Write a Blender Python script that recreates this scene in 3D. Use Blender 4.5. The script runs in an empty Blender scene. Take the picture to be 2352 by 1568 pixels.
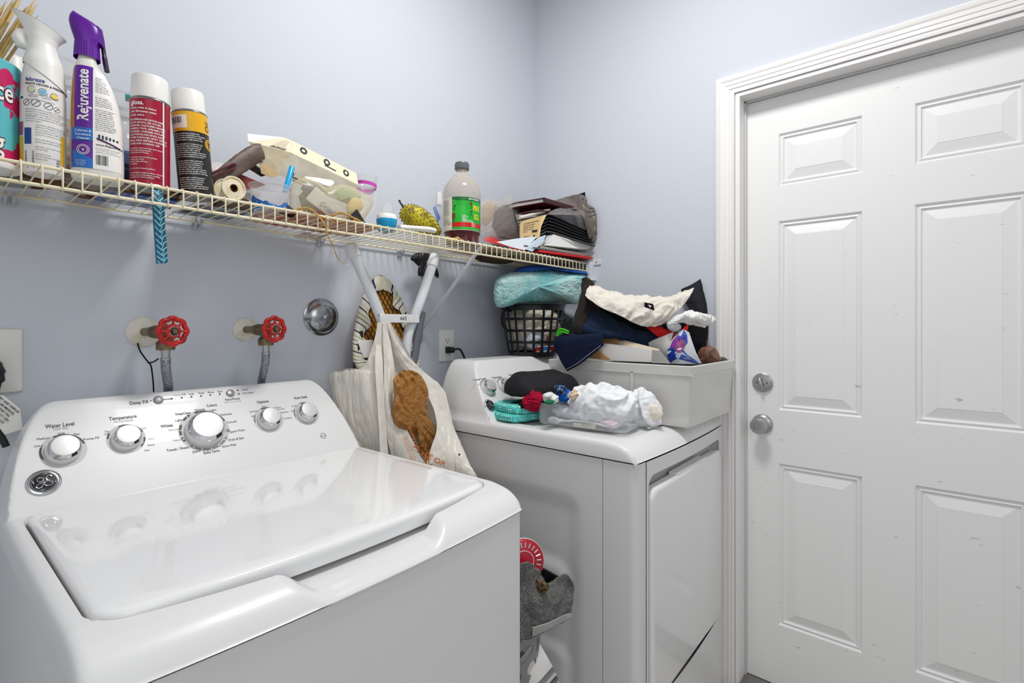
import bpy, bmesh, math, random
from mathutils import Vector, Matrix, Euler, noise
C = bpy.context.scene.collection
PI = math.pi; R = math.radians
random.seed(7)

# ------------------------------------------------------------ camera
F, CX, HY = 1156.0, 1176.0, 750.0                # focal length, principal column and horizon row of the 2352 x 1568 frame
PH = math.atan(1359/1156)
CAM = Vector((-1.837, -1.42, 1.26))
FW = Vector((math.sin(PH), math.cos(PH), 0)); RT = Vector((math.cos(PH), -math.sin(PH), 0))
cd = bpy.data.cameras.new('camera'); cam = bpy.data.objects.new('camera', cd); C.objects.link(cam)
cd.sensor_width = 36; cd.lens = F/2352*36; cd.shift_y = -(784-HY)/2352; cd.clip_start = .02
cam.location = CAM; cam.rotation_euler = (PI/2, 0, -PH)
bpy.context.scene.camera = cam

# ------------------------------------------------------------ light and exposure
w = bpy.data.worlds.new('world'); bpy.context.scene.world = w; w.use_nodes = True
w.node_tree.nodes['Background'].inputs[0].default_value = (.965, .98, 1, 1)
w.node_tree.nodes['Background'].inputs[1].default_value = .52
def area(loc, target, size, power, col=(1,1,1), sy=None):
    l = bpy.data.lights.new('lamp', 'AREA'); l.energy = power; l.size = size; l.color = col
    if sy: l.shape = 'RECTANGLE'; l.size_y = sy
    o = bpy.data.objects.new('lamp', l); C.objects.link(o); o.location = loc
    o.rotation_euler = (Vector(target)-Vector(loc)).to_track_quat('-Z', 'Y').to_euler(); return o
area((-.95, -.95, 2.8), (-.95, -.9, 0), .38, 23, (1, .98, .95))
area((-2.3, -2.6, 2.3), (-.9, -.2, .9), 1.6, 9, (.96, .98, 1))  # soft fill light behind the camera, added without a fixture
sc = bpy.context.scene
sc.view_settings.view_transform = 'Standard'; sc.view_settings.look = 'None'
sc.view_settings.gamma = 1; sc.view_settings.use_curve_mapping = False
sc.view_settings.exposure = 0.0

# ------------------------------------------------------------ helpers
def at(px, py, X=None, Y=None, Z=None, d=None):    # point of the room seen at a frame position, on a given plane or distance
    a = (px-CX)/F; b = (HY-py)/F
    v = FW + RT*a + Vector((0, 0, b))
    if d is None:
        d = (X-CAM.x)/v.x if X is not None else (Y-CAM.y)/v.y if Y is not None else (Z-CAM.z)/v.z
    return CAM + v*d

def srgb(h):
    if isinstance(h, str):
        h = h.lstrip('#'); c = [int(h[i:i+2], 16)/255 for i in (0, 2, 4)]
    else: c = [v/255 for v in h]
    return tuple((v/12.92 if v <= .04045 else ((v+.055)/1.055)**2.4) for v in c) + (1,)

def mat(name, col, rough=.5, metal=0, spec=.5, bump=0, bscale=60, trans=0, alpha=1, col2=None, cscale=8, coat=0, sheen=0, sss=0, ior=1.45, cthr=(.4, .6), detail=4, bdist=.002):
    m = bpy.data.materials.new(name); m.use_nodes = True; nt = m.node_tree; N = nt.nodes; L = nt.links
    if rough >= .8 and spec == .5: spec = .12; sheen *= .2
    b = N['Principled BSDF']; b.inputs['Base Color'].default_value = srgb(col); b.inputs['Roughness'].default_value = rough
    b.inputs['Metallic'].default_value = metal; b.inputs['Specular IOR Level'].default_value = spec
    b.inputs['Transmission Weight'].default_value = trans; b.inputs['Alpha'].default_value = alpha; b.inputs['IOR'].default_value = ior
    b.inputs['Coat Weight'].default_value = coat; b.inputs['Sheen Weight'].default_value = sheen
    if sss: b.inputs['Subsurface Weight'].default_value = sss; b.inputs['Subsurface Radius'].default_value = (.01, .01, .01)
    tc = N.new('ShaderNodeTexCoord')
    if bump:
        n = N.new('ShaderNodeTexNoise'); n.inputs['Scale'].default_value = bscale; n.inputs['Detail'].default_value = detail
        bp = N.new('ShaderNodeBump'); bp.inputs['Strength'].default_value = bump; bp.inputs['Distance'].default_value = bdist
        L.new(tc.outputs['Object'], n.inputs['Vector']); L.new(n.outputs['Fac'], bp.inputs['Height']); L.new(bp.outputs['Normal'], b.inputs['Normal'])
    if col2:
        n = N.new('ShaderNodeTexNoise'); n.inputs['Scale'].default_value = cscale; n.inputs['Detail'].default_value = 5
        r = N.new('ShaderNodeValToRGB'); r.color_ramp.elements[0].position = cthr[0]; r.color_ramp.elements[1].position = cthr[1]
        r.color_ramp.elements[0].color = srgb(col); r.color_ramp.elements[1].color = srgb(col2)
        L.new(tc.outputs['Object'], n.inputs['Vector']); L.new(n.outputs['Fac'], r.inputs['Fac']); L.new(r.outputs['Color'], b.inputs['Base Color'])
    return m

def film(name, col, opac=.35, rough=.25, bump=0, bscale=40, bdist=.003, k=.5):   # thin see-through plastic
    m = mat(name, col, rough, spec=.6, bump=bump, bscale=bscale, bdist=bdist); nt = m.node_tree; N = nt.nodes; L = nt.links
    tr = N.new('ShaderNodeBsdfTransparent'); mx = N.new('ShaderNodeMixShader'); lw = N.new('ShaderNodeLayerWeight'); lw.inputs['Blend'].default_value = .35
    mp = N.new('ShaderNodeMapRange'); mp.inputs['To Min'].default_value = opac*k; mp.inputs['To Max'].default_value = min(1, opac*k+.3)
    L.new(lw.outputs['Facing'], mp.inputs['Value']); L.new(mp.outputs['Result'], mx.inputs['Fac'])
    L.new(tr.outputs[0], mx.inputs[1]); L.new(N['Principled BSDF'].outputs[0], mx.inputs[2]); L.new(mx.outputs[0], N['Material Output'].inputs['Surface'])
    return m

def chain(o):
    M = Matrix()
    while o is not None: M = o.matrix_basis @ M; o = o.parent
    return M

class MB:
    def __init__(s): s.v = []; s.f = []; s.mi = []; s.m = 0
    def add(s, vs, fs):
        k = len(s.v); s.v += [Vector(v) for v in vs]; s.f += [tuple(i+k for i in f) for f in fs]; s.mi += [s.m]*len(fs); return s
    def box(s, a, b, M=None):
        x0, y0, z0 = a; x1, y1, z1 = b
        vs = [Vector(p) for p in ((x0,y0,z0),(x1,y0,z0),(x1,y1,z0),(x0,y1,z0),(x0,y0,z1),(x1,y0,z1),(x1,y1,z1),(x0,y1,z1))]
        if M: vs = [M @ v for v in vs]
        return s.add(vs, [(0,3,2,1),(4,5,6,7),(0,1,5,4),(1,2,6,5),(2,3,7,6),(3,0,4,7)])
    def tube(s, pts, r, n=8, close=False, caps=True, up=None, flat=None):
        pts = [Vector(p) for p in pts]; m = len(pts); rs = r if isinstance(r, (list, tuple)) else [r]*m
        tang = []
        for i in range(m):
            if close: t = pts[(i+1) % m]-pts[i-1]
            else: t = pts[min(i+1, m-1)]-pts[max(i-1, 0)]
            tang.append(t.normalized() if t.length > 1e-9 else Vector((0, 0, 1)))
        u = up or Vector((0, 0, 1))
        if abs(Vector(u).dot(tang[0])) > .95: u = Vector((1, 0, 0))
        a = (Vector(u)-tang[0]*Vector(u).dot(tang[0])).normalized(); vs = []
        for i in range(m):
            a = (a-tang[i]*a.dot(tang[i])).normalized(); b = tang[i].cross(a)
            for k in range(n):
                th = 2*PI*k/n; fa = flat or 1
                vs.append(pts[i]+a*math.cos(th)*rs[i]+b*math.sin(th)*rs[i]*fa)
        fs = []
        for i in range(m if close else m-1):
            j = (i+1) % m
            for k in range(n): fs.append((i*n+k, i*n+(k+1) % n, j*n+(k+1) % n, j*n+k))
        if caps and not close: fs += [tuple(range(n))[::-1], tuple((m-1)*n+k for k in range(n))]
        return s.add(vs, fs)
    def lathe(s, prof, n=32, M=None, sx=1, sy=1, cap0=True, cap1=True, a0=0, a1=2*PI):
        vs = []; full = abs(a1-a0-2*PI) < 1e-6; nn = n if full else n+1
        for (r, z) in prof:
            for k in range(nn):
                th = a0+(a1-a0)*k/n; vs.append(Vector((math.cos(th)*r*sx, math.sin(th)*r*sy, z)))
        if M: vs = [M @ v for v in vs]
        fs = []
        for i in range(len(prof)-1):
            for k in range(n):
                k2 = (k+1) % nn; fs.append((i*nn+k, i*nn+k2, (i+1)*nn+k2, (i+1)*nn+k))
        if full:
            if cap0 and prof[0][0] > 1e-5: fs.append(tuple(range(n))[::-1])
            if cap1 and prof[-1][0] > 1e-5: fs.append(tuple((len(prof)-1)*nn+k for k in range(n)))
        return s.add(vs, fs)
    def grid(s, fn, nu, nv, closeu=False):
        vs = [fn(i/(nu-(0 if closeu else 1)), j/(nv-1)) for j in range(nv) for i in range(nu)]
        fs = []
        for j in range(nv-1):
            for i in range(nu if closeu else nu-1):
                i2 = (i+1) % nu; fs.append((j*nu+i, j*nu+i2, (j+1)*nu+i2, (j+1)*nu+i))
        return s.add(vs, fs)
    def prism(s, poly, z0, z1, M=None):
        n = len(poly); vs = [Vector((x, y, z0)) for x, y in poly]+[Vector((x, y, z1)) for x, y in poly]
        if M: vs = [M @ v for v in vs]
        return s.add(vs, [tuple(range(n))[::-1], tuple(range(n, 2*n))]+[(k, (k+1) % n, n+(k+1) % n, n+k) for k in range(n)])
    def text(s, t, size, fn, align='CENTER', bold=0, sx=1, rot=0, width=None):
        vs, fs = glyphs(t, align, bold)
        if width and vs:
            w0 = max(v[0] for v in vs)-min(v[0] for v in vs); sx = width/(w0*size) if w0 else 1
        c, sn = math.cos(rot), math.sin(rot)
        return s.add([fn((x*sx*c-y*sn)*size, (x*sx*sn+y*c)*size) for x, y in vs], fs)
    def build(s, name, m, parent=None, world=False, smooth=True, bevel=0, seg=2, solid=0, sub=0, angle=40, merge=False, kind=None, tri=False):
        me = bpy.data.meshes.new(name); vs = s.v
        if world and parent is not None:
            Mi = chain(parent).inverted(); vs = [Mi @ v for v in vs]
        off = Vector((0, 0, 0))
        if parent is None and not world:
            pass
        me.from_pydata([tuple(v) for v in vs], [], s.f); me.update()
        ms = m if isinstance(m, (list, tuple)) else [m]
        for q in ms: me.materials.append(q)
        if len(ms) > 1: me.polygons.foreach_set('material_index', s.mi)
        if merge or True:
            bm = bmesh.new(); bm.from_mesh(me)
            if merge: bmesh.ops.remove_doubles(bm, verts=bm.verts, dist=1e-5)
            if not tri: bmesh.ops.recalc_face_normals(bm, faces=bm.faces)
            bm.to_mesh(me); bm.free()
        if smooth:
            me.polygons.foreach_set('use_smooth', [True]*len(me.polygons)); me.set_sharp_from_angle(angle=R(angle))
        o = bpy.data.objects.new(name, me); C.objects.link(o); o.parent = parent
        if solid: q = o.modifiers.new('s', 'SOLIDIFY'); q.thickness = solid; q.offset = 0
        if bevel: q = o.modifiers.new('b', 'BEVEL'); q.width = bevel; q.segments = seg; q.limit_method = 'ANGLE'; q.angle_limit = R(35)
        if sub: q = o.modifiers.new('u', 'SUBSURF'); q.levels = sub; q.render_levels = sub
        if kind: o['kind'] = kind
        return o

_gl = {}
def glyphs(t, align='CENTER', bold=0):
    key = (t, align, bold)
    if key in _gl: return _gl[key]
    cu = bpy.data.curves.new('t', 'FONT'); cu.body = t; cu.size = 1; cu.align_x = align; cu.align_y = 'CENTER'; cu.resolution_u = 3; cu.offset = bold
    o = bpy.data.objects.new('t', cu); C.objects.link(o)
    dg = bpy.context.evaluated_depsgraph_get(); dg.update()
    me = bpy.data.meshes.new_from_object(o.evaluated_get(dg))
    vs = [(v.co.x, v.co.y) for v in me.vertices]; fs = [tuple(p.vertices) for p in me.polygons]
    bpy.data.objects.remove(o); bpy.data.curves.remove(cu); bpy.data.meshes.remove(me)
    _gl[key] = (vs, fs); return _gl[key]

def thing(name, label, cat, loc=(0, 0, 0), rz=0, group=None, rot=None):
    o = bpy.data.objects.new(name, None); C.objects.link(o); o.empty_display_size = .05
    o.location = loc; o.rotation_euler = rot if rot else (0, 0, rz)
    return tag(o, label, cat, group)
def tag(o, label, cat, group=None, kind=None):
    o['label'] = label; o['category'] = cat
    if group: o['group'] = group
    if kind: o['kind'] = kind
    return o
def struct(o): o['kind'] = 'structure'; return o
def solo(mb, name, m, label, cat, group=None, kind=None, **k):      # a thing that is one mesh: its origin goes to its own base
    c = sum((v for v in mb.v), Vector())/len(mb.v); zb = min(v.z for v in mb.v); c.z = zb
    mb.v = [v-c for v in mb.v]
    o = mb.build(name, m, None, **k); o.location = c
    return tag(o, label, cat, group, kind)

def crom(P, t):                                       # Catmull-Rom through a list of values
    n = len(P)-1
    if n == 0: return P[0]
    x = min(max(t, 0), 1)*n; i = min(int(x), n-1); u = x-i
    p1, p2 = P[i], P[i+1]; p0 = P[i-1] if i > 0 else p1*2-p2; p3 = P[i+2] if i+2 <= n else p2*2-p1
    return (p1*2+(p2-p0)*u+(p0*2-p1*5+p2*4-p3)*u*u+(p1*3-p0-p2*3+p3)*u*u*u)*.5
def spline(pts, n=8):
    P = [Vector(p) for p in pts]; m = (len(P)-1)*n
    return [crom(P, k/m) for k in range(m+1)]
def ridge(p, oct=3):
    a = 1; s = 0; f = 1
    for _ in range(oct):
        n_ = noise.noise(p*f); q = 1-math.sqrt(n_*n_+.008)*2.2; s += a*q*abs(q); a *= .5; f *= 2.1
    return s
def folds(p, seed=0):      # long soft cloth folds whose direction wanders
    w_ = noise.noise_vector(p*.30+Vector((seed, 1, 2)))*1.8; q = p+w_; s_ = seed*1.7
    a = q.x*math.cos(s_)+q.y*math.sin(s_)+q.z*.8+3.2*noise.noise(p*.22+Vector((5, seed, 3))); b = q.y*math.cos(s_)-q.x*math.sin(s_)+q.z*.5+2.8*noise.noise(p*.35+Vector((9, seed, 1)))
    f1 = 1-math.sqrt(math.sin(a*1.15)**2+.015); f2 = 1-math.sqrt(math.sin(b*2.1+1)**2+.03)
    return 1.15*f1+.5*f2-.55+.35*noise.noise(p*1.7)
def sheet(ctrl, nu=60, nv=60, amp=.006, freq=14, aniso=(1, 1, 1), seed=0, edge=0, mb=None, wave=None, drape=False):
    """cloth or film through a grid of 3D control points, with folds"""
    rows = [[Vector(p) for p in r] for r in ctrl]; mb = mb or MB(); V = []
    for j in range(nv):
        v = j/(nv-1)
        for i in range(nu): V.append(crom([crom(r, i/(nu-1)) for r in rows], v))
    G = list(V)
    for j in range(nv):
        for i in range(nu):
            a = G[j*nu+min(i+1, nu-1)]-G[j*nu+max(i-1, 0)]; b = G[min(j+1, nv-1)*nu+i]-G[max(j-1, 0)*nu+i]
            nrm = a.cross(b)
            if nrm.length < 1e-10: continue
            nrm.normalize(); p = G[j*nu+i]; q = Vector((p.x*aniso[0], p.y*aniso[1], p.z*aniso[2]))*freq+Vector((seed*7.3, seed*3.1, seed))
            h = (folds(q, seed) if drape else ridge(q))*amp
            if wave: h += math.sin(i/(nu-1)*wave[0]*2*PI+wave[3]*noise.noise(q*.5)*3)*wave[1]*((j/(nv-1))*wave[2]+(1-wave[2]))
            V[j*nu+i] = p+nrm*h
    fs = [(j*nu+i, j*nu+i+1, (j+1)*nu+i+1, (j+1)*nu+i) for j in range(nv-1) for i in range(nu-1)]
    return mb.add(V, fs)
def blob(c, rad, amp=.01, freq=12, seed=0, nu=64, nv=40, rot=0, power=1, aniso=(1, 1, 1), mb=None, flatb=None, oct=3, tilt=0, drape=False):
    """crumpled heap: a squashed ball with ridged folds; power<1 squares it off"""
    mb = mb or MB(); c = Vector(c); M = Matrix.Rotation(rot, 3, 'Z') @ Matrix.Rotation(tilt, 3, 'Y')
    def sg(x): return math.copysign(abs(x)**power, x)
    def fn(u, v):
        a = 2*PI*u; b = PI*(v-.5)
        d = Vector((sg(math.cos(a))*sg(math.cos(b)), sg(math.sin(a))*sg(math.cos(b)), sg(math.sin(b))))
        n0 = Vector((math.cos(a)*math.cos(b), math.sin(a)*math.cos(b), math.sin(b)))
        p = Vector((d.x*rad[0], d.y*rad[1], d.z*rad[2]))
        q = Vector((p.x*aniso[0], p.y*aniso[1], p.z*aniso[2]))*freq+Vector((seed*5.7, seed*2.3, seed*1.1))
        p = p+n0*(folds(q, seed) if drape else ridge(q, oct))*amp; p = M @ p+c
        if flatb is not None and p.z < flatb: p.z = flatb
        return p
    return mb.grid(fn, nu, nv, closeu=True)
def rrect(x0, y0, x1, y1, r, n=5):
    out = []
    for cx, cy, a in ((x1-r, y1-r, 0), (x0+r, y1-r, 90), (x0+r, y0+r, 180), (x1-r, y0+r, 270)):
        for k in range(n+1): th = R(a+90*k/n); out.append((cx+r*math.cos(th), cy+r*math.sin(th)))
    return out
def loft(mb, rings, cap0=True, cap1=True):
    n = len(rings[0]); vs = [p for r_ in rings for p in r_]
    fs = [(i*n+k, i*n+(k+1) % n, (i+1)*n+(k+1) % n, (i+1)*n+k) for i in range(len(rings)-1) for k in range(n)]
    if cap0: fs.append(tuple(range(n))[::-1])
    if cap1: fs.append(tuple((len(rings)-1)*n+k for k in range(n)))
    return mb.add(vs, fs)
# ------------------------------------------------------------ materials of the room
M_wall = mat('painted wall', '#cacfd8', .75, spec=.25, bump=.25, bscale=260, detail=2, bdist=.0015)
M_trim = mat('white gloss trim paint', '#eceae9', .4, bump=.08, bscale=30)
M_ceil = mat('ceiling paint', '#e6e8ea', .8)
M_floor = mat('floor tile', '#b9b4ac', .5, col2='#a9a49c', cscale=5)
def door_mat():
    m = mat('scuffed white door paint', '#ebebeb', .42, bump=.05, bscale=40); nt = m.node_tree; N = nt.nodes; L = nt.links
    b = N['Principled BSDF']; tc = N.new('ShaderNodeTexCoord')
    mp = N.new('ShaderNodeMapping'); mp.inputs['Scale'].default_value = (1, 14, 34); n = N.new('ShaderNodeTexNoise'); n.inputs['Scale'].default_value = 1.6; n.inputs['Detail'].default_value = 7
    r = N.new('ShaderNodeValToRGB'); r.color_ramp.elements[0].position = .69; r.color_ramp.elements[1].position = .76
    r.color_ramp.elements[0].color = srgb('#ebebeb'); r.color_ramp.elements[1].color = srgb('#a2a2a2')
    L.new(tc.outputs['Object'], mp.inputs[0]); L.new(mp.outputs[0], n.inputs['Vector']); L.new(n.outputs[0], r.inputs[0]); L.new(r.outputs[0], b.inputs['Base Color'])
    return m
M_door = door_mat()
M_steel = mat('brushed nickel', '#b9b9bb', .28, metal=1, bump=.03, bscale=200)
M_dark = mat('dark slot', '#1b1b1d', .6)
M_white = mat('white plastic', '#ecebe8', .35)
M_whitegloss = mat('white enamel', '#dfdfdf', .30, spec=.38, coat=.06)
M_black = mat('black plastic', '#17181b', .35)

# ------------------------------------------------------------ room shell
mb = MB(); mb.box((-3.2, 0, 0), (.15, .12, 2.9)); struct(mb.build('wall_back', M_wall, smooth=False))
YO0, YO1, ZT = -.878, -1.72, 2.068                  # rough opening of the door
mb = MB(); mb.box((0, YO0, 0), (.12, .0, 2.9)); mb.box((0, -3.0, 0), (.12, YO1, 2.9)); mb.box((0, YO1, ZT), (.12, YO0, 2.9))
struct(mb.build('wall_right', M_wall, smooth=False))
mb = MB(); mb.box((-3.2, -3.2, -.08), (.3, .12, 0)); struct(mb.build('floor', M_floor, smooth=False))
mb = MB(); mb.box((-3.2, -3.0, 2.9), (.12, .12, 2.98)); struct(mb.build('ceiling', M_ceil, smooth=False))

# door casing: moulded profile mitred round the opening
prof = [(0, 0), (0, .017), (.004, .019), (.012, .017), (.018, .0125), (.030, .0125), (.032, .010), (.038, .0125), (.044, .0125), (.0455, .009), (.051, .009), (.053, .012), (.060, .010), (.060, 0)]
# (distance from the outer edge, thickness out of the wall)
mb = MB(); W_ = .0605
def cas(yo, zo, s): return None
y0, y1, z1 = -.8166, YO1-.0605+.004, 2.130
rings = []
for (yy, zz, dy, dz) in ((y0, 0.0, -1, 0), (y0, z1, -1, -1), (y1, z1, 1, -1), (y1, 0.0, 1, 0)):
    rings.append([Vector((-t, yy+dy*s, zz+dz*s)) for s, t in prof])
loft(mb, rings); struct(mb.build('trim_1', M_trim, angle=25))
# jamb, stop and threshold
mb = MB()
mb.box((-.004, -.8925, 0), (.12, YO0, 2.056)); mb.box((-.004, YO1, 0), (.12, YO1+.0145, 2.056)); mb.box((-.004, YO1, 2.055), (.12, YO0, 2.069))
struct(mb.build('trim_2', M_trim, bevel=.0015, smooth=True))
mb = MB(); mb.box((.052, -.899, .03), (.062, -.8925, 2.055)); mb.box((.052, YO1+.0145, .03), (.062, YO1+.021, 2.055)); mb.box((.052, YO1+.0145, 2.0485), (.062, -.8925, 2.055))
struct(mb.build('trim_3', mat('weather strip', '#c9c9c9', .6), bevel=.001))
mb = MB(); mb.box((-.02, YO1+.0145, 0), (.11, -.8925, .032)); struct(mb.build('trim_4', mat('aluminium threshold', '#8d8a85', .4, metal=.7), bevel=.003))
# six panel door slab
dr = struct(bpy.data.objects.new('door_1', None)); C.objects.link(dr); dr.location = (.064, -.897, .034)
ys = [-.897, -1.0, -1.2346, -1.364, -1.599, YO1+.019]; zs = [.034, .242, .793, .976, 1.62, 1.74, 1.918, 2.048]
mb = MB(); XD = .064
for i in range(5):
    for k in range(7):
        if i in (1, 3) and k in (1, 3, 5): continue
        mb.add([(XD, ys[i], zs[k]), (XD, ys[i+1], zs[k]), (XD, ys[i+1], zs[k+1]), (XD, ys[i], zs[k+1])], [(0, 1, 2, 3)])
prf = [(0, 0), (.002, .004), (.006, .0075), (.010, .0045), (.013, .0035), (.016, .0085), (.020, .0095), (.046, .002), (.049, .0015), (.050, .0005)]
for i in (1, 3):
    for k in (1, 3, 5):
        rg = []
        for s, dpt in prf:
            a, b, c, d_ = ys[i]-s, ys[i+1]+s, zs[k]+s, zs[k+1]-s
            rg.append([Vector((XD+dpt, a, c)), Vector((XD+dpt, b, c)), Vector((XD+dpt, b, d_)), Vector((XD+dpt, a, d_))])
        loft(mb, rg, cap0=False, cap1=True)
mb.box((XD+.012, ys[5], zs[0]), (XD+.04, ys[0], zs[-1]))
for (a, b, c, d_) in ((ys[0], ys[0], zs[0], zs[-1]), (ys[5], ys[5], zs[0], zs[-1])):
    mb.add([(XD, a, c), (XD+.012, a, c), (XD+.012, a, d_), (XD, a, d_)], [(0, 1, 2, 3)])
mb.add([(XD, ys[0], zs[-1]), (XD+.012, ys[0], zs[-1]), (XD+.012, ys[5], zs[-1]), (XD, ys[5], zs[-1])], [(0, 1, 2, 3)])
mb.build('slab', M_door, dr, world=True, angle=12)
# deadbolt and knob
MX = Matrix.Translation((XD, -.950, 1.066)) @ Matrix.Rotation(-PI/2, 4, 'Y')
mb = MB(); mb.lathe([(.033, 0), (.033, .006), (.030, .0085), (.027, .0085), (.0265, .0115), (.022, .0135), (0, .0135)], 40, MX)
db = mb.build('deadbolt', M_steel, dr, world=True)
mb = MB(); mb.lathe([(.005, 0), (.005, .02)], 16, MX)
pts = [(-.018, .022), (-.010, .026), (0, .027), (.010, .026), (.017, .022)]
mb.add([], []); mb.tube([MX @ Vector((a, a*.25, h)) for a, h in pts], [.003, .0055, .006, .0055, .003], 12, flat=.55)
mb.build('thumb_turn', M_steel, db, world=True)
mb = MB()
for s in (-.016, .016): mb.lathe([(.0032, .0136), (.003, .0155), (0, .0158)], 12, MX @ Matrix.Translation((0, s, 0)))
mb.build('screw', mat('screw steel', '#7d7d80', .35, metal=1), db, world=True)
MX = Matrix.Translation((XD, -.949, .922)) @ Matrix.Rotation(-PI/2, 4, 'Y')
mb = MB(); mb.lathe([(.034, 0), (.034, .003), (.031, .008), (.024, .012), (.015, .014), (.0125, .018), (.0125, .028), (.016, .032), (.0245, .040), (.027, .050), (.026, .058), (.022, .062), (.012, .0625), (.0115, .061), (0, .061)], 40, MX)
kn = mb.build('door_knob', M_steel, dr, world=True)
mb = MB(); mb.lathe([(.0095, .06), (.0095, .064), (0, .064)], 20, MX); mb.tube([MX @ Vector((-.007, 0, .066)), MX @ Vector((.007, 0, .066))], [.003, .003], 10, flat=.6)
mb.build('lock_button', M_steel, kn, world=True)
# ------------------------------------------------------------ washer and dryer
M_chrome = mat('chrome', '#cfcfd2', .12, metal=1)
M_ink = mat('dark grey print', '#3b3d42', .5); M_ink2 = mat('light grey print', '#a5a6a8', .5)
M_knob = mat('pearl white knob', '#e4e4e4', .25)
M_btn = mat('silver button', '#9a9a9c', .35, metal=.5)
M_rim = mat('grey knob well shading', '#bdbdbd', .4)

def sstep(a, b, x):
    t = min(max((x-a)/(b-a), 0), 1); return t*t*(3-2*t)
def sdr(x, y, x0, x1, y0, y1, r):                 # signed distance to a rounded rectangle
    cx, cy = (x0+x1)/2, (y0+y1)/2; qx = abs(x-cx)-(x1-x0)/2+r; qy = abs(y-cy)-(y1-y0)/2+r
    return math.hypot(max(qx, 0), max(qy, 0))+min(max(qx, qy), 0)-r

TH = math.atan2(.18, .13)                         # console slope
def panel(zd):                                    # frame of the sloping console face: u across, v up the slope
    return Matrix(((1, 0, 0, 0), (0, math.cos(TH), -math.sin(TH), -.15), (0, math.sin(TH), math.cos(TH), zd), (0, 0, 0, 1)))

def top_cover(hw, D, zd, z0, washer, back=0):
    def console(x, y):
        s = hw-abs(x); cap = .181 if s > .09 else .181*max(0, 1-max(0, (.09-s)/.084)**2.2)**.8 if s > .006 else 0
        l = (y+.150)*math.tan(TH); k = .009
        h = min(l, cap); dd = abs(l-cap)
        if dd < k: h -= (k-dd)**2/(4*k)
        if y > back-.012: h *= 1-((y-back+.012)/.012)**2*.6
        return h if h > 0 else 0
    def z(x, y):
        yf = -D+.018*(x/hw)**2*0
        f = (y+D)/.085; e = 0
        if f < 1: e = -(zd-z0)*(.25*(1-f)+.75*(1-f)**4)
        s = hw-abs(x); r = .014
        if s < r: e -= r-math.sqrt(max(0, r*r-(r-s)**2))
        zz = zd+e+max(0, console(x, y))
        if washer:
            bow = .030*(1-(x/.33)**2)
            d = sdr(x, y, -.329, .329, -.642-bow, -.1503, .035)
            if y < -.151: zz = min(zz, zd+e)
            zz -= .030*(1-sstep(-.004, .0015, d)) if y < -.12 else 0
            # hand grip scooped out of the front edge
            zz = max(zz, z0+.008) if y > -.70 else zz
            g = sdr(x, y, -.128, .138, -.716, -.50, .05)
            if g < .02: zz -= .028*(1-sstep(-.035, .014, g))*(1-sstep(-.64, -.60, y))
            if y > -D+.02: zz = max(zz, z0+.012)
        else:
            d = sdr(x, y, -.29, .29, -D+.07, -.165, .05); zz -= .006*(1-sstep(-.012, .004, d))
        return zz
    bowf = .018 if washer else .012
    def axis(a, b, step, fine):
        out = [a]
        while out[-1] < b-1e-9:
            st = step
            for f0, f1 in fine:
                if f0-1e-9 <= out[-1] < f1: st = .0008
            out.append(min(b, out[-1]+st))
        return out
    gx = axis(-hw, hw, .003, ((-.3335, -.3265), (.3265, .3335)) if washer else ())
    gy = axis(-D, back, .003, ((-.680, -.638), (-.156, -.147)) if washer else ((-.156, -.147),))
    nx, ny = len(gx), len(gy)
    def fn(u, v):
        x = gx[round(u*(nx-1))]; y = gy[round(v*(ny-1))]; y2 = y-bowf*(1-(x/hw)**2)*min(1, max(0, -(y+.3)/(D-.3)))
        zz = z(x, y); r = .014; dx = abs(x)-(hw-r); dy = -(D-r)-y
        if dx > 0 and dy > 0: k = max(dx, dy)/math.hypot(dx, dy); x = math.copysign(hw-r+dx*k, x); y2 += dy*(1-k)
        return Vector((x, y2, zz))
    mb = MB(); mb.grid(fn, nx, ny)
    # skirt
    loop = [i for i in range(nx)]+[j*nx+nx-1 for j in range(1, ny)]+[(ny-1)*nx+i for i in range(nx-2, -1, -1)]+[j*nx for j in range(ny-2, 0, -1)]
    k = len(mb.v); mb.v += [Vector((mb.v[i].x, mb.v[i].y, z0)) for i in loop]; n = len(loop)
    mb.f += [(loop[i], loop[(i+1) % n], k+(i+1) % n, k+i) for i in range(n)]; mb.mi += [0]*n
    return mb

def bow_outline(hw, D, bow, inset=0, r=.012):
    pts = []
    for p in rrect(-hw+inset, -D+inset, hw-inset, 0-inset, r, 4): pts.append(p)
    out = []
    for i, (x, y) in enumerate(pts):
        out.append((x, y))
        nx_, ny_ = pts[(i+1) % len(pts)]
        if abs(y-ny_) < 1e-6 and y < -D/2:
            for k in range(1, 12): out.append((x+(nx_-x)*k/12, y))
    return [(x, y-(bow*(1-(x/hw)**2) if y < -D/2 else 0)) for x, y in out]

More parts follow.
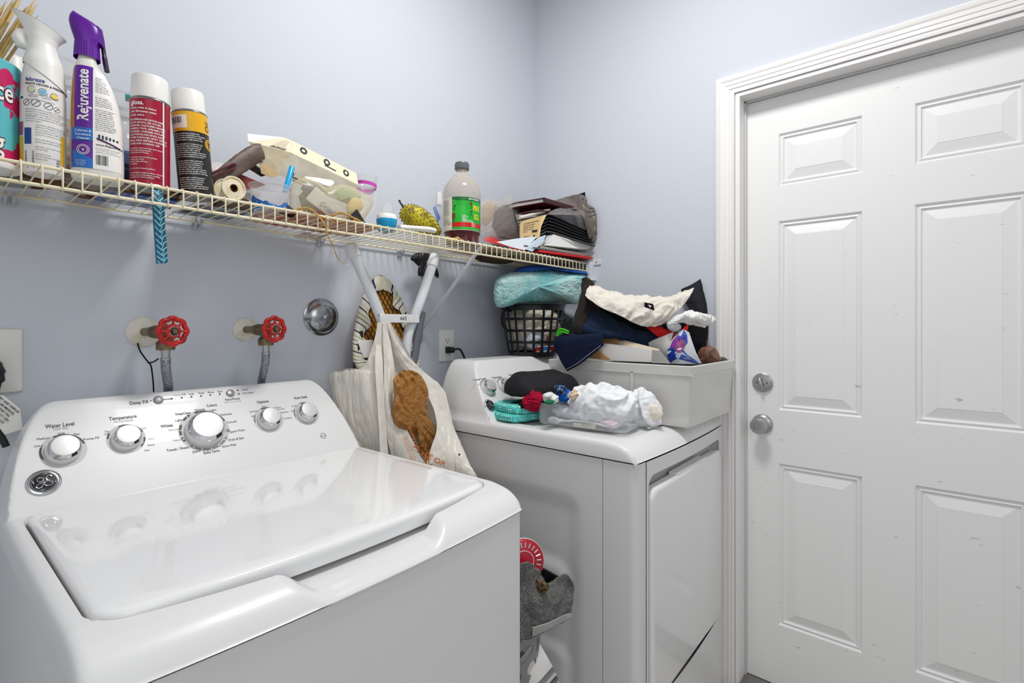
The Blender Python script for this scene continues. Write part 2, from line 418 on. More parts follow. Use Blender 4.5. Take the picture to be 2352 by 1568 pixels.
def knob(parent, PM, u, v, r, h=.026, well=True, name='knob'):
    M = PM @ Matrix.Translation((u, v, 0))
    mb = MB(); mb.lathe([(r, 0), (r*.985, h*.45), (r*.93, h*.5)], 48, M, cap1=False)
    k = mb.build(name, M_knob, parent)
    mb = MB(); mb.lathe([(r*.93, h*.5), (r*.955, h*.56), (r*.82, h*.92), (r*.77, h*.97)], 48, M, cap0=False, cap1=False); mb.build('chrome_ring', M_chrome, k)
    mb = MB(); mb.lathe([(r*.77, h*.97), (r*.76, h*1.0), (r*.6, h*1.02), (0, h*1.03)], 48, M, cap0=False); mb.build('face', mat('brushed knob face', '#c8c8c8', .42, metal=.4), k)
    mb = MB(); a = -PI/2+.55
    for k2 in range(5):
        b0 = a+k2*.09
    mb.grid(lambda uu, vv: M @ Vector((math.cos(a+(uu-.5)*.42)*r*(.79+.12*vv), math.sin(a+(uu-.5)*.42)*r*(.79+.12*vv), h*(1.0-.28*vv)+.0006)), 8, 2); mb.build('pointer_mark', M_dark, k)
    if well:
        mb = MB(); mb.lathe([(r*1.28, .0004), (r*.9, .0007)], 48, M, cap0=False, cap1=False); mb.build('knob_well_shading', M_rim, parent)  # flat grey ring, paints the faint shading round the knob
    return k
def arc(mb, PM, u, v, r0, r1, a0, a1, h=.0010, n=20):
    M = PM @ Matrix.Translation((u, v, 0))
    mb.grid(lambda s, t: M @ Vector((math.cos(R(a0+(a1-a0)*s))*(r0+(r1-r0)*t), math.sin(R(a0+(a1-a0)*s))*(r0+(r1-r0)*t), h)), n, 2)
def disc(mb, PM, u, v, r, h=.0012, n=16, r0=0):
    M = PM @ Matrix.Translation((u, v, 0))
    if r0: mb.lathe([(r0, h), (r, h)], n, M, cap0=False, cap1=False)
    else: mb.lathe([(r, h*.5), (r, h), (0, h)], n, M)
def words(parent, PM, items, m, name='printed_text', h=.0006):
    mb = MB()
    for it in items:
        t, u, v, s = it[:4]; al = it[4] if len(it) > 4 else 'CENTER'; bd = it[5] if len(it) > 5 else 0
        mb.text(t, s, lambda x, y: PM @ Vector((u+x, v+y, h)), al, bd, width=it[6] if len(it) > 6 else None)
    return mb.build(name, m, parent, smooth=False, tri=True)
def round_badge(parent, PM, u, v, r):
    M = PM @ Matrix.Translation((u, v, 0))
    mb = MB(); mb.lathe([(r, 0), (r, .002), (r*.93, .0035), (r*.78, .0038), (r*.76, .003)], 40, M, cap1=False); b = mb.build('badge', M_chrome, parent)
    mb = MB(); mb.lathe([(r*.765, .003), (0, .0034)], 40, M, cap0=False); mb.build('badge_field', mat('black enamel', '#141518', .2), b)
    mb = MB(); s = r*.62; hgt = .0042; P = lambda x, y: M @ Vector((x*s, y*s, hgt))
    g1 = [(-.05, .42), (-.30, .62), (-.58, .42), (-.52, .12), (-.22, .08), (-.02, .36), (.02, .58), (.0, .25), (-.12, -.35), (-.42, -.72), (-.72, -.55), (-.55, -.25), (-.1, -.08), (.28, .05)]
    g2 = [(.72, .55), (.60, .72), (.36, .66), (.22, .38), (.34, .14), (.56, .08), (.20, .04), (.02, -.24), (.16, -.52), (.48, -.56), (.74, -.36), (.76, -.10), (.58, -.06), (.52, -.24)]
    for g in (g1, g2):
        mb.tube([P(x, y) for x, y in [tuple(q) for q in [(v_.x, v_.y) for v_ in spline([(a, b_, 0) for a, b_ in g], 5)]]], r*.045, 6)
    mb.lathe([(r*.70, .0040), (r*.735, .0040)], 40, M, cap0=False, cap1=False)
    for k in range(4):
        a = R(45+90*k+25); mb.tube([M @ Vector((math.cos(a+t)*r*(.66-.10*abs(math.sin(t*3))), math.sin(a+t)*r*(.66-.10*abs(math.sin(t*3))), hgt)) for t in (0, .12, .24, .36, .48)], [r*.05, r*.045, r*.035, r*.02, r*.008], 6)
    mb.build('badge_script', M_chrome, b)
    return b

# ---- washer
HW, DW, ZD, ZS = .352, .722, .930, .887
wa = thing('washing_machine', 'white top-load washing machine in the left foreground with five dials on its console', 'washing machine', (-1.398, -.055, 0), R(1))
mb = MB(); loft(mb, [[Vector((x, y, z)) for x, y in bow_outline(HW, DW, .018, .004)] for z in (.03, ZS-.004)]); mb.build('cabinet', M_whitegloss, wa)
mb = top_cover(HW, DW, ZD, ZS, True); mb.build('top_cover', M_whitegloss, wa, angle=60)
mb = MB(); loft(mb, [[Vector((x, y, z)) for x, y in bow_outline(HW, DW, .018, .008)] for z in (ZS-.006, ZS+.0006)]); mb.build('seam_gap', M_dark, wa)
# lid
def lid_ring(ins, z):
    out = []
    for x, y in rrect(-.3235+ins, -.645+ins, .3235-ins, -.1535-ins, .032-ins*.5, 8):
        out.append((x, y))
    res = []
    for i, (x, y) in enumerate(out):
        res.append((x, y)); x2, y2 = out[(i+1) % len(out)]
        if abs(y-y2) < 1e-6 and y < -.4:
            for k in range(1, 24): res.append((x+(x2-x)*k/24, y))
    return [Vector((x, y-(.030*(1-(x/.33)**2) if y < -.45 else 0), z+(.0018*(1-(x/.33)**2)))) for x, y in res]
mb = MB(); loft(mb, [lid_ring(0, ZD-.022), lid_ring(-.001, ZD-.004), lid_ring(.0, ZD+.001), lid_ring(.003, ZD+.0042), lid_ring(.009, ZD+.0062), lid_ring(.03, ZD+.0068)])
for j in range(10): pass
mb.build('lid', mat('white glass-smooth lid', '#ececec', .1, coat=.5), wa, angle=50)
PM = panel(ZD)
KN = [(-.263, .1150, .0275, 'fill'), (-.1640, .1210, .0260, ''), (-.019, .1150, .0405, ''), (.1275, .119, .0280, ''), (.228, .1215, .0268, '')]
for u, v, r, _ in KN: knob(wa, PM, u, v, r, h=.028 if r > .04 else .022)
for (u, v, r, _), spans in zip(KN, [((112, 70), (66, 15), (200, 160)), ((108, 75), (88, 20), (150, 170), (-5, -25), (-30, -45)), ((104, 93), (92, 20), (140, 118), (185, 155), (205, 192)), ((110, 88), (86, 20)), ((100, 83), (82, 15))]):
    mb = MB()
    for a0, a1 in spans: arc(mb, PM, u, v, r*1.13, r*1.24, a0, a1)
    mb.build('dial_scale', M_ink, wa, smooth=False)
mb = MB()
M_ink3 = mat('mid grey print', '#77787b', .5)
arc(mb, PM, -.019, .1150, .0455, .0500, 222, 300); arc(mb, PM, -.019, .1150, .0455, .0500, 303, 328); mb.build('dial_scale', M_ink3, wa, smooth=False)
for (u, v, r, _), (a0, a1) in zip(KN, ((205, 150), (170, 148), (0, 0), (185, 150), (190, 150))):
    if a0: mb = MB(); arc(mb, PM, u, v, r*1.14, r*1.24, a0, a1); mb.build('dial_scale', M_ink3, wa, smooth=False)
mb = MB()
for a in (127, 150, 172, 198, 232, 252, 275, 295, 318): th = R(a); disc(mb, PM, -.019+.0478*math.cos(th), .1150+.0478*math.sin(th), .0014, .0018, 10)
mb.build('dial_dot', M_white, wa)
words(wa, PM, [('Water Level', -0.2630, 0.1694, 0.0125, 'CENTER', 0.01, 0.0429), ('High', -0.2627, 0.1512, 0.0068, 'CENTER', 0, 0.0100), ('Max', -0.2406, 0.1457, 0.0068, 'CENTER', 0, 0.0090), ('Medium', -0.2894, 0.1454, 0.0070, 'CENTER', 0, 0.0177), ('Low', -0.2989, 0.1318, 0.0070, 'CENTER', 0, 0.0082), ('Precise Fill', -0.2195, 0.1320, 0.0072, 'CENTER', 0, 0.0239), ('Temperature', -0.1630, 0.1705, 0.0115, 'CENTER', 0.012, 0.0471), ('Cold', -0.1630, 0.1518, 0.0064, 'CENTER', 0, 0.0098), ('Cool', -0.1326, 0.1396, 0.0064, 'CENTER', 0, 0.0102), ('Tap', -0.1934, 0.1429, 0.0062, 'CENTER', 0, 0.0069), ('Cold', -0.1940, 0.1374, 0.0062, 'CENTER', 0, 0.0096), ('Warm', -0.1246, 0.0985, 0.0062, 'CENTER', 0, 0.0127), ('Hot', -0.1335, 0.0879, 0.0062, 'CENTER', 0, 0.0082), ('Deep Fill', -0.1306, 0.2027, 0.0115, 'CENTER', 0.01, 0.0331), ('Whites', -0.0894, 0.1380, 0.0105, 'CENTER', 0.015, 0.0236), ('Light', -0.0651, 0.1482, 0.0078, 'CENTER', 0.006, 0.0137), ('DeepClean', -0.0535, 0.1637, 0.0084, 'CENTER', 0.012, 0.0299), ('Normal', -0.0181, 0.1685, 0.0080, 'CENTER', 0.006, 0.0204), ('Colors', 0.0087, 0.1763, 0.0098, 'CENTER', 0.015, 0.0220), ('Light', 0.0084, 0.1635, 0.0074, 'CENTER', 0, 0.0144), ('Delicates', 0.0347, 0.1481, 0.0078, 'CENTER', 0, 0.0254), ('Casuals', 0.0420, 0.1263, 0.0078, 'CENTER', 0, 0.0217), ('Speed Wash', 0.0483, 0.1008, 0.0080, 'CENTER', 0, 0.0333), ('Drain & Spin', 0.0413, 0.0808, 0.0082, 'CENTER', 0.006, 0.0340), ('Active Wear', 0.0228, 0.0673, 0.0082, 'CENTER', 0.006, 0.0317), ('Bulky Items', -0.0159, 0.0596, 0.0088, 'CENTER', 0.008, 0.0326), ('Jeans', -0.0450, 0.0672, 0.0086, 'CENTER', 0.006, 0.0154), ('Towels / Sheets', -0.0787, 0.0798, 0.0088, 'CENTER', 0.006, 0.0420), ('Options', 0.1265, 0.1705, 0.0105, 'CENTER', 0.015, 0.0290), ('Extra', 0.1262, 0.1572, 0.0056, 'CENTER', 0, 0.0115), ('Spin', 0.1261, 0.1517, 0.0056, 'CENTER', 0, 0.0100), ('2nd Rinse', 0.0985, 0.1464, 0.0062, 'CENTER', 0, 0.0213), ('Off', 0.0914, 0.1334, 0.0058, 'CENTER', 0, 0.0065), ('2nd Rinse', 0.1567, 0.1490, 0.0058, 'CENTER', 0, 0.0206), ('+ Extra Spin', 0.1631, 0.1435, 0.0056, 'CENTER', 0, 0.0230), ('Deep Rinse', 0.1718, 0.1332, 0.0062, 'CENTER', 0, 0.0209), ('+ 2nd Rinse', 0.1738, 0.1150, 0.0062, 'CENTER', 0, 0.0241), ('Auto Soak', 0.2270, 0.1707, 0.0105, 'CENTER', 0.015, 0.0373), ('20 Min', 0.2267, 0.1530, 0.0058, 'CENTER', 0, 0.0148), ('15 Min', 0.2016, 0.1470, 0.0058, 'CENTER', 0, 0.0144), ('Off', 0.1922, 0.1337, 0.0058, 'CENTER', 0, 0.0068), ('Fill', -0.0428, 0.2125, 0.0072, 'CENTER', 0, 0.0067), ('Soak', -0.0272, 0.2117, 0.0074, 'CENTER', 0, 0.0115), ('Wash', -0.0064, 0.2120, 0.0076, 'CENTER', 0, 0.0130), ('Rinse', 0.0140, 0.2120, 0.0076, 'CENTER', 0, 0.0133), ('Spin', 0.0348, 0.2119, 0.0076, 'CENTER', 0, 0.0105), ('Start/Pause', 0.0577, 0.1873, 0.0082, 'CENTER', 0.008, 0.0342), ('Pause', 0.0923, 0.2104, 0.0070, 'CENTER', 0, 0.0142), ('Lid Locked', 0.0977, 0.2004, 0.0070, 'CENTER', 0, 0.0257)], M_ink)
words(wa, PM, [('Load Size', -0.2630, 0.1622, 0.0078, 'CENTER', 0, 0.0213), ('All Cold Rinses', -0.1631, 0.1621, 0.0068, 'CENTER', 0, 0.0327), ('Hold 3 Secs to Stop', 0.0569, 0.1802, 0.0052, 'CENTER', 0, 0.0389), ('Sensing |', -0.0552, 0.2127, 0.0058, 'CENTER', 0, 0.0137), ('Colors', -0.1231, 0.1129, 0.0060, 'CENTER', 0, 0.0113), ('Normal', -0.0780, 0.1267, 0.0074, 'CENTER', 0, 0.0202), ('Heavy', -0.0755, 0.1007, 0.0074, 'CENTER', 0, 0.0168)], M_ink2)
mb = MB()
for u in (-.0725, -.0525, -.0325, -.0125, .0075, .0285): disc(mb, PM, u+.004, .2045, .0018)
disc(mb, PM, .0755, .2105, .0018); disc(mb, PM, .0755, .2000, .0018); mb.box((-.084, .2041, .0006), (-.0685, .2049, .0012), PM)
disc(mb, PM, .2525, .0495, .0078, .0011, 30, .0070); disc(mb, PM, .0285, .1055, .0034, .0011, 20, .0022); disc(mb, PM, -.1085, .2045, .0012)
mb.build('indicator_lights', M_dark, wa)
words(wa, PM, [('true', .2525, .0495, .0068)], M_ink)
for u, v in ((-.0945, .2045), (.0565, .2040)):
    mb = MB(); mb.lathe([(.0098, 0), (.0098, .002), (.0085, .0045), (.005, .0055), (0, .0058)], 32, PM @ Matrix.Translation((u, v, 0))); mb.build('push_button', M_btn, wa)
round_badge(wa, PM, -.2955, .0568, .0245)

# ---- dryer
HD, DD, ZE, ZF = .337, .636, .965, .921
dy = thing('clothes_dryer', 'white front-load clothes dryer beside the door, its top covered with laundry', 'clothes dryer', (-.366, -.21, 0), R(.8))
mb = top_cover(HD, DD, ZE, ZF, False, .10); mb.build('top_cover', M_whitegloss, dy, angle=60)
mb = MB(); loft(mb, [[Vector((x, y+(.09 if y > -.1 else 0), z)) for x, y in bow_outline(HD, DD, .012, .008)] for z in (ZF-.006, ZF+.0006)]); mb.build('seam_gap', M_dark, dy)
# cabinet side skin with pressed panel, front shell wrapping the corner
def side_fn(s):
    def fn(u, v):
        y = .098-u*(DD-.115+.118); z = .03+v*(ZF-.034); d = 0
        a = sdr(y, z, -DD+.165, -.04, .10, .80, .05); d += .009*(1-sstep(-.05, .012, a))
        b = sdr(y, z, -DD+.20, -.06, .46, .61, .05); d -= .008*(1-sstep(-.03, .012, b))
        b = sdr(y, z, -DD+.20, -.06, .20, .38, .05); d -= .008*(1-sstep(-.03, .012, b))
        return Vector((s*(HD-.004-d), y, z))
    return fn
mb = MB(); mb.grid(side_fn(-1), 70, 110); mb.grid(side_fn(1), 4, 4); mb.box((-HD+.02, -DD+.1, .03), (HD-.02, .098, ZF-.004)); mb.build('cabinet', M_whitegloss, dy, angle=60)
yA = -(DD-.098)
prof_f = [(-HD+.004, yA), (-HD+.004, -DD+.022)]+[(-HD+.004+.022*(1-math.cos(R(a))), -DD+.022-.022*math.sin(R(a))) for a in (15, 30, 45, 60, 75, 90)]
prof_f += [(-HD+.04, -DD-.0005), (-HD+.05, -DD-.0015)]
prof_f2 = prof_f+[(x, -DD-.012*(1-(x/HD)**2)) for x in (-.25, -.2, -.1, 0, .1, .2, .25)]+[(-x, y) for x, y in prof_f[::-1]]
mb = MB()
# door opening: x from -.285 to .295, z from .18 to .865
ox0, ox1, oz0, oz1 = -.278, .30, .275, .878
def ffront(x): return -DD-.012*(1-(x/HD)**2)
def strip(x0, x1, za, zb, n=16): mb.grid(lambda u, v: Vector((x0+(x1-x0)*u, ffront(x0+(x1-x0)*u), za+(zb-za)*v)), n, 8)
left = [p for p in prof_f]; mb.grid(lambda u, v: Vector((*left[round(u*(len(left)-1))], .03+(ZF-.034)*v)), len(left), 6)
left = [(-x, y) for x, y in prof_f]; mb.grid(lambda u, v: Vector((*left[round(u*(len(left)-1))], .03+(ZF-.034)*v)), len(left), 6)
strip(-HD+.05, ox0, .03, ZF-.004, 4); strip(ox1, HD-.05, .03, ZF-.004, 3) if ox1 < HD-.05 else None
strip(ox0, ox1, .03, oz0); strip(ox0, ox1, oz1, ZF-.004)
fp = mb.build('front_shell', M_whitegloss, dy, angle=50, merge=True)
# recess behind the door
mb = MB()
rin = rrect(ox0, oz0, ox1, oz1, .035, 8)
def fpt(x, z, dp): return Vector((x, ffront(x)+dp, z))
# corner fillers between the square opening and the rounded rim
loft(mb, [[fpt(x, z, 0) for x, z in rin], [fpt(x, z, .028) for x, z in rin], [fpt(x*.98, z, .030) for x, z in rin]], cap0=False, cap1=True)
for (qx, qz, ax, az, k0) in ((ox1, oz1, -1, -1, 0), (ox0, oz1, 1, -1, 9), (ox0, oz0, 1, 1, 18), (ox1, oz0, -1, 1, 27)):
    c = fpt(qx, qz, 0); ring_ = [fpt(x, z, 0) for x, z in rin[k0:k0+9]]; mb.add([c]+ring_, [(0, i+1, i+2) for i in range(8)])
mb.build('door_recess', M_whitegloss, dy, angle=40)
def drr(ins, dp, top=.035): return [fpt(x, z, dp) for x, z in rrect(ox0+.008+ins, oz0+.006+ins, ox1-.006-ins, oz1-top-ins, .03, 8)]
mb = MB(); loft(mb, [drr(.002, .02), drr(0, .004), drr(.0005, -.002), drr(.004, -.006), drr(.012, -.0075)]); dd_ = mb.build('door', mat('dryer door enamel', '#e9e9e9', .14, coat=.4), dy, angle=50)
mb = MB(); loft(mb, [[fpt(x, z, dp) for x, z in rrect(-.10, oz1-.045, .14, oz1-.030, .006, 4)] for dp in (.0, .026)]); mb.build('handle_lip', M_white, dd_)
PD = panel(ZE)
round_badge(dy, PD, -.303, .0555, .0215)
for u, v in ((-.272, .117), (-.190, .115), (-.08, .117), (.05, .117), (.17, .117)): knob(dy, PD, u, v, .0255, h=.022)
for u in (-.272, -.190, -.08, .05, .17): mb = MB(); arc(mb, PD, u, .116, .029, .0315, 150, 25); mb.build('dial_scale', M_ink3, dy, smooth=False)
words(dy, PD, [('Extended Tumble', -.289, .1520, .0088, 'CENTER', .015), ('Temperature', -.2045, .1520, .0092, 'CENTER', .015), ('Cottons', -.126, .155, .0088, 'CENTER', .015), ('Off', -.305, .134, .0055), ('On', -.245, .134, .0055), ('Low', -.222, .142, .0055), ('Medium', -.190, .1445, .0055), ('Extra Low', -.235, .134, .005), ('Extra Dry', -.108, .146, .0055), ('More Dry', -.115, .139, .0055), ('Less Dry', -.118, .131, .0055), ('Optimum Dry', -.078, .158, .0055), ('Easy Care', -.045, .162, .007)], M_ink)
# ------------------------------------------------------------ wall fittings
def ysheet_plate(name, label, cat, x0, x1, z0, z1, col='#e4e2dd'):
    t = thing(name, label, cat, ((x0+x1)/2, 0, z0))
    mb = MB(); P = rrect(x0, z0, x1, z1, .004, 4); loft(mb, [[Vector((x+s*(1 if x < (x0+x1)/2 else -1), y, z+s*(1 if z < (z0+z1)/2 else -1))) for x, z in P] for s, y in ((0, -.0002), (0, -.0025), (.0015, -.005), (.004, -.0062))])
    mb.build('cover_plate', mat(name+' plastic', col, .35), t, world=True); return t
t = ysheet_plate('power_outlet', 'wide white wall outlet plate cut by the left edge, a black plug in it', 'power outlet', -1.822, -1.702, 1.128, 1.256)
t2 = ysheet_plate('power_outlet', 'narrow white wall outlet with the dryer plug, beside the grey ironing board tube', 'power outlet', -.588, -.513, 1.128, 1.248, '#ececea')
mb = MB(); mb.box((-.567, -.0072, 1.154), (-.534, -.0055, 1.222)); mb.build('socket_face', M_white, t2, world=True, bevel=.001)
mb = MB()
for zc in (1.171, 1.205):
    for dx in (-.006, .006): mb.box((-.5505+dx-.0011, -.0076, zc), (-.5505+dx+.0011, -.0068, zc+.008))
    mb.lathe([(.0022, 0), (.0022, .0008), (0, .0008)], 12, Matrix.Translation((-.5505, -.0068, zc-.006)) @ Matrix.Rotation(PI/2, 4, 'X'))
mb.build('socket_slots', M_dark, t2, world=True)
# plugs and cords
p = thing('power_plug', 'black plug and cord running down to the dryer from the narrow outlet', 'power plug', (-.55, -.02, 1.17))
mb = MB(); loft(mb, [[Vector((-.5505+dx*a, y, 1.173+dz*a)) for dx, dz in ((-.013, -.012), (.013, -.012), (.013, .012), (-.013, .012))] for y, a in ((-.0078, 1), (-.030, .95), (-.040, .6))]); mb.build('plug_body', M_black, p, world=True, bevel=.003)
mb = MB(); mb.tube(spline([(-.548, -.036, 1.174), (-.530, -.05, 1.176), (-.513, -.055, 1.150), (-.503, -.06, 1.115), (-.49, -.07, 1.06)], 8), .0042, 10); mb.build('cord', M_black, p, world=True)
p = thing('power_plug', 'ribbed black plug and cord at the left edge, behind the washing machine console', 'power plug', (-1.76, -.03, 1.16))
mb = MB(); mb.tube(spline([(-1.762, -.008, 1.185), (-1.757, -.030, 1.188), (-1.748, -.045, 1.178), (-1.744, -.05, 1.160), (-1.747, -.05, 1.14)], 6), [.019]*8+[.018]*4+[.016]*4+[.013]*4+[.009]*5, 14); mb.build('plug_body', M_black, p, world=True)
mb = MB()
for k in range(7): c = Vector((-1.7475-.0006*k, -.05, 1.139-.0045*k)); mb.lathe([(.0075, -.0013), (.0088, 0), (.0075, .0013)], 14, Matrix.Translation(c))
mb.tube(spline([(-1.747, -.05, 1.142), (-1.752, -.05, 1.105), (-1.745, -.052, 1.075), (-1.73, -.055, 1.03)], 6), .0058, 12); mb.build('cord', M_black, p, world=True)

def tag_mat():
    m = mat('printed foil tag', '#e2e0da', .35); nt = m.node_tree; N = nt.nodes; L = nt.links; tc = N.new('ShaderNodeTexCoord'); return m
tt = thing('paper_tag', 'printed paper tag with rows of small type on the cord at the left edge', 'paper tag', (-1.735, -.05, 1.06))
mb = MB(); A = [at(-40, 925, Y=-.055), at(-8, 872+38, Y=-.058), at(30, 925, Y=-.056), at(42, 940, Y=-.054), at(38, 975, Y=-.05), at(-40, 1000, Y=-.05)]
A = [at(-30, 905, Y=-.06), at(8, 908, Y=-.06), at(46, 938, Y=-.058), at(52, 985, Y=-.055), at(-30, 1010, Y=-.055)]
loft(mb, [[a+Vector((0, s, 0)) for a in A] for s in (0, -.0012)]); mb.build('tag_sheet', mat('tag paper', '#deddd8', .4), tt, world=True)
mb = MB(); o0 = A[1]; du = (A[2]-A[1]).normalized(); dv = Vector((-du.z, 0, du.x)) if abs(du.x) > 0 else Vector((0, 0, 1)); dv = Vector((du.z, 0, -du.x)) if dv.z > 0 else dv
for k in range(7):
    mb.text(('KEEP CORD DRY AND UNPLUG', 'BEFORE SERVICE SEE MANUAL', 'DO NOT REMOVE THIS TAG', 'GROUNDED OUTLET ONLY 120V')[k % 4], .0052, lambda x, y: o0+du*(x+.004)+dv*(.006+.0068*k-y)+Vector((0, -.0020, 0)), 'CENTER', .02)
mb.build('tag_print', M_dark, tt, world=True, smooth=False, tri=True)

# valves
M_red = mat('red painted iron', '#c21f17', .35, bump=.15, bscale=150, col2='#9c120f', cscale=30)
M_brass = mat('dirty brass', '#8b7a5a', .45, metal=.8, col2='#5e5444', cscale=40, bump=.2, bscale=120)
M_cream = mat('yellowed escutcheon paint', '#dcd8cc', .5, col2='#b9a77c', cscale=25, cthr=(.5, .75))
M_braid = None
def braid(): return mat('braided steel', '#b4b7bc', .4, metal=.6, col2='#55585e', cscale=620, cthr=(.45, .55), bump=.5, bscale=700)
M_braid = braid()
def valve(x, z, er, label, hlabel, sx):
    t = thing('water_valve', label, 'water valve', (x, 0, z)); RX = Matrix.Rotation(PI/2, 4, 'X')
    mb = MB(); mb.lathe([(er, .0002), (er, .003), (er*.93, .0055), (er*.5, .009), (er*.35, .011)], 36, Matrix.Translation((x, 0, z)) @ RX); mb.build('escutcheon', M_cream, t, world=True)
    mb = MB(); mb.tube([(x, -.008, z), (x, -.06, z)], [.0095, .0085], 14); mb.tube([(x, -.052, z), (x+sx*.2, -.075, z), (x+sx*.9, -.105, z)], [.011, .015, .015], 14)
    mb.tube([(x+sx*.95, -.10, z+.012), (x+sx*.95, -.10, z-.022)], [.013, .014], 14); mb.tube([(x+sx, -.10, z), (x+sx, -.14, z+.002)], [.0095, .0085], 12); mb.build('valve_body', M_brass, t, world=True)
    c = Vector((x+sx, -.146, z+.002)); Mw = Matrix.Translation(c) @ Matrix.Rotation(R(12), 4, 'Z') @ RX
    mb = MB(); n = 96; pts = []
    for k in range(n): a = 2*PI*k/n; rr = .0265+.0032*abs(math.cos(a*4))**1.5*1.0; pts.append(Mw @ Vector((math.cos(a)*rr, math.sin(a)*rr, 0)))
    mb.tube(pts, .0052, 10, close=True, up=(0, 1, 0))
    for k in range(8):
        a = 2*PI*k/8+R(22.5)*0; q = [Mw @ Vector((math.cos(a)*rr, math.sin(a)*rr, .002)) for rr in (.011, .02, .027)]; mb.tube(q, [.0032, .0025, .004], 8)
    mb.lathe([(.0155, -.004), (.0165, 0), (.0155, .004), (.009, .006), (.0065, .005)], 32, Mw, cap1=True); mb.build('handwheel', M_red, t, world=True)
    mb = MB(); mb.lathe([(.0142, .0042), (.0075, .0064), (.006, .0075)], 32, Mw, cap0=False, cap1=False); mb.build('data_plate', mat('black data plate', '#1c1b1b', .5), t, world=True)
    mb = MB()
    for k, wd in ((0, 'BRASS'), (1, 'VALVE')):
        for i, ch in enumerate(wd):
            a = R(150-i*26) if k == 0 else R(-150+i*26)
            mb.text(ch, .0046, lambda X, Y: Mw @ (Matrix.Rotation(a+(-PI/2 if k == 0 else PI/2), 4, 'Z') @ Vector((X, Y, 0))+Vector((math.cos(a)*.0105, math.sin(a)*.0105, .0062))), 'CENTER', .02)
    mb.build('raised_lettering', mat('raised silver type', '#c9c4b8', .4, metal=.5), t, world=True, smooth=False, tri=True)
    mb = MB(); mb.lathe([(.0058, .005), (.0058, .010), (.005, .011)], 6, Mw); mb.build('nut', M_brass, t, world=True, smooth=False)
    xb = x+sx*.95; h = thing('water_hose', hlabel, 'hose', (xb, -.10, z-.10))
    mb = MB(); mb.lathe([(.0175, z-.040), (.0185, z-.036), (.0185, z-.024), (.0165, z-.021), (.0150, z-.020)], 32, Matrix.Translation((xb, -.10, 0))); mb.build('coupling_nut', M_brass, h, world=True)
    mb = MB(); mb.lathe([(.0095, z-.062), (.0105, z-.061), (.0105, z-.058), (.0085, z-.057), (.0085, z-.048), (.0098, z-.040)], 24, Matrix.Translation((xb, -.10, 0))); mb.build('crimp_collar', M_steel, h, world=True)
    mb = MB(); mb.tube(spline([(xb, -.10, z-.058), (xb+.004, -.088, z-.085), (xb+sx*.8, -.062, z-.115), (xb+sx*1.2, -.040, z-.145), (xb+sx*1.2, -.034, z-.24)], 8), .0098, 18); mb.build('braided_tube', M_braid, h, world=True)
valve(-1.4985, 1.248, .0345, 'red-handled water valve on the left, its big escutcheon trailing black twine', 'braided steel hose under the left red valve', .018)
valve(-1.273, 1.252, .031, 'red-handled water valve on the right, nearer the round chrome cover', 'braided steel hose under the right red valve', .012)
mb = MB(); mb.tube(spline([at(316, 788, Y=-.012), at(322, 806, Y=-.02), at(336, 826, Y=-.03), at(346, 838, Y=-.04), at(350, 860, Y=-.04), at(352, 880, Y=-.045), at(353, 900, Y=-.05)], 6), .0016, 8)
mb.tube(spline([at(340, 833, Y=-.035), at(352, 831, Y=-.06), at(363, 824, Y=-.09)], 5), .0016, 8)
solo(mb, 'twine', mat('black twine', '#1d1d20', .8, bump=.5, bscale=900), 'thin black twine hanging from the left valve escutcheon', 'twine')

# round chrome cover
Mx = Matrix.Translation((-1.055, 0, 1.289)) @ Matrix.Rotation(PI/2, 4, 'X')
t = thing('pipe_cover', 'round scratched chrome cover plate on the wall left of the ironing board', 'pipe cover', (-1.055, 0, 1.289))
mb = MB(); mb.lathe([(.0555, .0002), (.0555, .003), (.050, .006), (.047, .011), (.041, .018), (.030, .024), (.016, .0265), (0, .027)], 56, Mx); mb.build('dome', mat('worn chrome', '#c4c6ca', .2, metal=1, bump=.12, bscale=90, col2='#7c7e84', cscale=22), t, world=True)
mb = MB(); mb.lathe([(.0085, .0262), (.0075, .0295), (.004, .031), (.003, .0285), (0, .0285)], 24, Mx); mb.build('screw', M_steel, t, world=True)

# ------------------------------------------------------------ wire shelf
M_wire = mat('aged cream vinyl wire', '#ebe2c6', .42, bump=.1, bscale=150, col2='#e2d5b0', cscale=10)
M_clip = mat('clear grey clip', '#b9bdc4', .35)
sh = thing('wire_shelf', 'long cream wire shelf across the back wall, crowded with bottles and clutter', 'wire shelf', (-1.4, -.15, 1.52))
XA, XB = -1.99, -.022; YF, YB = -.286, -.010; ZT_, ZB_ = 1.5255, 1.4935
for nm, y, z, r in (('front_rail', YF, ZT_, .0031), ('lower_rail', YF-.002, ZB_, .0031), ('back_rail', YB, ZT_-.003, .0028), ('middle_rail', -.15, ZT_-.0045, .0026)):
    mb = MB(); mb.tube([(XA, y, z), (XB, y, z)], r, 10); mb.build(nm, M_wire, sh, world=True)
mb = MB(); n = 78
for k in range(n):
    x = -.030-.0254*k
    if x < XA: break
    mb.tube([(x, YB-.003, ZT_+.0005), (x, -.15, ZT_+.001), (x, YF+.008, ZT_+.0035), (x, YF+.001, ZT_+.0045), (x, YF-.004, ZT_+.001), (x, YF-.0055, ZT_-.006), (x, YF-.0055, ZB_+.004), (x, YF-.004, ZB_-.0005)], .0016, 6)
mb.build('cross_wires', M_wire, sh, world=True)
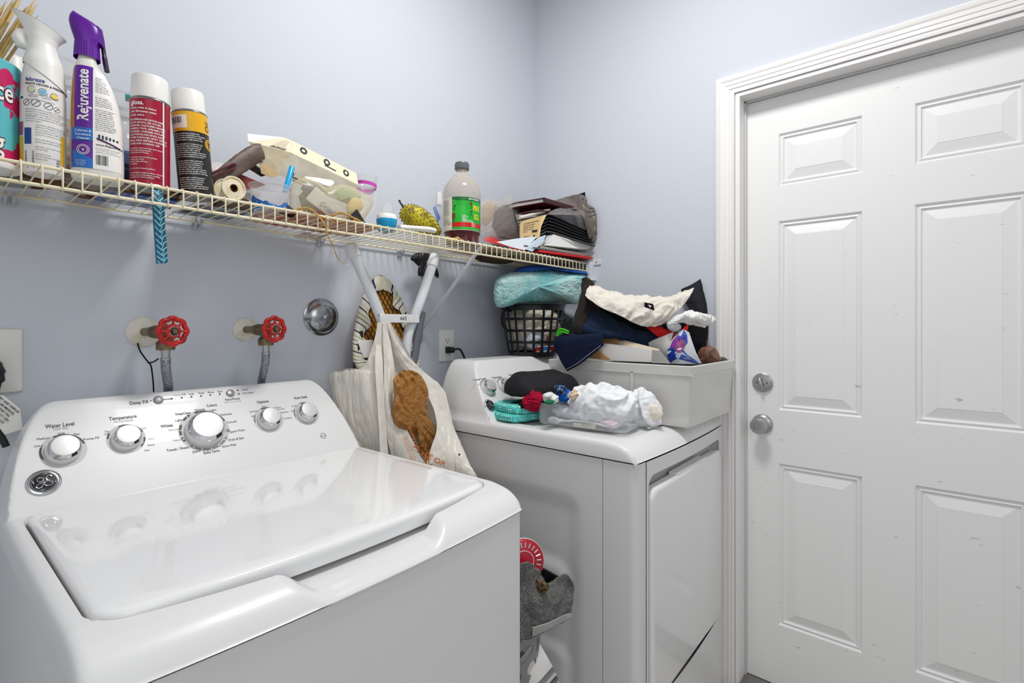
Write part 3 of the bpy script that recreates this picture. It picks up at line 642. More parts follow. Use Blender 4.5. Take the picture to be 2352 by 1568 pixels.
for px, py in ((22, 452), (455, 515), (738, 563), (922, 590)):
    c = at(px, py, Y=-.014); mb = MB(); x = c.x; z = ZT_-.003
    mb.tube(spline([(x-.006, -.018, z+.004), (x-.006, -.022, z-.004), (x-.006, -.012, z-.012), (x-.006, -.002, z-.02)], 4), .0028, 8); mb.tube(spline([(x+.006, -.018, z+.004), (x+.006, -.022, z-.004), (x+.006, -.012, z-.012), (x+.006, -.002, z-.02)], 4), .0028, 8)
    mb.box((x-.009, -.004, z-.022), (x+.009, -.0006, z-.004)); mb.build('wall_clip', M_clip, sh, world=True)
mb = MB()     # end bracket on the right wall
mb.box((-.020, -.300, 1.530), (-.0006, -.235, 1.536)); mb.box((-.006, -.345, 1.518), (-.0006, -.255, 1.540)); mb.box((-.024, -.312, 1.455), (-.0006, -.288, 1.530)); mb.box((-.030, -.322, 1.452), (-.0006, -.286, 1.458))
br = mb.build('end_bracket', mat('white bracket plastic', '#d8dbe2', .4), sh, world=True, bevel=.0015)
mb = MB()
for y in (-.325, -.275): mb.lathe([(.0035, 0), (.003, .0015), (0, .002)], 12, Matrix.Translation((-.0062, y, 1.529)) @ Matrix.Rotation(-PI/2, 4, 'Y'))
mb.build('bracket_screw', M_steel, br, world=True)
# diagonal brace from the lip down to the wall
a = at(1104, 566, Y=-.282); b = at(968, 757, Y=-.004); a.y = -.282
mb = MB(); d = (b-a); side = Vector((1, 0, 0)); nrm = d.normalized().cross(side).normalized()
pts = []
for q, w_ in ((a, .0062), (a+d*.02, .0065), (b-d*.02, .0062), (b, .006)): pts.append([q-side*w_-nrm*.001, q+side*w_-nrm*.001, q+side*w_+nrm*.004, q+side*(w_-.0015)+nrm*.004, q+side*(w_-.0015)+nrm*.0005, q-side*(w_-.0015)+nrm*.0005, q-side*(w_-.0015)+nrm*.004, q-side*w_+nrm*.004])
loft(mb, pts); bc = mb.build('diagonal_brace', mat('white brace enamel', '#dfe1e6', .3), sh, world=True, bevel=.0005)
mb = MB(); mb.box((b.x-.008, -.003, b.z-.045), (b.x+.008, -.0006, b.z+.012)); mb.lathe([(.004, 0), (.0035, .002), (0, .0025)], 12, Matrix.Translation((b.x, -.003, b.z-.032)) @ Matrix.Rotation(PI/2, 4, 'X')); mb.build('brace_foot', mat('brace foot', '#9a9da6', .4), bc, world=True)

# ------------------------------------------------------------ ironing board standing folded against the wall
def stripes():
    m = mat('striped pad cover', '#d9d3bf', .8, bump=.3, bscale=300); nt = m.node_tree; N = nt.nodes; L = nt.links
    tc = N.new('ShaderNodeTexCoord'); sp = N.new('ShaderNodeSeparateXYZ'); L.new(tc.outputs['UV'], sp.inputs[0])
    mu = N.new('ShaderNodeMath'); mu.operation = 'MULTIPLY'; mu.inputs[1].default_value = 11; L.new(sp.outputs['Y'], mu.inputs[0])
    fr = N.new('ShaderNodeMath'); fr.operation = 'FRACT'; L.new(mu.outputs[0], fr.inputs[0])
    cr = N.new('ShaderNodeValToRGB'); cr.color_ramp.interpolation = 'CONSTANT'; els = cr.color_ramp.elements
    cols = [(0, '#d9d3bf'), (.18, '#262f52'), (.24, '#dcd7c6'), (.40, '#a9b08a'), (.47, '#dcd7c6'), (.60, '#8a8a86'), (.66, '#e2ddcd'), (.82, '#2b3354'), (.86, '#e2ddcd')]
    els[0].position = 0; els[0].color = srgb(cols[0][1]); els[1].position = cols[1][0]; els[1].color = srgb(cols[1][1])
    for p_, c_ in cols[2:]: e = els.new(p_); e.color = srgb(c_)
    L.new(fr.outputs[0], cr.inputs[0]); L.new(cr.outputs[0], N['Principled BSDF'].inputs['Base Color']); return m
M_str = stripes()
ib = thing('ironing_board', 'ironing board with striped cover standing upright, feet up, between the two machines', 'ironing board', (-.80, -.06, .93))
# outline of the board: nose up. centre line runs slightly tilted; half widths along the length s (metres from the nose)
c0 = at(872, 632, Y=-.035); c1 = Vector((-.90, -.20, .62))
ax = (c1-c0).normalized(); cr_ = Vector((1, .0, 0)); cr_ = (cr_-ax*cr_.dot(ax)).normalized(); fr_ = cr_.cross(ax).normalized()
if fr_.y > 0: fr_ = -fr_
def halfw(s): return min(.138, .185*(1-math.exp(-s/.34))**.60)-.045*sstep(.24, .38, s) if s > 0 else 0
def bp(s, k, t): return c0+ax*s+cr_*k+fr_*t
mb = MB(); S = [0, .002, .006, .012, .02, .03, .045, .06, .08, .10, .13, .17, .22, .28, .36, .45, .55, .66, .78]
ringL = []
def rim_ring(s, w):      # cross-section of the wrapped cover on one side
    return None
outl = [(s, -halfw(s)) for s in S[::-1]]+[(s, halfw(s)) for s in S[1:]]
def inner(i, k, e):      # inset of the outline along its normal
    p0 = outl[max(i-1, 0)]; p1 = outl[min(i+1, len(outl)-1)]; tx, ty = p1[0]-p0[0], p1[1]-p0[1]; l = math.hypot(tx, ty); nx_, ny_ = ty/l, -tx/l
    s, w_ = outl[i]
    if (s+nx_*1e-3 - .4)**2 + (w_+ny_*1e-3)**2 > (s-.4)**2+w_**2: nx_, ny_ = -nx_, -ny_
    return s+nx_*e, w_+ny_*e
prof_c = [(.036, .0125), (.030, .0150), (.02, .0158), (.005, .0140), (.0, .006), (.002, -.004), (.012, -.006)]
V = []; uvs = []; acc = 0; arcs = [0]
for i in range(1, len(outl)): arcs.append(arcs[-1]+math.hypot(outl[i][0]-outl[i-1][0], outl[i][1]-outl[i-1][1]))
# resample the outline finely
m_ = 150; fine = []
for q in range(m_+1):
    a_ = arcs[-1]*q/m_; i = max(j for j in range(len(arcs)) if arcs[j] <= a_+1e-9); i = min(i, len(arcs)-2); f_ = (a_-arcs[i])/(arcs[i+1]-arcs[i]); fine.append((outl[i][0]*(1-f_)+outl[i+1][0]*f_, outl[i][1]*(1-f_)+outl[i+1][1]*f_))
outl = fine
for i in range(len(outl)):
    for e, t in prof_c:
        s, w_ = inner(i, 0, e+(.010*math.sin(i*.9)+.006*noise.noise(Vector((i*.37, 2, 1))))*(1 if e > .028 else 0)); g = .0016*math.sin(i*.9)*(1 if t > .01 else .2)
        V.append(bp(s, w_, t+g))
npf = len(prof_c); fs = [(i*npf+k, i*npf+k+1, (i+1)*npf+k+1, (i+1)*npf+k) for i in range(len(outl)-1) for k in range(npf-1)]
mb.add(V, fs); cv = mb.build('pad_cover', M_str, ib, world=True, angle=60)
uvl = cv.data.uv_layers.new(name='UVMap')
for lp in cv.data.loops:
    i, k = divmod(lp.vertex_index, npf); s, w_ = outl[i]; uvl.data[lp.index].uv = (w_, s*1.6-abs(w_)*1.1+k*.006)
mb = MB(); loft(mb, [[bp(*inner(i, 0, .010), t) for i in range(0, len(outl), 3)] for t in (-.003, .004)]); mb.build('foam_pad', mat('orange foam', '#c98a2c', .9, col2='#a86c1f', cscale=30, bump=.4, bscale=200), ib, world=True)
mb = MB(); g = .0165      # diamond steel mesh
for fam in (1, -1):
    for k in range(-20, 60):
        seg = []
        for q in range(0, 80):
            s = q*.0075; w_ = fam*(s*.55-k*g)+.0
            if s > .012 and abs(w_) < halfw(s)-.012: seg.append(bp(s, w_, .0065))
        if len(seg) > 2: mb.tube(seg, .0013, 5)
mb.build('steel_mesh', mat('dark mesh steel', '#2a2724', .5, metal=.5), ib, world=True)
M_leg = mat('white tube enamel', '#dcdfe4', .3, bump=.05, bscale=60)
def legt(p, r, name='leg'):
    mb = MB(); pts = spline(p, 8); mb.tube(pts, r, 18); return mb.build(name, M_leg, ib, world=True)
l1 = legt([at(806, 570, Y=-.118), at(842, 650, Y=-.125), at(868, 712, Y=-.13), at(884, 760, Y=-.132), at(893, 830, Y=-.132), at(895, 960, Y=-.13)], .0158)
l2 = legt([at(997, 596, Y=-.118), at(974, 668, Y=-.122), at(953, 724, Y=-.125), at(937, 770, Y=-.127), at(931, 830, Y=-.128), at(930, 960, Y=-.128)], .0160)
for a, b, lg in ((at(803, 560, Y=-.118), at(814, 588, Y=-.119), l1), (at(1000, 586, Y=-.118), at(992, 611, Y=-.119), l2)):
    mb = MB(); d = (b-a).normalized(); mb.tube([a-d*.001, a, a+d*.006, b, b+d*.001], [.010, .0165, .0182, .0188, .0175], 22); mb.build('foot_cap', mat('white rubber foot', '#e3e5e6', .5), lg, world=True)
c = at(955, 722, Y=-.142); d = at(876, 728, Y=-.146)
mb = MB(); x0, x1 = d.x+.0, c.x; zc = 1.285
mb.box((at(872, 725, Y=-.15).x, -.154, zc-.013), (at(962, 725, Y=-.15).x, -.144, zc+.013)); cb = mb.build('crossbar', mat('crossbar enamel', '#e8e8e8', .35), ib, world=True, bevel=.002)
mb = MB(); xc = at(925, 725, Y=-.15).x; mb.text('599', .017, lambda X, Y: Vector((xc-X, -.1546, zc+.002-Y)), 'CENTER', .0); mb.build('handwritten_number', M_dark, cb, world=True, smooth=False, tri=True)
for q in (at(871, 724, Y=-.146), at(954, 728, Y=-.142)):
    mb = MB(); mb.lathe([(.0045, 0), (.004, .002), (0, .003)], 14, Matrix.Translation((q.x, q.y, q.z)) @ Matrix.Rotation(PI/2, 4, 'X')); mb.build('rivet', M_steel, ib, world=True)
mb = MB(); mb.tube(spline([at(966, 716, Y=-.085), at(957, 770, Y=-.09), at(946, 840, Y=-.095)], 6), .0175, 18); mb.build('rear_leg', mat('dark grey tube', '#6b6e75', .35), ib, world=True)
mb = MB(); P = [at(822, 783, Y=-.10), at(858, 780, Y=-.10), at(853, 822, Y=-.105), at(836, 822, Y=-.105)]; loft(mb, [P, [p_+Vector((0, .02, 0)) for p_ in P]]); mb.build('latch_bracket', M_white, ib, world=True, bevel=.002)
mb = MB(); mb.tube(spline([at(829, 760, Y=-.085), at(832, 850, Y=-.09)], 2), .006, 10); mb.tube(spline([at(822, 790, Y=-.09), at(815, 870, Y=-.09)], 2), .009, 10); mb.build('folding_strut', M_black, ib, world=True)
# ------------------------------------------------------------ things on the shelf
ZSH = 1.5305
def face(x, y): return math.atan2(CAM.y-y, CAM.x-x)+PI/2       # turns local -y towards the camera
def cylmap(r, h=.0004, a0=0):
    return lambda u, v: Vector((math.sin(a0+u/r)*(r+h), -math.cos(a0+u/r)*(r+h), v))
def shelf_at(px, Y, z=ZSH):           # X of a shelf position from its column in the frame
    a = (px-CX)/F; v = FW+RT*a; d = (Y-CAM.y)/v.y; return CAM.x+v.x*d, Y
def slab(pts, off):
    off = Vector(off); mb = MB(); return loft(mb, [pts, [p+off for p in pts]])
def quadmap(p00, p10, p01, h=(0, -.0006, 0)):
    h = Vector(h); return lambda u, v: p00+(p10-p00)*u+(p01-p00)*v+h
def barcode(mb, fn, u0, u1, v0, v1, seed=1, vert=True):
    rnd = random.Random(seed); u = u0
    while u < u1:
        w_ = rnd.choice((.0004, .0007, .0011)); mb.add([fn(u, v0), fn(u+w_, v0), fn(u+w_, v1), fn(u, v1)] if vert else [fn(v0, u), fn(v0, u+w_), fn(v1, u+w_), fn(v1, u)], [(0, 1, 2, 3)]); u += w_+rnd.choice((.0004, .0006, .001))
def lines(mb, fn, rows, size, u, v, dv, align='LEFT', bold=0):
    for i, t in enumerate(rows):
        if t: mb.text(t, size, lambda x, y: fn(u+x, v-i*dv+y), align, bold)
def patch(mb, fn, u0, u1, v0, v1, n=10): mb.grid(lambda s, t: fn(u0+(u1-u0)*s, v0+(v1-v0)*t), n, 3)

M_capw = mat('white cap plastic', '#e9e7e2', .35, bump=.03, bscale=40)
M_label_w = mat('white label', '#edebe8', .4)
M_tin = mat('tin rim', '#8f8f8c', .3, metal=1)
FILL = ['to polish apply a small amount', 'and wipe evenly with a soft cloth', 'for best results shake well before', 'each use and keep upright always', 'do not puncture or incinerate can', 'store at room temperature only', 'keep out of reach of children', 'use in a well ventilated area', 'avoid contact with eyes and skin']

# -- canister at the left edge
x, y = shelf_at(-30, -.17); t = thing('snack_canister', 'turquoise and pink canister with white lettering, cut by the left edge', 'canister', (x, y, ZSH), face(x, y))
r = .043
mb = MB(); mb.lathe([(r*.96, 0), (r, .003), (r, .010)], 48, cap1=False); mb.build('rim', M_capw, t)
def candy():
    m = mat('turquoise pink print', '#59b7bf', .3, col2='#c2185b', cscale=22, cthr=(.52, .54)); return m
mb = MB(); mb.lathe([(r*.985, .010), (r*.985, .181), (r*.9, .185), (0, .185)], 48, cap0=False); mb.build('body', candy(), t)
mb = MB(); fn = cylmap(r*.985, .0006, .62)
for tx, v, s, b in (('nce', .128, .046, .05), ('g', .040, .050, .05)): mb.text(tx, s, lambda X, Y: fn(X-.012, v+Y), 'CENTER', .055, sx=.62)
mb.build('lettering_outline', mat('dark maroon ink', '#5e1230', .4), t, smooth=False, tri=True)
mb = MB(); fn = cylmap(r*.985, .0012, .62)
for tx, v, s in (('nce', .128, .046), ('g', .040, .050)): mb.text(tx, s, lambda X, Y: fn(X-.012, v+Y), 'CENTER', .015, sx=.62)
mb.build('lettering', M_label_w, t, smooth=False, tri=True)

# -- white tub behind
x, y = shelf_at(22, -.075); t = thing('spray_can', 'white-topped can with a dark label, between the canister and the white freshener', 'spray can', (x, y, ZSH), face(x, y))
mb = MB(); mb.lathe([(.030, 0), (.031, .004), (.031, .17), (.029, .175)], 32); mb.build('body', mat('grey green label', '#8d928a', .4), t)
mb = MB(); mb.lathe([(.031, .172), (.031, .232), (.028, .238), (0, .238)], 32, cap0=False); mb.build('cap', M_capw, t)
mb = MB(); fn = cylmap(.031, .0005)
mb.m = 0; patch(mb, fn, -.03, .045, .075, .115); patch(mb, fn, -.03, .045, .150, .168); patch(mb, fn, -.03, .045, .015, .045)
mb.build('label_bands', M_dark, t)
mb = MB(); fn = cylmap(.031, .0010); lines(mb, fn, ['SN', 'US'], .020, .010, .098, .05, bold=.03); lines(mb, fn, ['all in'], .013, .004, .159, .05); mb.build('lettering', mat('yellow ink', '#d8bf3e', .5), t, smooth=False, tri=True)

# -- skewers standing in the canister area
M_bam = mat('bamboo', '#d9bd82', .55, col2='#c2a05f', cscale=60, bump=.1, bscale=200)
SKL = ['leftmost bamboo skewer, steep, cut by the left edge', 'bamboo skewer running off the top of the frame beside the leftmost ones', 'thick bamboo skewer just left of the pointed cluster', 'bamboo skewer whose tip reaches highest in the right cluster', 'bamboo skewer crossing low behind the two rightmost tips', 'lowest rightmost bamboo skewer, its point over the freshener sprayer', 'bamboo skewer second from the left edge', 'short bamboo skewer hidden low at the left edge', 'bamboo skewer touching the white freshener sprayer']
for i, (bx, by, tx, ty, Yt) in enumerate([(-70, 175, 44, -8, -.155), (-62, 200, 52, -14, -.165), (-50, 180, 62, 15, -.15), (-40, 185, 80, 0, -.16), (-48, 210, 86, 8, -.17), (-30, 205, 88, 35, -.15), (-60, 160, 30, 0, -.17), (-58, 145, 14, 2, -.16), (-20, 150, 70, 48, -.145)]):
    a = at(bx, by, Y=-.17+.004*i); b = at(tx, ty, Y=Yt); d = b-a; mb = MB(); a = a+d*.25; mb.tube([a, b-d.normalized()*.02, b], [.0024, .0023, .0004], 8)
    solo(mb, 'bamboo_skewer', M_bam, SKL[i], 'skewer', 'bamboo skewers above the canister')

# -- white air freshener
x, y = -1.694, -.196; t = thing('air_freshener', 'white air freshener can with slanted flared sprayer and round icons on its label', 'air freshener', (x, y, ZSH), face(x, y)-.08)
prof = [(.026, .0), (.0275, .003), (.0275, .010), (.0305, .016), (.0312, .06), (.031, .13), (.0295, .165), (.025, .195), (.018, .215)]
def rad(z, P=prof):
    for (r0, z0), (r1, z1) in zip(P, P[1:]):
        if z0 <= z <= z1: return r0+(r1-r0)*(z-z0)/max(z1-z0, 1e-6)
    return P[-1][0] if z > P[-1][1] else P[0][0]
mb = MB(); mb.lathe(prof, 48); mb.build('can', mat('white printed can', '#e6e4e2', .3), t)
mb = MB()
def shell(u, v):        # plastic shroud: slanted hem, neck, flared slanted mouth
    a = 2*PI*u; c, s = math.cos(a), math.sin(a)
    hem = .172-.022*c; P = [(0, hem, rad(hem)+.0015, rad(hem)+.0015), (.0, .198, .0275, .0275), (-.001, .217, .0215, .0215), (-.002, .232, .0195, .019), (-.003, .246, .0235, .020), (-.004, .257, .031, .022), (-.005, .262, .036, .023)]
    q = v*(len(P)-1); i = min(int(q), len(P)-2); f = q-i; A, B = P[i], P[i+1]
    cx, z, rx, ry = [A[k]+(B[k]-A[k])*f for k in range(4)]
    sl = max(0, (z-.225)/.037); return Vector((cx+c*rx, s*ry, z-c*.016*sl*1.0+(.004*sl)))
mb.grid(shell, 48, 30, closeu=True)
mb.build('sprayer_shroud', M_capw, t)
mb = MB(); mb.grid(lambda u, v: shell(u, 1)+Vector((0, 0, .0004+.0025*math.sin(v*PI)))*1+((Vector((-.005, 0, .266))-shell(u, 1))*v*.995), 48, 6, closeu=True); mb.build('sprayer_top', mat('grey top', '#6e7478', .4), t)
mb = MB(); mb.tube([(-.018, 0, .222), (-.027, 0, .226), (-.031, 0, .236), (-.028, 0, .246), (-.020, 0, .250)], [.006, .010, .011, .009, .005], 14); mb.build('trigger_lobe', M_capw, t)
def fm(u, v, h=.0005):
    v = v-.011*sstep(.124, .138, v); r_ = rad(v)+h; return Vector((math.sin(u/.031)*r_, -math.cos(u/.031)*r_, v))
mb = MB()
lines(mb, fm, ['FIGHTS ODORS & FRESHENS'], .0048, -.024, .162, .01, bold=.03)
lines(mb, fm, ['LONG LASTING    WATER BASED', 'FRESHNESS      FORMULA'], .0028, -.018, .143, .0032)
lines(mb, fm, ['NO DYES     NO FORMALDEHYDE'], .0026, -.022, .123, .0032)
lines(mb, fm, ['DIRECTIONS: Hold can upright. Pull trigger back.', 'Spray the air in a sweeping motion throughout', 'the entire room. Try using it in bedrooms.', 'INGREDIENTS: water, alcohol, nitrogen, fragrance,', 'preservatives, hydrogenated castor oil, sodium', 'citrate and maleate.'], .0029, -.023, .106, .0040)
lines(mb, fm, ['CAUTION: USE ONLY AS DIRECTED.', 'KEEP OUT OF REACH OF CHILDREN.', 'Do not expose to heat or store at', 'temperatures above 120F. Do not', 'puncture or incinerate container.', '', 'Rinse well with water. If irritation', 'persists, get medical attention.', '', 'Safe when used properly around', 'cats and dogs.', '', 'Questions? www.', 'Dist. by Cincinnati, OH 45202', 'Patents: www.'], .0029, -.008, .080, .0042)
mb.text('8 1/21', .007, lambda X, Y: fm(.0235-Y, .016+X), 'CENTER', .02)
for u in ((-.0215, .118, .0055), (-.0075, .118, .0065), (.009, .116, .006), (.021, .114, .0048)):
    mb.grid(lambda s, q: fm(u[0]+math.cos(2*PI*s)*u[2]*(.88+.12*q), u[1]+math.sin(2*PI*s)*u[2]*(.88+.12*q)), 24, 2); mb.grid(lambda s, q: fm(u[0]+(s-.5)*1.3*u[2]+(q-.5)*.0006, u[1]+(s-.5)*1.3*u[2]-(q-.5)*.0006), 6, 2)
for u in ((-.014, .152, .0062), (.002, .150, .0064), (.0175, .147, .0060)): mb.grid(lambda s, q: fm(u[0]+math.cos(.6+5.6*s)*u[2]*(.90+.10*q), u[1]+math.sin(.6+5.6*s)*u[2]*(.90+.10*q)), 24, 2)
barcode(mb, lambda a, b: fm(a, b), .006, .034, -.024, -.010, 4, vert=False)
mb.build('label_print', mat('navy ink', '#2b3040', .5), t, smooth=False, tri=True)
mb = MB(); mb.text('febreze', .0095, lambda X, Y: fm(-.024+X, .1695+Y), 'LEFT', .02); patch(mb, fm, -.0245, -.0135, .046, .074); patch(mb, fm, -.034, -.028, .128, .140)
mb.build('blue_print', mat('deep blue ink', '#1c3f86', .45), t, tri=True)
for nm, col, cu, cv, rr in (('green_icon', '#c9d8a8', -.014, .152, .0048), ('water_icon', '#6db4d8', .002, .150, .0044), ('yellow_icon', '#ecd04a', .0175, .147, .0046)):
    mb = MB(); mb.grid(lambda s, q: fm(cu+math.cos(2*PI*s)*rr*q, cv+math.sin(2*PI*s)*rr*q, .0004), 20, 3); mb.build(nm, mat(nm, col, .5), t)
mb = MB(); patch(mb, lambda u, v: fm(u, v), -.040, -.0275, .018, .060); patch(mb, fm, .0275, .036, .018, .070); mb.build('yellow_side', mat('yellow print', '#dfb420', .4), t)
mb = MB(); patch(mb, fm, -.040, -.0275, .062, .085); mb.build('magenta_side', mat('magenta print', '#a1456b', .4), t)

# -- Rejuvenate bottle
x, y = -1.622, -.215; t = thing('cleaner_bottle', 'white bottle with purple trigger sprayer and tall white lettering on a purple label', 'cleaner bottle', (x, y, ZSH), face(x, y)-.05)
RB = [(0, -.034, .036, .026), (.004, -.037, .040, .029), (.03, -.038, .0405, .030), (.10, -.038, .039, .030), (.14, -.0375, .034, .029), (.175, -.036, .024, .027), (.20, -.034, .012, .0245), (.215, -.030, .001, .0190), (.224, -.0275, -.0005, .0150), (.232, -.0265, -.001, .0140)]
def rbsec(z):
    for A, B in zip(RB, RB[1:]):
        if A[0] <= z <= B[0]: f = (z-A[0])/(B[0]-A[0]); return [A[k]+(B[k]-A[k])*f for k in (1, 2, 3)]
    return RB[-1][1:]
def rbpt(a, z, h=0):
    x0, x1, b = rbsec(z); c, s = math.cos(a), math.sin(a); pw = .8
    return Vector(((x0+x1)/2+((x1-x0)/2+h)*math.copysign(abs(c)**pw, c), (b+h)*math.copysign(abs(s)**pw, s), z))
mb = MB(); mb.grid(lambda u, v: rbpt(2*PI*u, .232*v), 56, 60, closeu=True); mb.add([rbpt(2*PI*k/56, 0) for k in range(56)], [tuple(range(56))]); mb.build('bottle', mat('milky bottle plastic', '#d9d8d2', .35), t)
def rbm(u, v, h=.0006):      # u: x across the front
    x0, x1, b = rbsec(v); w_ = (x1-x0)/2; q = max(-1, min(1, (u-(x0+x1)/2)/w_)); c = math.copysign(abs(q)**(1/.8), q); s = math.sqrt(max(0, 1-c*c)); return Vector((u, -(b+h)*s**.8-.0, v))
def region(mb, f0, f1, z0, z1, n=14, m=40): mb.grid(lambda s, q: (lambda z: (lambda A, B: rbm(A+(B-A)*s, z))(f0(z), f1(z)))(z0+(z1-z0)*q), n, m)
ed = lambda z: rbsec(z)[0]+.0016; er = lambda z: rbsec(z)[1]-.0022
K1, K2 = -.031, -.0045
mb = MB(); region(mb, lambda z: K2, er, .018, .198); mb.build('white_label', M_label_w, t)
mb = MB(); region(mb, lambda z: K1, lambda z: K2, .090, .205); region(mb, ed, lambda z: K2, .018, .068); pu = mb.build('purple_label', mat('purple print', '#5c1592', .35), t)
mb = MB(); region(mb, ed, lambda z: K1, .090, .205, 4); mb.build('orange_strip', mat('amber print', '#b5701c', .4), t)
mb = MB(); region(mb, ed, lambda z: K2, .066, .091); mb.grid(lambda s, q: rbm(ed(.02)+(K2-ed(.02))*s, .018+q*(.029-.017*s+.004), .0009), 10, 8); mb.build('blue_label', mat('bright blue print', '#1568c0', .35), t)
mb = MB(); mb.text('Rejuvenate', .0225, lambda X, Y: rbm(-.018-Y, .150+X, .0010), 'CENTER', .022, sx=.95)
lines(mb, lambda u, v: rbm(u, v, .0012), ['Cabinet &', 'Furniture', 'Cleaner'], .0058, -.0185, .0845, .0068, 'CENTER', .01); lines(mb, lambda u, v: rbm(u, v, .0014), ['Turn Back', 'The Hands', 'Of Time'], .0034, -.022, .0305, .0040, 'CENTER')
for rr in (.0092, .0068): mb.grid(lambda s, q: rbm(-.0185+math.cos(2*PI*s)*(rr-q*.0009), .0505+math.sin(2*PI*s)*(rr-q*.0009), .0012), 30, 2)
mb.text('v', .008, lambda X, Y: rbm(-.0185+X, .0505+Y, .0012), 'CENTER', .03)
mb.build('white_lettering', M_label_w, t, smooth=False, tri=True)
mb = MB(); k = 0; rnd = random.Random(3)
for i in range(27):
    z = .186-.0037*i
    if i in (8, 9, 15): continue
    s = ' '.join(FILL[(i*2+j) % 9] for j in range(2)); wmax = er(z)-(-.001)-.003; s = s[:max(5, int(wmax/.00145))]
    mb.text(s, .0029, lambda X, Y: rbm(-.001+X, z+Y, .0010), 'LEFT', .012)
barcode(mb, lambda a, b: rbm(a, b, .0010), .000, .018, .026, .044, 9)
mb.text('www.Rejuvenate.com', .0056, lambda X, Y: rbm(.0+X, .0625+Y-.0*X, .0010), 'LEFT', .02)
lines(mb, lambda u, v: rbm(u, v, .0010), ['for more products visit us today', 'made in the U.S.A. with care', 'questions or comments call now'], .0026, 0, .056, .0036)
for i in range(6): mb.grid(lambda s, q: rbm(.003+i*.0052+s*.003, .0735+q*(.008-.0008*i), .0010), 2, 2)
mb.build('black_print', M_ink, t, smooth=False, tri=True)
mb = MB(); mb.grid(lambda s, q: rbm(.001+s*.034, .0715-.010*s+q*.004*(1-s*.3), .0011), 12, 2); mb.build('swoosh', mat('plum print', '#4a1a4e', .4), t)
M_pur = mat('purple sprayer plastic', '#5c0f92', .28)
mb = MB(); pts = []
n = 64; prof2 = [(1, .227), (1, .2535), (.93, .256)]
mb.grid(lambda u, v: Vector((-.0145+math.cos(2*PI*u)*(.0192-.0016*v+(.0005 if int(u*n+.5) % 2 else 0)), math.sin(2*PI*u)*(.0192-.0016*v+(.0005 if int(u*n+.5) % 2 else 0)), .226+.028*v)), n, 4, closeu=True); mb.build('ribbed_collar', M_pur, t, angle=15)
HS = [(.252, -.0315, .0035, .0165), (.262, -.034, .0065, .0165), (.275, -.038, .0085, .0160), (.287, -.0405, .007, .0150), (.296, -.039, .000, .013), (.302, -.036, -.014, .009), (.3045, -.034, -.022, .005)]
def hd(u, v):
    q = v*(len(HS)-1); i = min(int(q), len(HS)-2); f = q-i; A, B = HS[i], HS[i+1]; z, x0, x1, b = [A[k]+(B[k]-A[k])*f for k in range(4)]; c, s = math.cos(2*PI*u), math.sin(2*PI*u)
    return Vector(((x0+x1)/2+(x1-x0)/2*math.copysign(abs(c)**.85, c), b*math.copysign(abs(s)**.85, s), z-(c*.005)*(z-.252)/.05))
mb = MB(); mb.grid(hd, 40, 26, closeu=True); mb.add([hd(k/40, 1) for k in range(40)], [tuple(range(40))]); mb.prism([(.000, .290), (.0085, .283), (.0115, .262), (.0118, .252), (.0095, .250), (.006, .256), (-.004, .262)], -.0115, .0115, Matrix.Rotation(PI/2, 4, 'X')); mb.build('sprayer_head', M_pur, t, bevel=.0008)
mb = MB(); mb.tube(spline([(.008, 0, .262), (.0095, 0, .248), (.012, 0, .228), (.0145, 0, .212)], 5), [.0035]*8+[.0042]*8, 12, flat=1.6); mb.build('trigger', mat('dark plum trigger', '#32163c', .35), t)

# -- clear spray bottle with teal nozzle, behind
def clear_spray(px, Y, name, label, liquid, nozzle, rr=.034, H=.165, dz=0, tw=0):
    x, y = shelf_at(px, Y); t = thing(name, label, 'spray bottle', (x, y, ZSH), face(x, y)+tw)
    Mf = film(name+' plastic', '#e4e2da', .30, .1)
    mb = MB(); mb.lathe([(rr*.9, 0), (rr, .004), (rr, H*.70), (rr*.9, H*.83), (rr*.55, H*.96), (.0135, H), (.0135, H+.012), (.0150, H+.013), (.0150, H+.015)], 40); mb.build('bottle', Mf, t)
    if liquid:
        mb = MB(); mb.lathe([(rr*.86, .002), (rr*.96, .005), (rr*.96, H*.62)], 40); mb.build('liquid', mat('blue cleaner liquid', liquid, .1, trans=.2, ior=1.33), t)
    mb = MB(); mb.lathe([(.016, H+.014), (.016, H+.034), (.013, H+.036)], 24); mb.grid(lambda u, v: Vector((math.cos(2*PI*u)*(.0162+(.0004 if int(u*48+.5) % 2 else 0)), math.sin(2*PI*u)*(.0162+(.0004 if int(u*48+.5) % 2 else 0)), H+.016+.016*v)), 48, 2, closeu=True); mb.build('collar', Mf, t)
    mb = MB(); P = [(-.012, H+.034), (.010, H+.034), (.012, H+.046), (.030, H+.050), (.034, H+.056), (.034, H+.066), (.028, H+.072), (-.016, H+.074), (-.030, H+.068), (-.032, H+.058), (-.014, H+.050)]
    mb.prism(P, -.010, .010, Matrix.Rotation(PI/2, 4, 'X')); hd_ = mb.build('sprayer_head', Mf, t, bevel=.003)
    mb = MB(); mb.tube(spline([(.018, 0, H+.05), (.026, 0, H+.034), (.024, 0, H+.012)], 4), .004, 10, flat=1.5); mb.build('trigger', Mf, t)
    if nozzle: mb = MB(); mb.tube([(.004, -.003, H+.060), (.024, -.003, H+.060)], [.0075, .0085], 16); mb.build('nozzle_core', mat('teal nozzle', nozzle, .3), hd_)
    return t
ts = clear_spray(282, -.075, 'glass_cleaner_bottle', 'see-through spray bottle with teal nozzle, half hidden behind the red can', '#2f7fd0', '#1f8a94')
fn = cylmap(.0345, .0006); mb = MB(); patch(mb, fn, -.03, .045, .0, .062); patch(mb, fn, -.03, .045, .066, .074); mb.build('label', mat('navy label', '#1a2750', .4), ts)
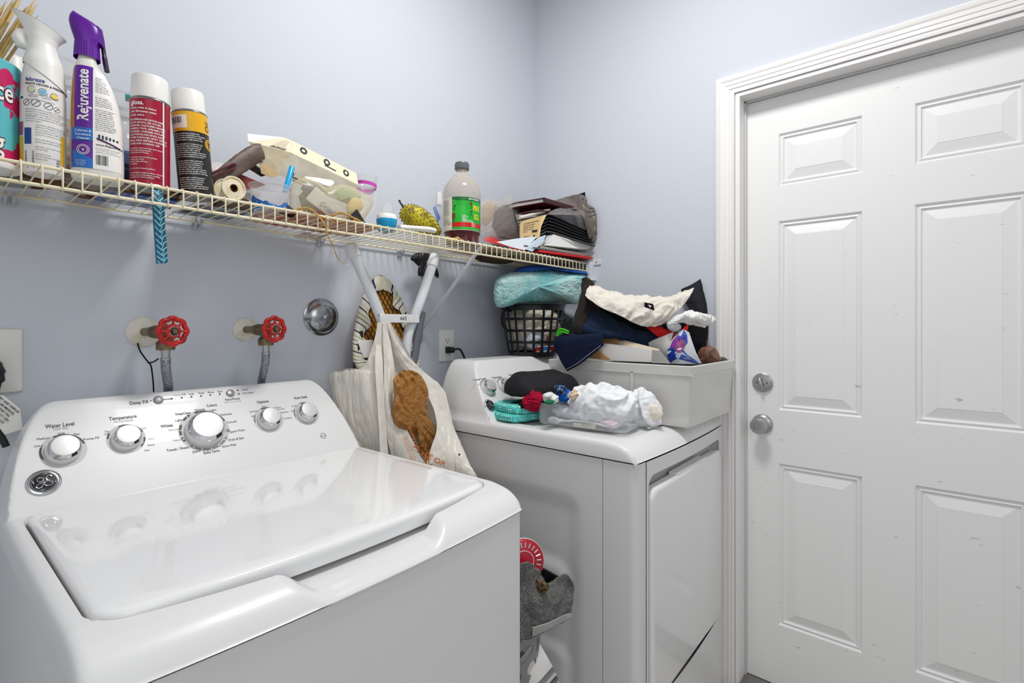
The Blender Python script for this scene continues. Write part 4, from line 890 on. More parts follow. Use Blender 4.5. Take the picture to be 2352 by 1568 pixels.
mb = MB(); fn = cylmap(.0345, .0012); lines(mb, fn, ['ZO', 'D', 'FREE', 'LAUNDRY'], .016, .012, .055, .016, bold=.02); mb.build('lettering', M_label_w, ts, smooth=False, tri=True)
ts = clear_spray(150, -.07, 'spray_bottle', 'clear ribbed spray bottle squeezed behind the freshener and the purple-topped bottle', None, None, H=.20, tw=.2)
mb = MB(); fn = cylmap(.0345, .0006); patch(mb, fn, -.03, .04, .03, .14); mb.build('label', mat('wood tone label', '#b59a7b', .5, col2='#d8cdb8', cscale=60), ts)

# -- aerosol cans
def aerosol(x, y, name, label, r, hb, hc, body, lean=0, lay=0):
    t = thing(name, label, 'aerosol can', (x, y, ZSH+.0005)); t.rotation_euler = Matrix.Rotation(face(x, y), 3, 'Z').to_euler()
    if lean: t.rotation_euler = (Matrix.Rotation(face(x, y), 3, 'Z') @ Matrix.Rotation(-lean, 3, 'Y')).to_euler()
    mb = MB(); mb.lathe([(r*.93, 0), (r*.99, .002), (r*1.015, .004), (r*.99, .006)], 48); mb.lathe([(r*.99, hb-.002), (r*1.02, hb), (r*1.0, hb+.002), (r*.93, hb+.004)], 48, cap0=False); mb.build('tin_rims', M_tin, t)
    mb = MB(); mb.lathe([(r*.99, .005), (r*.99, hb-.001)], 48, cap0=False, cap1=False); mb.build('can', body, t)
    mb = MB(); rc = r*.94; mb.lathe([(rc, hb+.001), (rc, hb+.004), (rc*.97, hb+hc-.006), (rc*.93, hb+hc-.001), (rc*.86, hb+hc), (0, hb+hc)], 48, cap0=False); mb.build('cap', M_capw, t)
    return t
r = .0335; t = aerosol(-1.541, -.2235, 'polish_can', 'deep red aerosol can with a white cap and rows of white print', r, .171, .050, mat('deep red print', '#a00430', .28))
mb = MB(); fn = cylmap(r*.99, .0006, -.15)
lines(mb, fn, ['gloss.'], .0115, -.030, .160, .01, bold=.03); lines(mb, fn, ['Shines while it cleans.', 'safe. Eliminates water', 'spots, stains.'], .0052, -.030, .150, .0068, bold=.02)
lines(mb, fn, ['FOR FIBERGLASS BATHS AND', 'BOATS, BOATS, OR OTHER', 'SURFACES, CULTURED MARBLE,', 'FORMICA TOPS, CERAMIC TILE,', 'STAINLESS, CHROME FIXTURES,', 'AND PORCELAIN SINKS AND', 'OTHER SURFACES. SPOT TEST IN', 'SMALL AREA BEFORE CLEANING.', 'SHAKE AND DURING USE.'], .0046, -.033, .1275, .0058, bold=.02)
lines(mb, fn, ['Directions: away from face and removed', 'before depressing button,', 'spray from 8-10 inches.', '', 'Spray even coat into the surface', 'using a terry cloth.', 'let dry. Wipe off haze', 'and polish.', '', 'do not use on waxed surfaces.', '', 'Do not apply to glass or floors. On wood', 'test in obscure area before treating', 'to make sure on the surfaces.'], .0036, -.031, .0725, .0043, bold=.015)
patch(mb, cylmap(r*.99, .0006), .0215, .0245, .006, .170); mb.build('white_print', M_label_w, t, smooth=False, tri=True)
mb = MB(); patch(mb, cylmap(r*.99, .0007), .0252, .0262, .006, .170); mb.build('black_line', M_dark, t)
mb = MB(); fn = cylmap(r*.99, .0006, -.15); lines(mb, fn, ['WARNING: FLAMMABLE', 'CONTENTS UNDER PRESSURE'], .0042, -.03, .022, .007, bold=.01); mb.build('dark_print', mat('dark red ink', '#6d0b25', .4), t, smooth=False, tri=True)
r = .0325; t = aerosol(-1.4545, -.213, 'furniture_polish_can', 'yellow and black aerosol can with white cap, leaning against the red can', r, .176, .048, mat('black print', '#1e1b19', .3), lean=R(4.5))
mb = MB(); patch(mb, cylmap(r*.99, .0004), -.10, .10, .134, .1745, 40); mb.build('yellow_band', mat('yellow print band', '#e3aa10', .3), t)
mb = MB(); patch(mb, cylmap(r*.99, .0007), -.044, -.006, .140, .167, 12); mb.build('barcode_panel', mat('cream panel', '#efe6d6', .4), t)
mb = MB(); barcode(mb, cylmap(r*.99, .0010), -.040, -.017, .150, .163, 5); mb.text('Oil', .018, lambda X, Y: cylmap(r*.99, .0010)(.036-Y, .150+X), 'CENTER', .0); mb.build('black_print', M_dark, t, smooth=False, tri=True)
mb = MB(); fn = cylmap(r*.99, .0006, -.1); rows = [' '.join(FILL[(i*2+j+3) % 9] for j in range(2))[:30+((i*7) % 8)] for i in range(27)]
rows[4] = rows[12] = rows[20] = ''; lines(mb, fn, rows, .0037, -.029, .1285, .0043, bold=.015); mb.build('white_print', M_label_w, t, smooth=False, tri=True)
mb = MB(); fn = cylmap(r*.99, .0008); cu, cv = .036, .112; mb.add([fn(cu+math.cos(2*PI*k/48)*(.0125 if k % 2 else .0108), cv+math.sin(2*PI*k/48)*(.0125 if k % 2 else .0108)) for k in range(48)], [tuple(range(48))]); mb.build('gold_seal', mat('gold seal', '#d8a520', .4), t)
mb = MB(); fn = cylmap(r*.99, .0013); mb.grid(lambda s, q: fn(cu+math.cos(2*PI*s)*(.0088+.0006*q), cv+math.sin(2*PI*s)*(.0088+.0006*q)), 30, 2); lines(mb, fn, ['100%'], .006, cu, cv+.003, .005, 'CENTER', .02); mb.build('seal_print', M_dark, t, smooth=False, tri=True)

# -- flat clutter lying on the wires at the left
mb = MB(); mb.grid(lambda u, v: Vector((-1.86+.40*u, -.115-.09*math.sin(PI*v)*0+(v-.5)*.12, ZSH+.011+.007*noise.noise(Vector((u*9, v*5, 1)))+.010*math.sin(PI*v))), 60, 16)
solo(mb, 'folded_pouch', mat('brown coir cloth', '#7b563a', .95, bump=.8, bscale=400, col2='#5d3e28', cscale=50), 'flat brown coarse fabric pouch lying on the wires below the leftmost bottles', 'pouch', solid=.018)
def bagring(cx, cy, cz, r0, n, label, name='coiled_plastic'):
    mb = MB(); pts = []
    for k in range(n*24): a = 2*PI*k/24; pts.append((cx+math.cos(a)*(r0+.0012*math.sin(k)), cy+math.sin(a)*r0*.8, cz+.0014*k/24))
    mb.tube(pts, .0018, 6); return mb
mb = blob((-1.615, -.165, ZSH+.012), (.055, .05, .012), .004, 30, 3, flatb=ZSH-.001); solo(mb, 'plastic_packet', film('crinkled packet film', '#d9d2c8', .35, .15, bump=.5), 'crinkled clear plastic packet under the purple-topped bottle', 'packet')
mb = MB(); loft(mb, [[Vector((a, b, z)) for a, b in rrect(-1.60, -.16, -1.47, -.035, .02, 5)] for z in (ZSH+.001, ZSH+.006)]+[[Vector((a, b, ZSH+.009)) for a, b in rrect(-1.595, -.155, -1.475, -.04, .016, 5)]]); solo(mb, 'plastic_tray', mat('cobalt tray plastic', '#1b4fa5', .25), 'shallow cobalt blue plastic tray lying flat under the red can', 'tray')
mb = MB(); mb.tube(spline([(-1.60, -.1, ZSH+.004), (-1.56, -.05, ZSH+.004), (-1.51, -.04, ZSH+.004), (-1.48, -.02, ZSH+.004)], 8), .004, 10); solo(mb, 'corrugated_tube', mat('grey ribbed tube', '#8e9196', .4, bump=.6, bscale=400), 'short grey ribbed tube near the wall behind the red can', 'tube')

# -- hanging teal strap
def herring():
    m = mat('teal herringbone ribbon', '#0f6079', .55); nt = m.node_tree; N = nt.nodes; L = nt.links
    tc = N.new('ShaderNodeTexCoord'); sp = N.new('ShaderNodeSeparateXYZ'); L.new(tc.outputs['UV'], sp.inputs[0])
    def mth(op, a, b=None):
        n = N.new('ShaderNodeMath'); n.operation = op
        for i, q in enumerate((a, b)):
            if q is None: continue
            if isinstance(q, (int, float)): n.inputs[i].default_value = q
            else: L.new(q, n.inputs[i])
        return n.outputs[0]
    u, v = sp.outputs['X'], sp.outputs['Y']      # u 0..1 across; v in the same units
    left = mth('LESS_THAN', u, .62)
    d1 = mth('FRACT', mth('MULTIPLY', mth('ADD', v, mth('MULTIPLY', u, .85)), 2.3)); d2 = mth('FRACT', mth('MULTIPLY', mth('SUBTRACT', v, mth('MULTIPLY', u, .65)), 2.3))
    d = mth('ADD', mth('MULTIPLY', d1, left), mth('MULTIPLY', d2, mth('SUBTRACT', 1, left)))
    ln = mth('LESS_THAN', d, .16); e = mth('LESS_THAN', mth('ABSOLUTE', mth('SUBTRACT', mth('SUBTRACT', u, mth('MULTIPLY', mth('FRACT', mth('MULTIPLY', v, 2.3)), .25)), .5)), .022)
    ln = mth('MAXIMUM', ln, mth('MULTIPLY', e, 1))
    inb = mth('MULTIPLY', mth('GREATER_THAN', u, .1), mth('LESS_THAN', u, 1.01)); ln = mth('MULTIPLY', ln, inb)
    mx = N.new('ShaderNodeMixRGB'); mx.inputs[1].default_value = srgb('#0c5a78'); mx.inputs[2].default_value = srgb('#a9e3e6'); L.new(ln, mx.inputs[0]); L.new(mx.outputs[0], N['Principled BSDF'].inputs['Base Color']); return m
a, b, c_, d_ = at(349, 468, Y=-.262), at(377, 472, Y=-.262), at(386, 604, Y=-.258), at(359, 605, Y=-.258)
mb = MB(); top = [Vector((a.x, -.20, ZSH+.006)), Vector((b.x, -.20, ZSH+.006))]; rowsL = [top[0], Vector((a.x, -.245, ZSH+.006)), a, a+(d_-a)*.35+Vector((-.0005, 0, 0)), a+(d_-a)*.7, d_]; rowsR = [top[1], Vector((b.x, -.245, ZSH+.006)), b, b+(c_-b)*.35+Vector((-.001, 0, 0)), b+(c_-b)*.7, c_]
nv = 60; mb.grid(lambda u, v: crom(rowsL, v)*(1-u)+crom(rowsR, v)*u+Vector((0, .001*math.sin(v*9), 0)), 6, nv)
so = solo(mb, 'ribbon_strap', herring(), 'teal ribbon strap with pale herringbone lines hanging from the shelf', 'strap', solid=.0012)
uvl = so.data.uv_layers.new(name='UVMap')
for lp in so.data.loops: j, i = divmod(lp.vertex_index, 6); uvl.data[lp.index].uv = (i/5, -j/(nv-1)*7.2)
# ------------------------------------------------------------ shelf, middle and right
def on(px, Y): return shelf_at(px, Y)
def ar(px, py, Y):       # like at(), but never beyond the right wall
    p = at(px, py, Y=Y); return at(px, py, X=-.018) if p.x > -.018 else p
# ribbon reel
x, y = on(508, -.10); t = thing('tape_reel', 'white reel of red tape with a clear plastic disc, behind the black can', 'tape reel', (x, y, ZSH+.075), rot=(R(62), R(0), face(x, y)+R(35)))
mb = MB(); mb.lathe([(.018, 0), (.031, 0), (.031, .022), (.018, .022), (.018, 0)], 40, cap0=False, cap1=False); mb.build('core', M_white, t)
mb = MB(); mb.lathe([(.0314, .004), (.0322, .006), (.0322, .018), (.0314, .019)], 40, cap0=False, cap1=False); mb.build('red_tape', mat('red tape', '#b3202a', .4), t)
mb = MB(); mb.lathe([(.014, .023), (.042, .024), (.042, .0255), (.014, .0245)], 48, cap0=False, cap1=False); mb.build('clear_disc', film('clear disc', '#e9e6e0', .45, .15), t)
# brown leather case
M_lth = mat('wrinkled brown leather', '#6b5a4e', .5, bump=.5, bscale=120, col2='#51423a', cscale=30)
mb = MB(); P = [at(488, 420, Y=-.185), at(520, 398, Y=-.18), at(555, 375, Y=-.17), at(590, 352, Y=-.16), at(601, 350, Y=-.158)]
pts = spline(P, 10); n = len(pts)
mb.tube(pts, [.011+.010*math.sin(min(1, i/(n*.75))*PI*.62)*(1 if i < n-3 else .8) for i in range(n)], 20, flat=.45, up=(0, 0, 1)); 
for i, v in enumerate(mb.v): v += Vector((0, 0, 1))*.0022*ridge(v*60)
ca = solo(mb, 'leather_case', M_lth, 'wrinkled brown leather pouch with a red lining, leaning beside the black can', 'pouch')
mb = MB(); mb.tube(spline([at(486, 398, Y=-.20), at(515, 385, Y=-.198), at(537, 376, Y=-.19), at(538, 386, Y=-.19), at(515, 396, Y=-.198), at(488, 408, Y=-.20)], 6), .0026, 8); l = mb.build('red_lining', mat('dark red lining', '#541019', .6), ca, world=True)
mb = slab([at(556, 366, Y=-.165), at(582, 335, Y=-.15), at(601, 343, Y=-.15), at(575, 368, Y=-.165)], (0, -.003, .002)); mb.build('flap', mat('dark striped flap', '#453a34', .7, bump=.6, bscale=200), ca, world=True, bevel=.001)
# dark booklets and red sheets beneath
for i, (q, col, lab, nm) in enumerate([
    ([(490, 418), (540, 395), (610, 425), (560, 440)], '#7a2b27', 'dark red booklet lying under the brown leather pouch', 'booklet'),
    ([(545, 372), (560, 368), (618, 400), (600, 406)], '#2a2320', 'dark booklet with fine print rising behind the blue-stained tub', 'booklet'),
    ([(572, 372), (577, 371), (614, 398), (608, 400)], '#7cb52e', 'thin card with a bright green edge, in front of the open mask box', 'card')]):
    mb = slab([at(a, b, Y=-.15+.004*i) for a, b in q], (0, .004, .0025)); solo(mb, nm, mat(nm+str(i), col, .5), lab, 'booklet' if i < 2 else 'card')
# clear lidded box behind the spool
mb = MB(); x, y = on(535, -.12); Mx = Matrix.Translation((x, y, ZSH)) @ Matrix.Rotation(face(x, y)+.2, 4, 'Z')
t = thing('food_container', 'clear lidded food container holding brown things, behind the cream spool', 'food container', (x, y, ZSH), face(x, y)+.2)
mb = MB(); loft(mb, [[Vector((a, b, z)) for a, b in rrect(-.050-s, -.03-s, .050+s, .03+s, .012, 5)] for s, z in ((0, 0), (.003, .05))], cap1=False); mb.build('tub', film('smoky tub', '#8d8378', .5, .2), t)
mb = MB(); loft(mb, [[Vector((a, b, z)) for a, b in rrect(-.055-s, -.035-s, .055+s, .035+s, .014, 5)] for s, z in ((0, .050), (.001, .058), (-.003, .060))]); mb.build('lid', film('tub lid', '#c9c7c8', .6, .2), t)
mb = blob((0, 0, .022), (.042, .024, .02), .006, 40, 2, 24, 14); mb.build('contents', mat('brown contents', '#5b4230', .8), t)
# cream spool lying on its side
c = at(537, 432, Y=-.222); d0 = (CAM-c); d0.z = 0; d0.normalize(); M = Matrix.Translation(c) @ (Matrix.Rotation(math.atan2(d0.y, d0.x)+R(28), 4, 'Z') @ Matrix.Rotation(PI/2, 4, 'Y'))
t = thing('thread_spool', 'empty cream plastic spool lying on its side between the black can and the stained tub', 'spool', (c.x, c.y, ZSH)); rr = .0265
mb = MB()
for z in (0, -.034): mb.lathe([(.008, z-.002), (rr, z-.0015), (rr*1.02, z), (rr, z+.0015), (rr*.88, z+.0015), (rr*.84, z-.0008), (.009, z+.001)], 40, M, cap0=False, cap1=False)
mb.lathe([(.011, -.034), (.011, 0)], 24, M, cap0=False, cap1=False); mb.build('spool', mat('aged cream plastic', '#e3dcc5', .4, col2='#d8cba5', cscale=60), t, world=True)
mb = MB(); mb.lathe([(.0085, .0014), (.0070, .0016), (.0065, -.012), (0, -.012)], 24, M, cap0=False); mb.build('rusty_bore', mat('rusty bore', '#6b4a24', .8, col2='#2c1d10', cscale=200), t, world=True)
# blue stained tub with stick
x, y = on(620, -.215); t = thing('paint_cup', 'clear plastic cup with blue paint dried inside, a blue stick resting in it', 'cup', (x, y, ZSH), face(x, y))
Mst = film('frosted cup', '#d5d6da', .75, .3)
mb = MB(); mb.lathe([(.031, 0), (.0335, .002), (.040, .032), (.0405, .034), (.0435, .056), (.0465, .058), (.0465, .0605), (.0435, .0605)], 56, cap1=False); mb.build('cup', Mst, t)
mb = MB(); rnd = random.Random(4)
def stain(u, v): a = 2*PI*u; h = .010+.016*(.5+.5*math.sin(a*2+1))+.008*noise.noise(Vector((math.cos(a)*3, math.sin(a)*3, 2))); z = .0015+h*v; r_ = .0333+(z/.032)*.0066; return Vector((math.cos(a)*(r_+.0006), math.sin(a)*(r_+.0006), z))
mb.grid(stain, 90, 8, closeu=True); mb.lathe([(.031, .0018), (0, .0018)], 40, cap0=False); mb.build('dried_paint', mat('dried blue paint', '#1f57b5', .35, col2='#4a8fe0', cscale=90), t)
a, b = at(655, 440, Y=-.20), at(671, 383, Y=-.19); mb = MB(); d = (b-a).normalized(); mb.tube([a, b-d*.003, b, b+d*.0015], [.0062, .0066, .0055, .0025], 20); solo(mb, 'blue_stick', mat('sky blue plastic', '#12a3e0', .25), 'bright sky blue plastic stick standing in the blue-stained cup', 'stick')

# mask box: open carton lying on a slope
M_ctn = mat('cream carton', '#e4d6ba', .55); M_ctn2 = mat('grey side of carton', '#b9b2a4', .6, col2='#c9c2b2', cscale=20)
t = thing('mask_carton', 'long cream cardboard carton with its end flap open, propped up behind the stained cup', 'carton', tuple(at(720, 440, Y=-.12).xy)+(ZSH,))
A0, A1, A2, A3 = at(668, 351, Y=-.172), at(823, 425, Y=-.178), at(818, 398, Y=-.145), at(672, 324, Y=-.135)      # upper face
B0, B1 = at(642, 402, Y=-.165), at(800, 470, Y=-.168)                                                        # lower edge of the front face
D = A3-A0
def panel4(name, pts, m, th=(0, 0, 0)):
    n = (pts[1]-pts[0]).cross(pts[3]-pts[0]).normalized()*.0007; mb = slab(pts, n); return mb.build(name, m, t, world=True, smooth=False)
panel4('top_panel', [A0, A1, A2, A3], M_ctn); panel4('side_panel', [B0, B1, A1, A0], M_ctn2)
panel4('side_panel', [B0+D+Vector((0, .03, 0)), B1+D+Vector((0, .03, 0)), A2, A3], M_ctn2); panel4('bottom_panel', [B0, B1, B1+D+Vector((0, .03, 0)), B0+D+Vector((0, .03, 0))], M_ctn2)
F0, F1, F2 = at(570, 325, Y=-.135), at(568, 307, Y=-.12), at(652, 316, Y=-.13)
panel4('end_flap', [F0, A0, A3, F2], M_ctn); panel4('end_flap', [F0, F2, F1, F1+(F0-F1)*.02], mat('pale blue white flap', '#e6eaf2', .5))
Mi = mat('unprinted carton inside', '#c7bca2', .7, col2='#b3a684', cscale=25)
panel4('dust_flap', [at(573, 327, Y=-.14), A0, B0, at(595, 372, Y=-.15)], Mi)
panel4('dust_flap', [at(595, 372, Y=-.155), at(640, 390, Y=-.16), B0, at(625, 408, Y=-.165), at(600, 398, Y=-.16)], mat('brown stained flap', '#b39a6e', .7))
fn = quadmap(A0, A1, A3, (0, -.0012, .0009)); Mk = mat('carton ink', '#2a2d33', .5)
mb = MB()
for cu, cv, ru, rv in ((.16, .62, .052, .27), (.50, .60, .050, .27), (.80, .50, .048, .27)): mb.grid(lambda s, q: fn(cu+math.cos(2*PI*s)*ru*(.45+.55*q), cv+math.sin(2*PI*s)*rv*(.45+.55*q)), 24, 2)
mb.grid(lambda s, q: fn(.47+.17*s, .24+q*.10-.04*s), 6, 2)
fn2 = quadmap(B0, B1, A0, (0, -.0012, 0)); mb.grid(lambda s, q: fn2(.10+.34*s, .10+.20*q), 6, 2); mb.build('printed_icons', Mk, t, world=True, smooth=False)
mb = MB(); fn2 = quadmap(B0, B1, A0, (0, -.0022, 0)); mb.text('DISPOSABLE MASK', 1, lambda X, Y: fn2(.27+X*.0245, .20+Y*.15), 'CENTER', .03); mb.build('white_print', M_ctn, t, world=True, smooth=False, tri=True)
mb = MB(); mb.text('For Medical Care', 1, lambda X, Y: fn2(.24+X*.02, .0+Y*.12), 'CENTER', .02)
fl = quadmap(F0, A0, F2, (0, -.0015, .0008)); ffl = lambda u, v: F0+(A0-F0)*u+((F2-F0)*(1-u)+(A3-A0)*u)*v+Vector((0, -.0015, .0008))
mb.text('DISPOSABLE MASK', 1, lambda X, Y: ffl(.66-X*.048, .12-Y*.22), 'CENTER', .03)
for i in range(6): mb.text('single use only do not reuse or share', 1, lambda X, Y: ffl(.62-X*.024, .30+i*.10-Y*.06), 'CENTER', .01)
mb.build('dark_print', Mk, t, world=True, smooth=False, tri=True)
mb = MB(); c = fn2(.86, .35); mb.lathe([(.0032, 0), (.003, .0006), (0, .0006)], 16, Matrix.Translation(c) @ Matrix.Rotation(PI/2, 4, 'X')); mb.build('red_dot', mat('red dot', '#a02020', .5), t, world=True)

# film bag with contents
def C3(px, py, Y): return at(px, py, Y=Y)
c = C3(752, 462, -.20); Mbag = film('yellowed bag film', '#d8d2b0', .62, .22, bump=.6, bscale=60, bdist=.004)
tb = thing('plastic_bag', 'yellowed see-through plastic bag full of odds and ends, beside the stained cup', 'plastic bag', (c.x, c.y, ZSH))
mb = MB(); BG = [(668, 500), (664, 455), (672, 420), (700, 408), (735, 420), (752, 430), (790, 423), (830, 440), (858, 458), (846, 490), (822, 512), (760, 505), (700, 500)]
def bagblob(outline, Yc, dep, n_in=9, amp=.003, freq=40, seed=1, fine=6, rim=.75, drape=False):
    P = [Vector(q) if len(q) == 3 else ar(q[0], q[1], Yc) for q in outline]; P = [v for v in spline(P+[P[0]], fine)][:-1]; cc = sum(P, Vector())/len(P); mb = MB(); n = len(P); V = []
    vd = (cc-CAM).normalized()
    for j in range(2*n_in-1):
        q = j/(2*n_in-2)*PI; s = math.sin(q)**rim if 0 < q < PI else 0; off = -math.cos(q)
        for p in P:
            w_ = cc+(p-cc)*max(s, .002)+vd*off*dep; w_ += vd*(folds(w_*freq, seed) if drape else ridge(w_*freq+Vector((seed, 0, 0))))*amp*s; V.append(w_)
    fs = [(j*n+k, j*n+(k+1) % n, (j+1)*n+(k+1) % n, (j+1)*n+k) for j in range(2*n_in-2) for k in range(n)]
    return mb.add(V, fs)
bagblob(BG, -.195, .034, seed=2).build('film', Mbag, tb, world=True)
def inside(outline, Yc, dep, name, m, label, cat, amp=.001): return solo(bagblob(outline, Yc, dep, 6, amp, 50), name, m, label, cat)
inside([(690, 432), (705, 418), (730, 424), (742, 440), (728, 452), (705, 448)], -.19, .010, 'eyeglass_case', mat('navy case', '#25345f', .4), 'navy eyeglass case showing at the top left inside the yellowed bag', 'eyeglass case')
inside([(698, 486), (705, 470), (728, 468), (750, 480), (750, 492), (730, 502), (705, 500)], -.195, .010, 'eyeglass_case', mat('slate blue case', '#2c3c6a', .4), 'slate blue case at the bottom inside the yellowed bag, under the folded cloth', 'eyeglass case')
inside([(686, 450), (700, 440), (716, 470), (708, 492), (694, 480)], -.185, .008, 'sunglasses', mat('grey black plastic', '#4a4c52', .4), 'grey plastic sunglasses upright at the left inside the yellowed bag', 'sunglasses')
inside([(795, 475), (808, 455), (826, 456), (834, 475), (822, 488), (800, 492)], -.19, .012, 'powder_puff', mat('beige puff', '#d8bd7e', .9), 'round beige puff at the right end inside the yellowed bag', 'powder puff')
inside([(775, 442), (800, 432), (828, 446), (824, 458), (800, 455), (780, 462)], -.185, .008, 'green_pouch', mat('sage green cloth', '#8fa27e', .8), 'sage green pouch at the upper right inside the yellowed bag', 'pouch')
Q = [at(702, 456, Y=-.209), at(727, 428, Y=-.207), at(792, 484, Y=-.209), at(770, 508, Y=-.211)]
t = thing('lens_cloth', 'folded grey-white lens cloth with blue lettering inside the yellowed bag', 'lens cloth', tuple(Q[0].xy)+(ZSH,))
slab(Q, (0, .003, 0)).build('cloth', mat('grey white cloth', '#cfcfcb', .8), t, world=True, bevel=.001)
e1 = (Q[2]-Q[1]).normalized(); e2 = (Q[1]-Q[0]).normalized(); o_ = Q[0]+(Q[2]-Q[1])*.52+e2*.020
mb = MB(); mb.text('Crizal', .0235, lambda X, Y: Q[0]+(Q[3]-Q[0])*.60+(Q[1]-Q[0])*.30+e1*X*.8+e2*Y*.9+Vector((0, -.0045, 0)), 'CENTER', .01); mb.build('lettering', mat('blue grey ink', '#5b6f9a', .5), t, world=True, smooth=False, tri=True)
mb = sheet([[at(700, 405, Y=-.19), at(720, 407, Y=-.19), at(742, 410, Y=-.19), at(762, 413, Y=-.185)], [at(702, 410, Y=-.195), at(722, 411, Y=-.195), at(744, 421, Y=-.195), at(768, 420, Y=-.19)], [at(722, 416, Y=-.197), at(735, 420, Y=-.197), at(750, 426, Y=-.197), at(760, 428, Y=-.195)]], 24, 16, .001, 50); solo(mb, 'tissue', mat('white tissue', '#eef0ea', .9), 'crumpled white tissue on top of the yellowed bag, against the carton', 'tissue', solid=.0006)
mb = slab([at(800, 500, Y=-.225), at(820, 480, Y=-.22), at(840, 512, Y=-.215), at(826, 520, Y=-.222)], (0, .002, 0)); t = solo(mb, 'black_card', M_dark, 'black card with white handwriting in front of the bag, near the blue-capped bottle', 'card')
mb = MB(); q0 = at(812, 502, Y=-.2245); mb.text('JX or', .008, lambda X, Y: q0+Vector((X*.9+.002, -.0012, Y-.25*X)), 'LEFT', .0); mb.build('white_writing', M_label_w, t, world=True, smooth=False, tri=True)
mb = slab([at(640, 487, Y=-.23), at(662, 470, Y=-.225), at(690, 495, Y=-.228), at(668, 500, Y=-.232)], (0, .0018, 0)); solo(mb, 'black_card', M_dark, 'black card edge showing at the foot of the blue-stained cup', 'card')

# raffia strands
M_raf = mat('raffia', '#c79b4e', .7, bump=.3, bscale=300, col2='#a87a34', cscale=80)
t = thing('raffia_strand', 'tangle of golden raffia over the shelf edge, one long strand dangling by the tube', 'raffia', tuple(at(740, 500, Y=-.29)))
def strand(P, r, name='strand'): mb = MB(); mb.tube(spline(P, 10), r, 7); return mb.build(name, M_raf, t, world=True)
strand([at(680, 480, Y=-.27), at(705, 478, Y=-.285), at(728, 492, Y=-.295), at(745, 515, Y=-.30), at(752, 540, Y=-.30), at(764, 562, Y=-.295), at(772, 585, Y=-.28), at(780, 598, Y=-.26), at(792, 607, Y=-.24)], [.0022]*30+[.0018]*20+[.0012]*20+[.0005]*11)
strand([at(684, 482, Y=-.25), at(712, 478, Y=-.28), at(738, 498, Y=-.295), at(770, 510, Y=-.285), at(800, 508, Y=-.25)], .0012)
strand([at(760, 497, Y=-.25), at(782, 489, Y=-.26), at(805, 497, Y=-.27), at(828, 510, Y=-.27)], .0026); strand([at(790, 503, Y=-.26), at(812, 500, Y=-.27), at(834, 511, Y=-.272)], .0018); strand([at(745, 514, Y=-.299), at(758, 522, Y=-.3), at(764, 538, Y=-.3)], .0007)
mb = MB(); mb.tube(spline([at(792, 607, Y=-.24), at(800, 608, Y=-.2), at(812, 609, Y=-.13)], 6), .0009, 6); mb.build('thin_thread', M_white, t, world=True)

# pink glass cup
x, y = on(838, -.105); zc = at(838, 445, Y=-.105).z; t = thing('glass_cup', 'flared clear glass cup with a bright pink band, perched behind the bag', 'glass cup', (x, y, zc), face(x, y))
Mg = film('clear glass', '#dfe3e4', .16, .03)
mb = MB(); mb.lathe([(.0, .0), (.018, .0), (.024, .004), (.031, .020), (.034, .030), (.0385, .048), (.0395, .0505), (.0385, .052), (.0375, .050), (.033, .030), (.022, .008)], 48, cap0=False, cap1=False); mb.build('glass', Mg, t)
mb = MB(); mb.grid(lambda u, v: Vector((math.cos(2*PI*u)*(.0325+.002*v)*1.02, math.sin(2*PI*u)*(.0325+.002*v)*1.02, .016+.010*v+.004*math.cos(2*PI*u+2)+.0015)), 48, 4, closeu=True); mb.build('pink_band', mat('hot pink wax', '#d94fc0', .35), t)
mb = MB(); mb.lathe([(.0, .001), (.018, .001), (.0235, .004), (.029, .016)], 40, cap0=False, cap1=False); mb.build('pink_residue', film('pale pink residue', '#e08fc4', .55, .3), t)
mb = slab([at(800, 455, Y=-.13), at(868, 448, Y=-.1), at(862, 480, Y=-.1), at(830, 520, Y=-.12)], (0, .004, 0)); solo(mb, 'plastic_packet', film('clear packet', '#e4e4e4', .30, .15, bump=.4), 'clear film packet standing under the pink-banded glass', 'packet')
# blue-capped bottle
x, y = on(888, -.215); t = thing('lotion_bottle', 'small bottle with bright blue collar and clear cap, left of the spiky fruit', 'bottle', (x, y, ZSH), face(x, y))
mb = MB(); mb.lathe([(.0215, 0), (.024, .003), (.0285, .026), (.0292, .034), (.0285, .0355)], 48); mb.build('blue_collar', mat('cyan plastic', '#0d92c4', .22), t)
mb = MB(); mb.lathe([(.0278, .035), (.0275, .046), (.0255, .049), (.016, .0495), (.0125, .052)], 48, cap0=False); mb.build('white_neck', M_white, t)
mb = MB(); mb.lathe([(.0125, .0515), (.0135, .053), (.0132, .056), (.0150, .0565), (.0142, .078), (.0132, .080), (0, .0805)], 40, cap0=False); mb.build('clear_cap', film('frosted cap', '#e7eaec', .38, .15), t)

# spiky fruit
c = at(968, 508, Y=-.190); t = thing('soursop', 'ripe yellow soursop fruit with dark soft spines and a short stem', 'soursop', (c.x, c.y, ZSH))
ax = (at(1015, 535, Y=-.20)-at(930, 482, Y=-.175)).normalized(); Mf_ = Matrix.Translation(c+Vector((0, 0, -.001))) @ ax.to_track_quat('X', 'Z').to_matrix().to_4x4()
def fr(a, b, h=0):
    x = math.sin(b); r_ = math.cos(b)**.9 if math.cos(b) > 0 else 0; w_ = .040-.009*x+.004*math.sin(a*2+1)-.008*max(0, x)**2; n = 1+.05*noise.noise(Vector((math.cos(a)*2, math.sin(a)*2, x*3)))
    return Vector((x*.072, math.cos(a)*r_*(w_*n+h), math.sin(a)*r_*(w_*n*.95+h)))
mb = MB(); mb.grid(lambda u, v: Mf_ @ fr(2*PI*u, PI*(v-.5)), 64, 40, closeu=True)
mb.build('flesh', mat('yellow green rind', '#c6b71a', .55, col2='#6e5c14', cscale=28, cthr=(.46, .68), bump=.4, bscale=90), t, world=True)
mb = MB(); k = 0
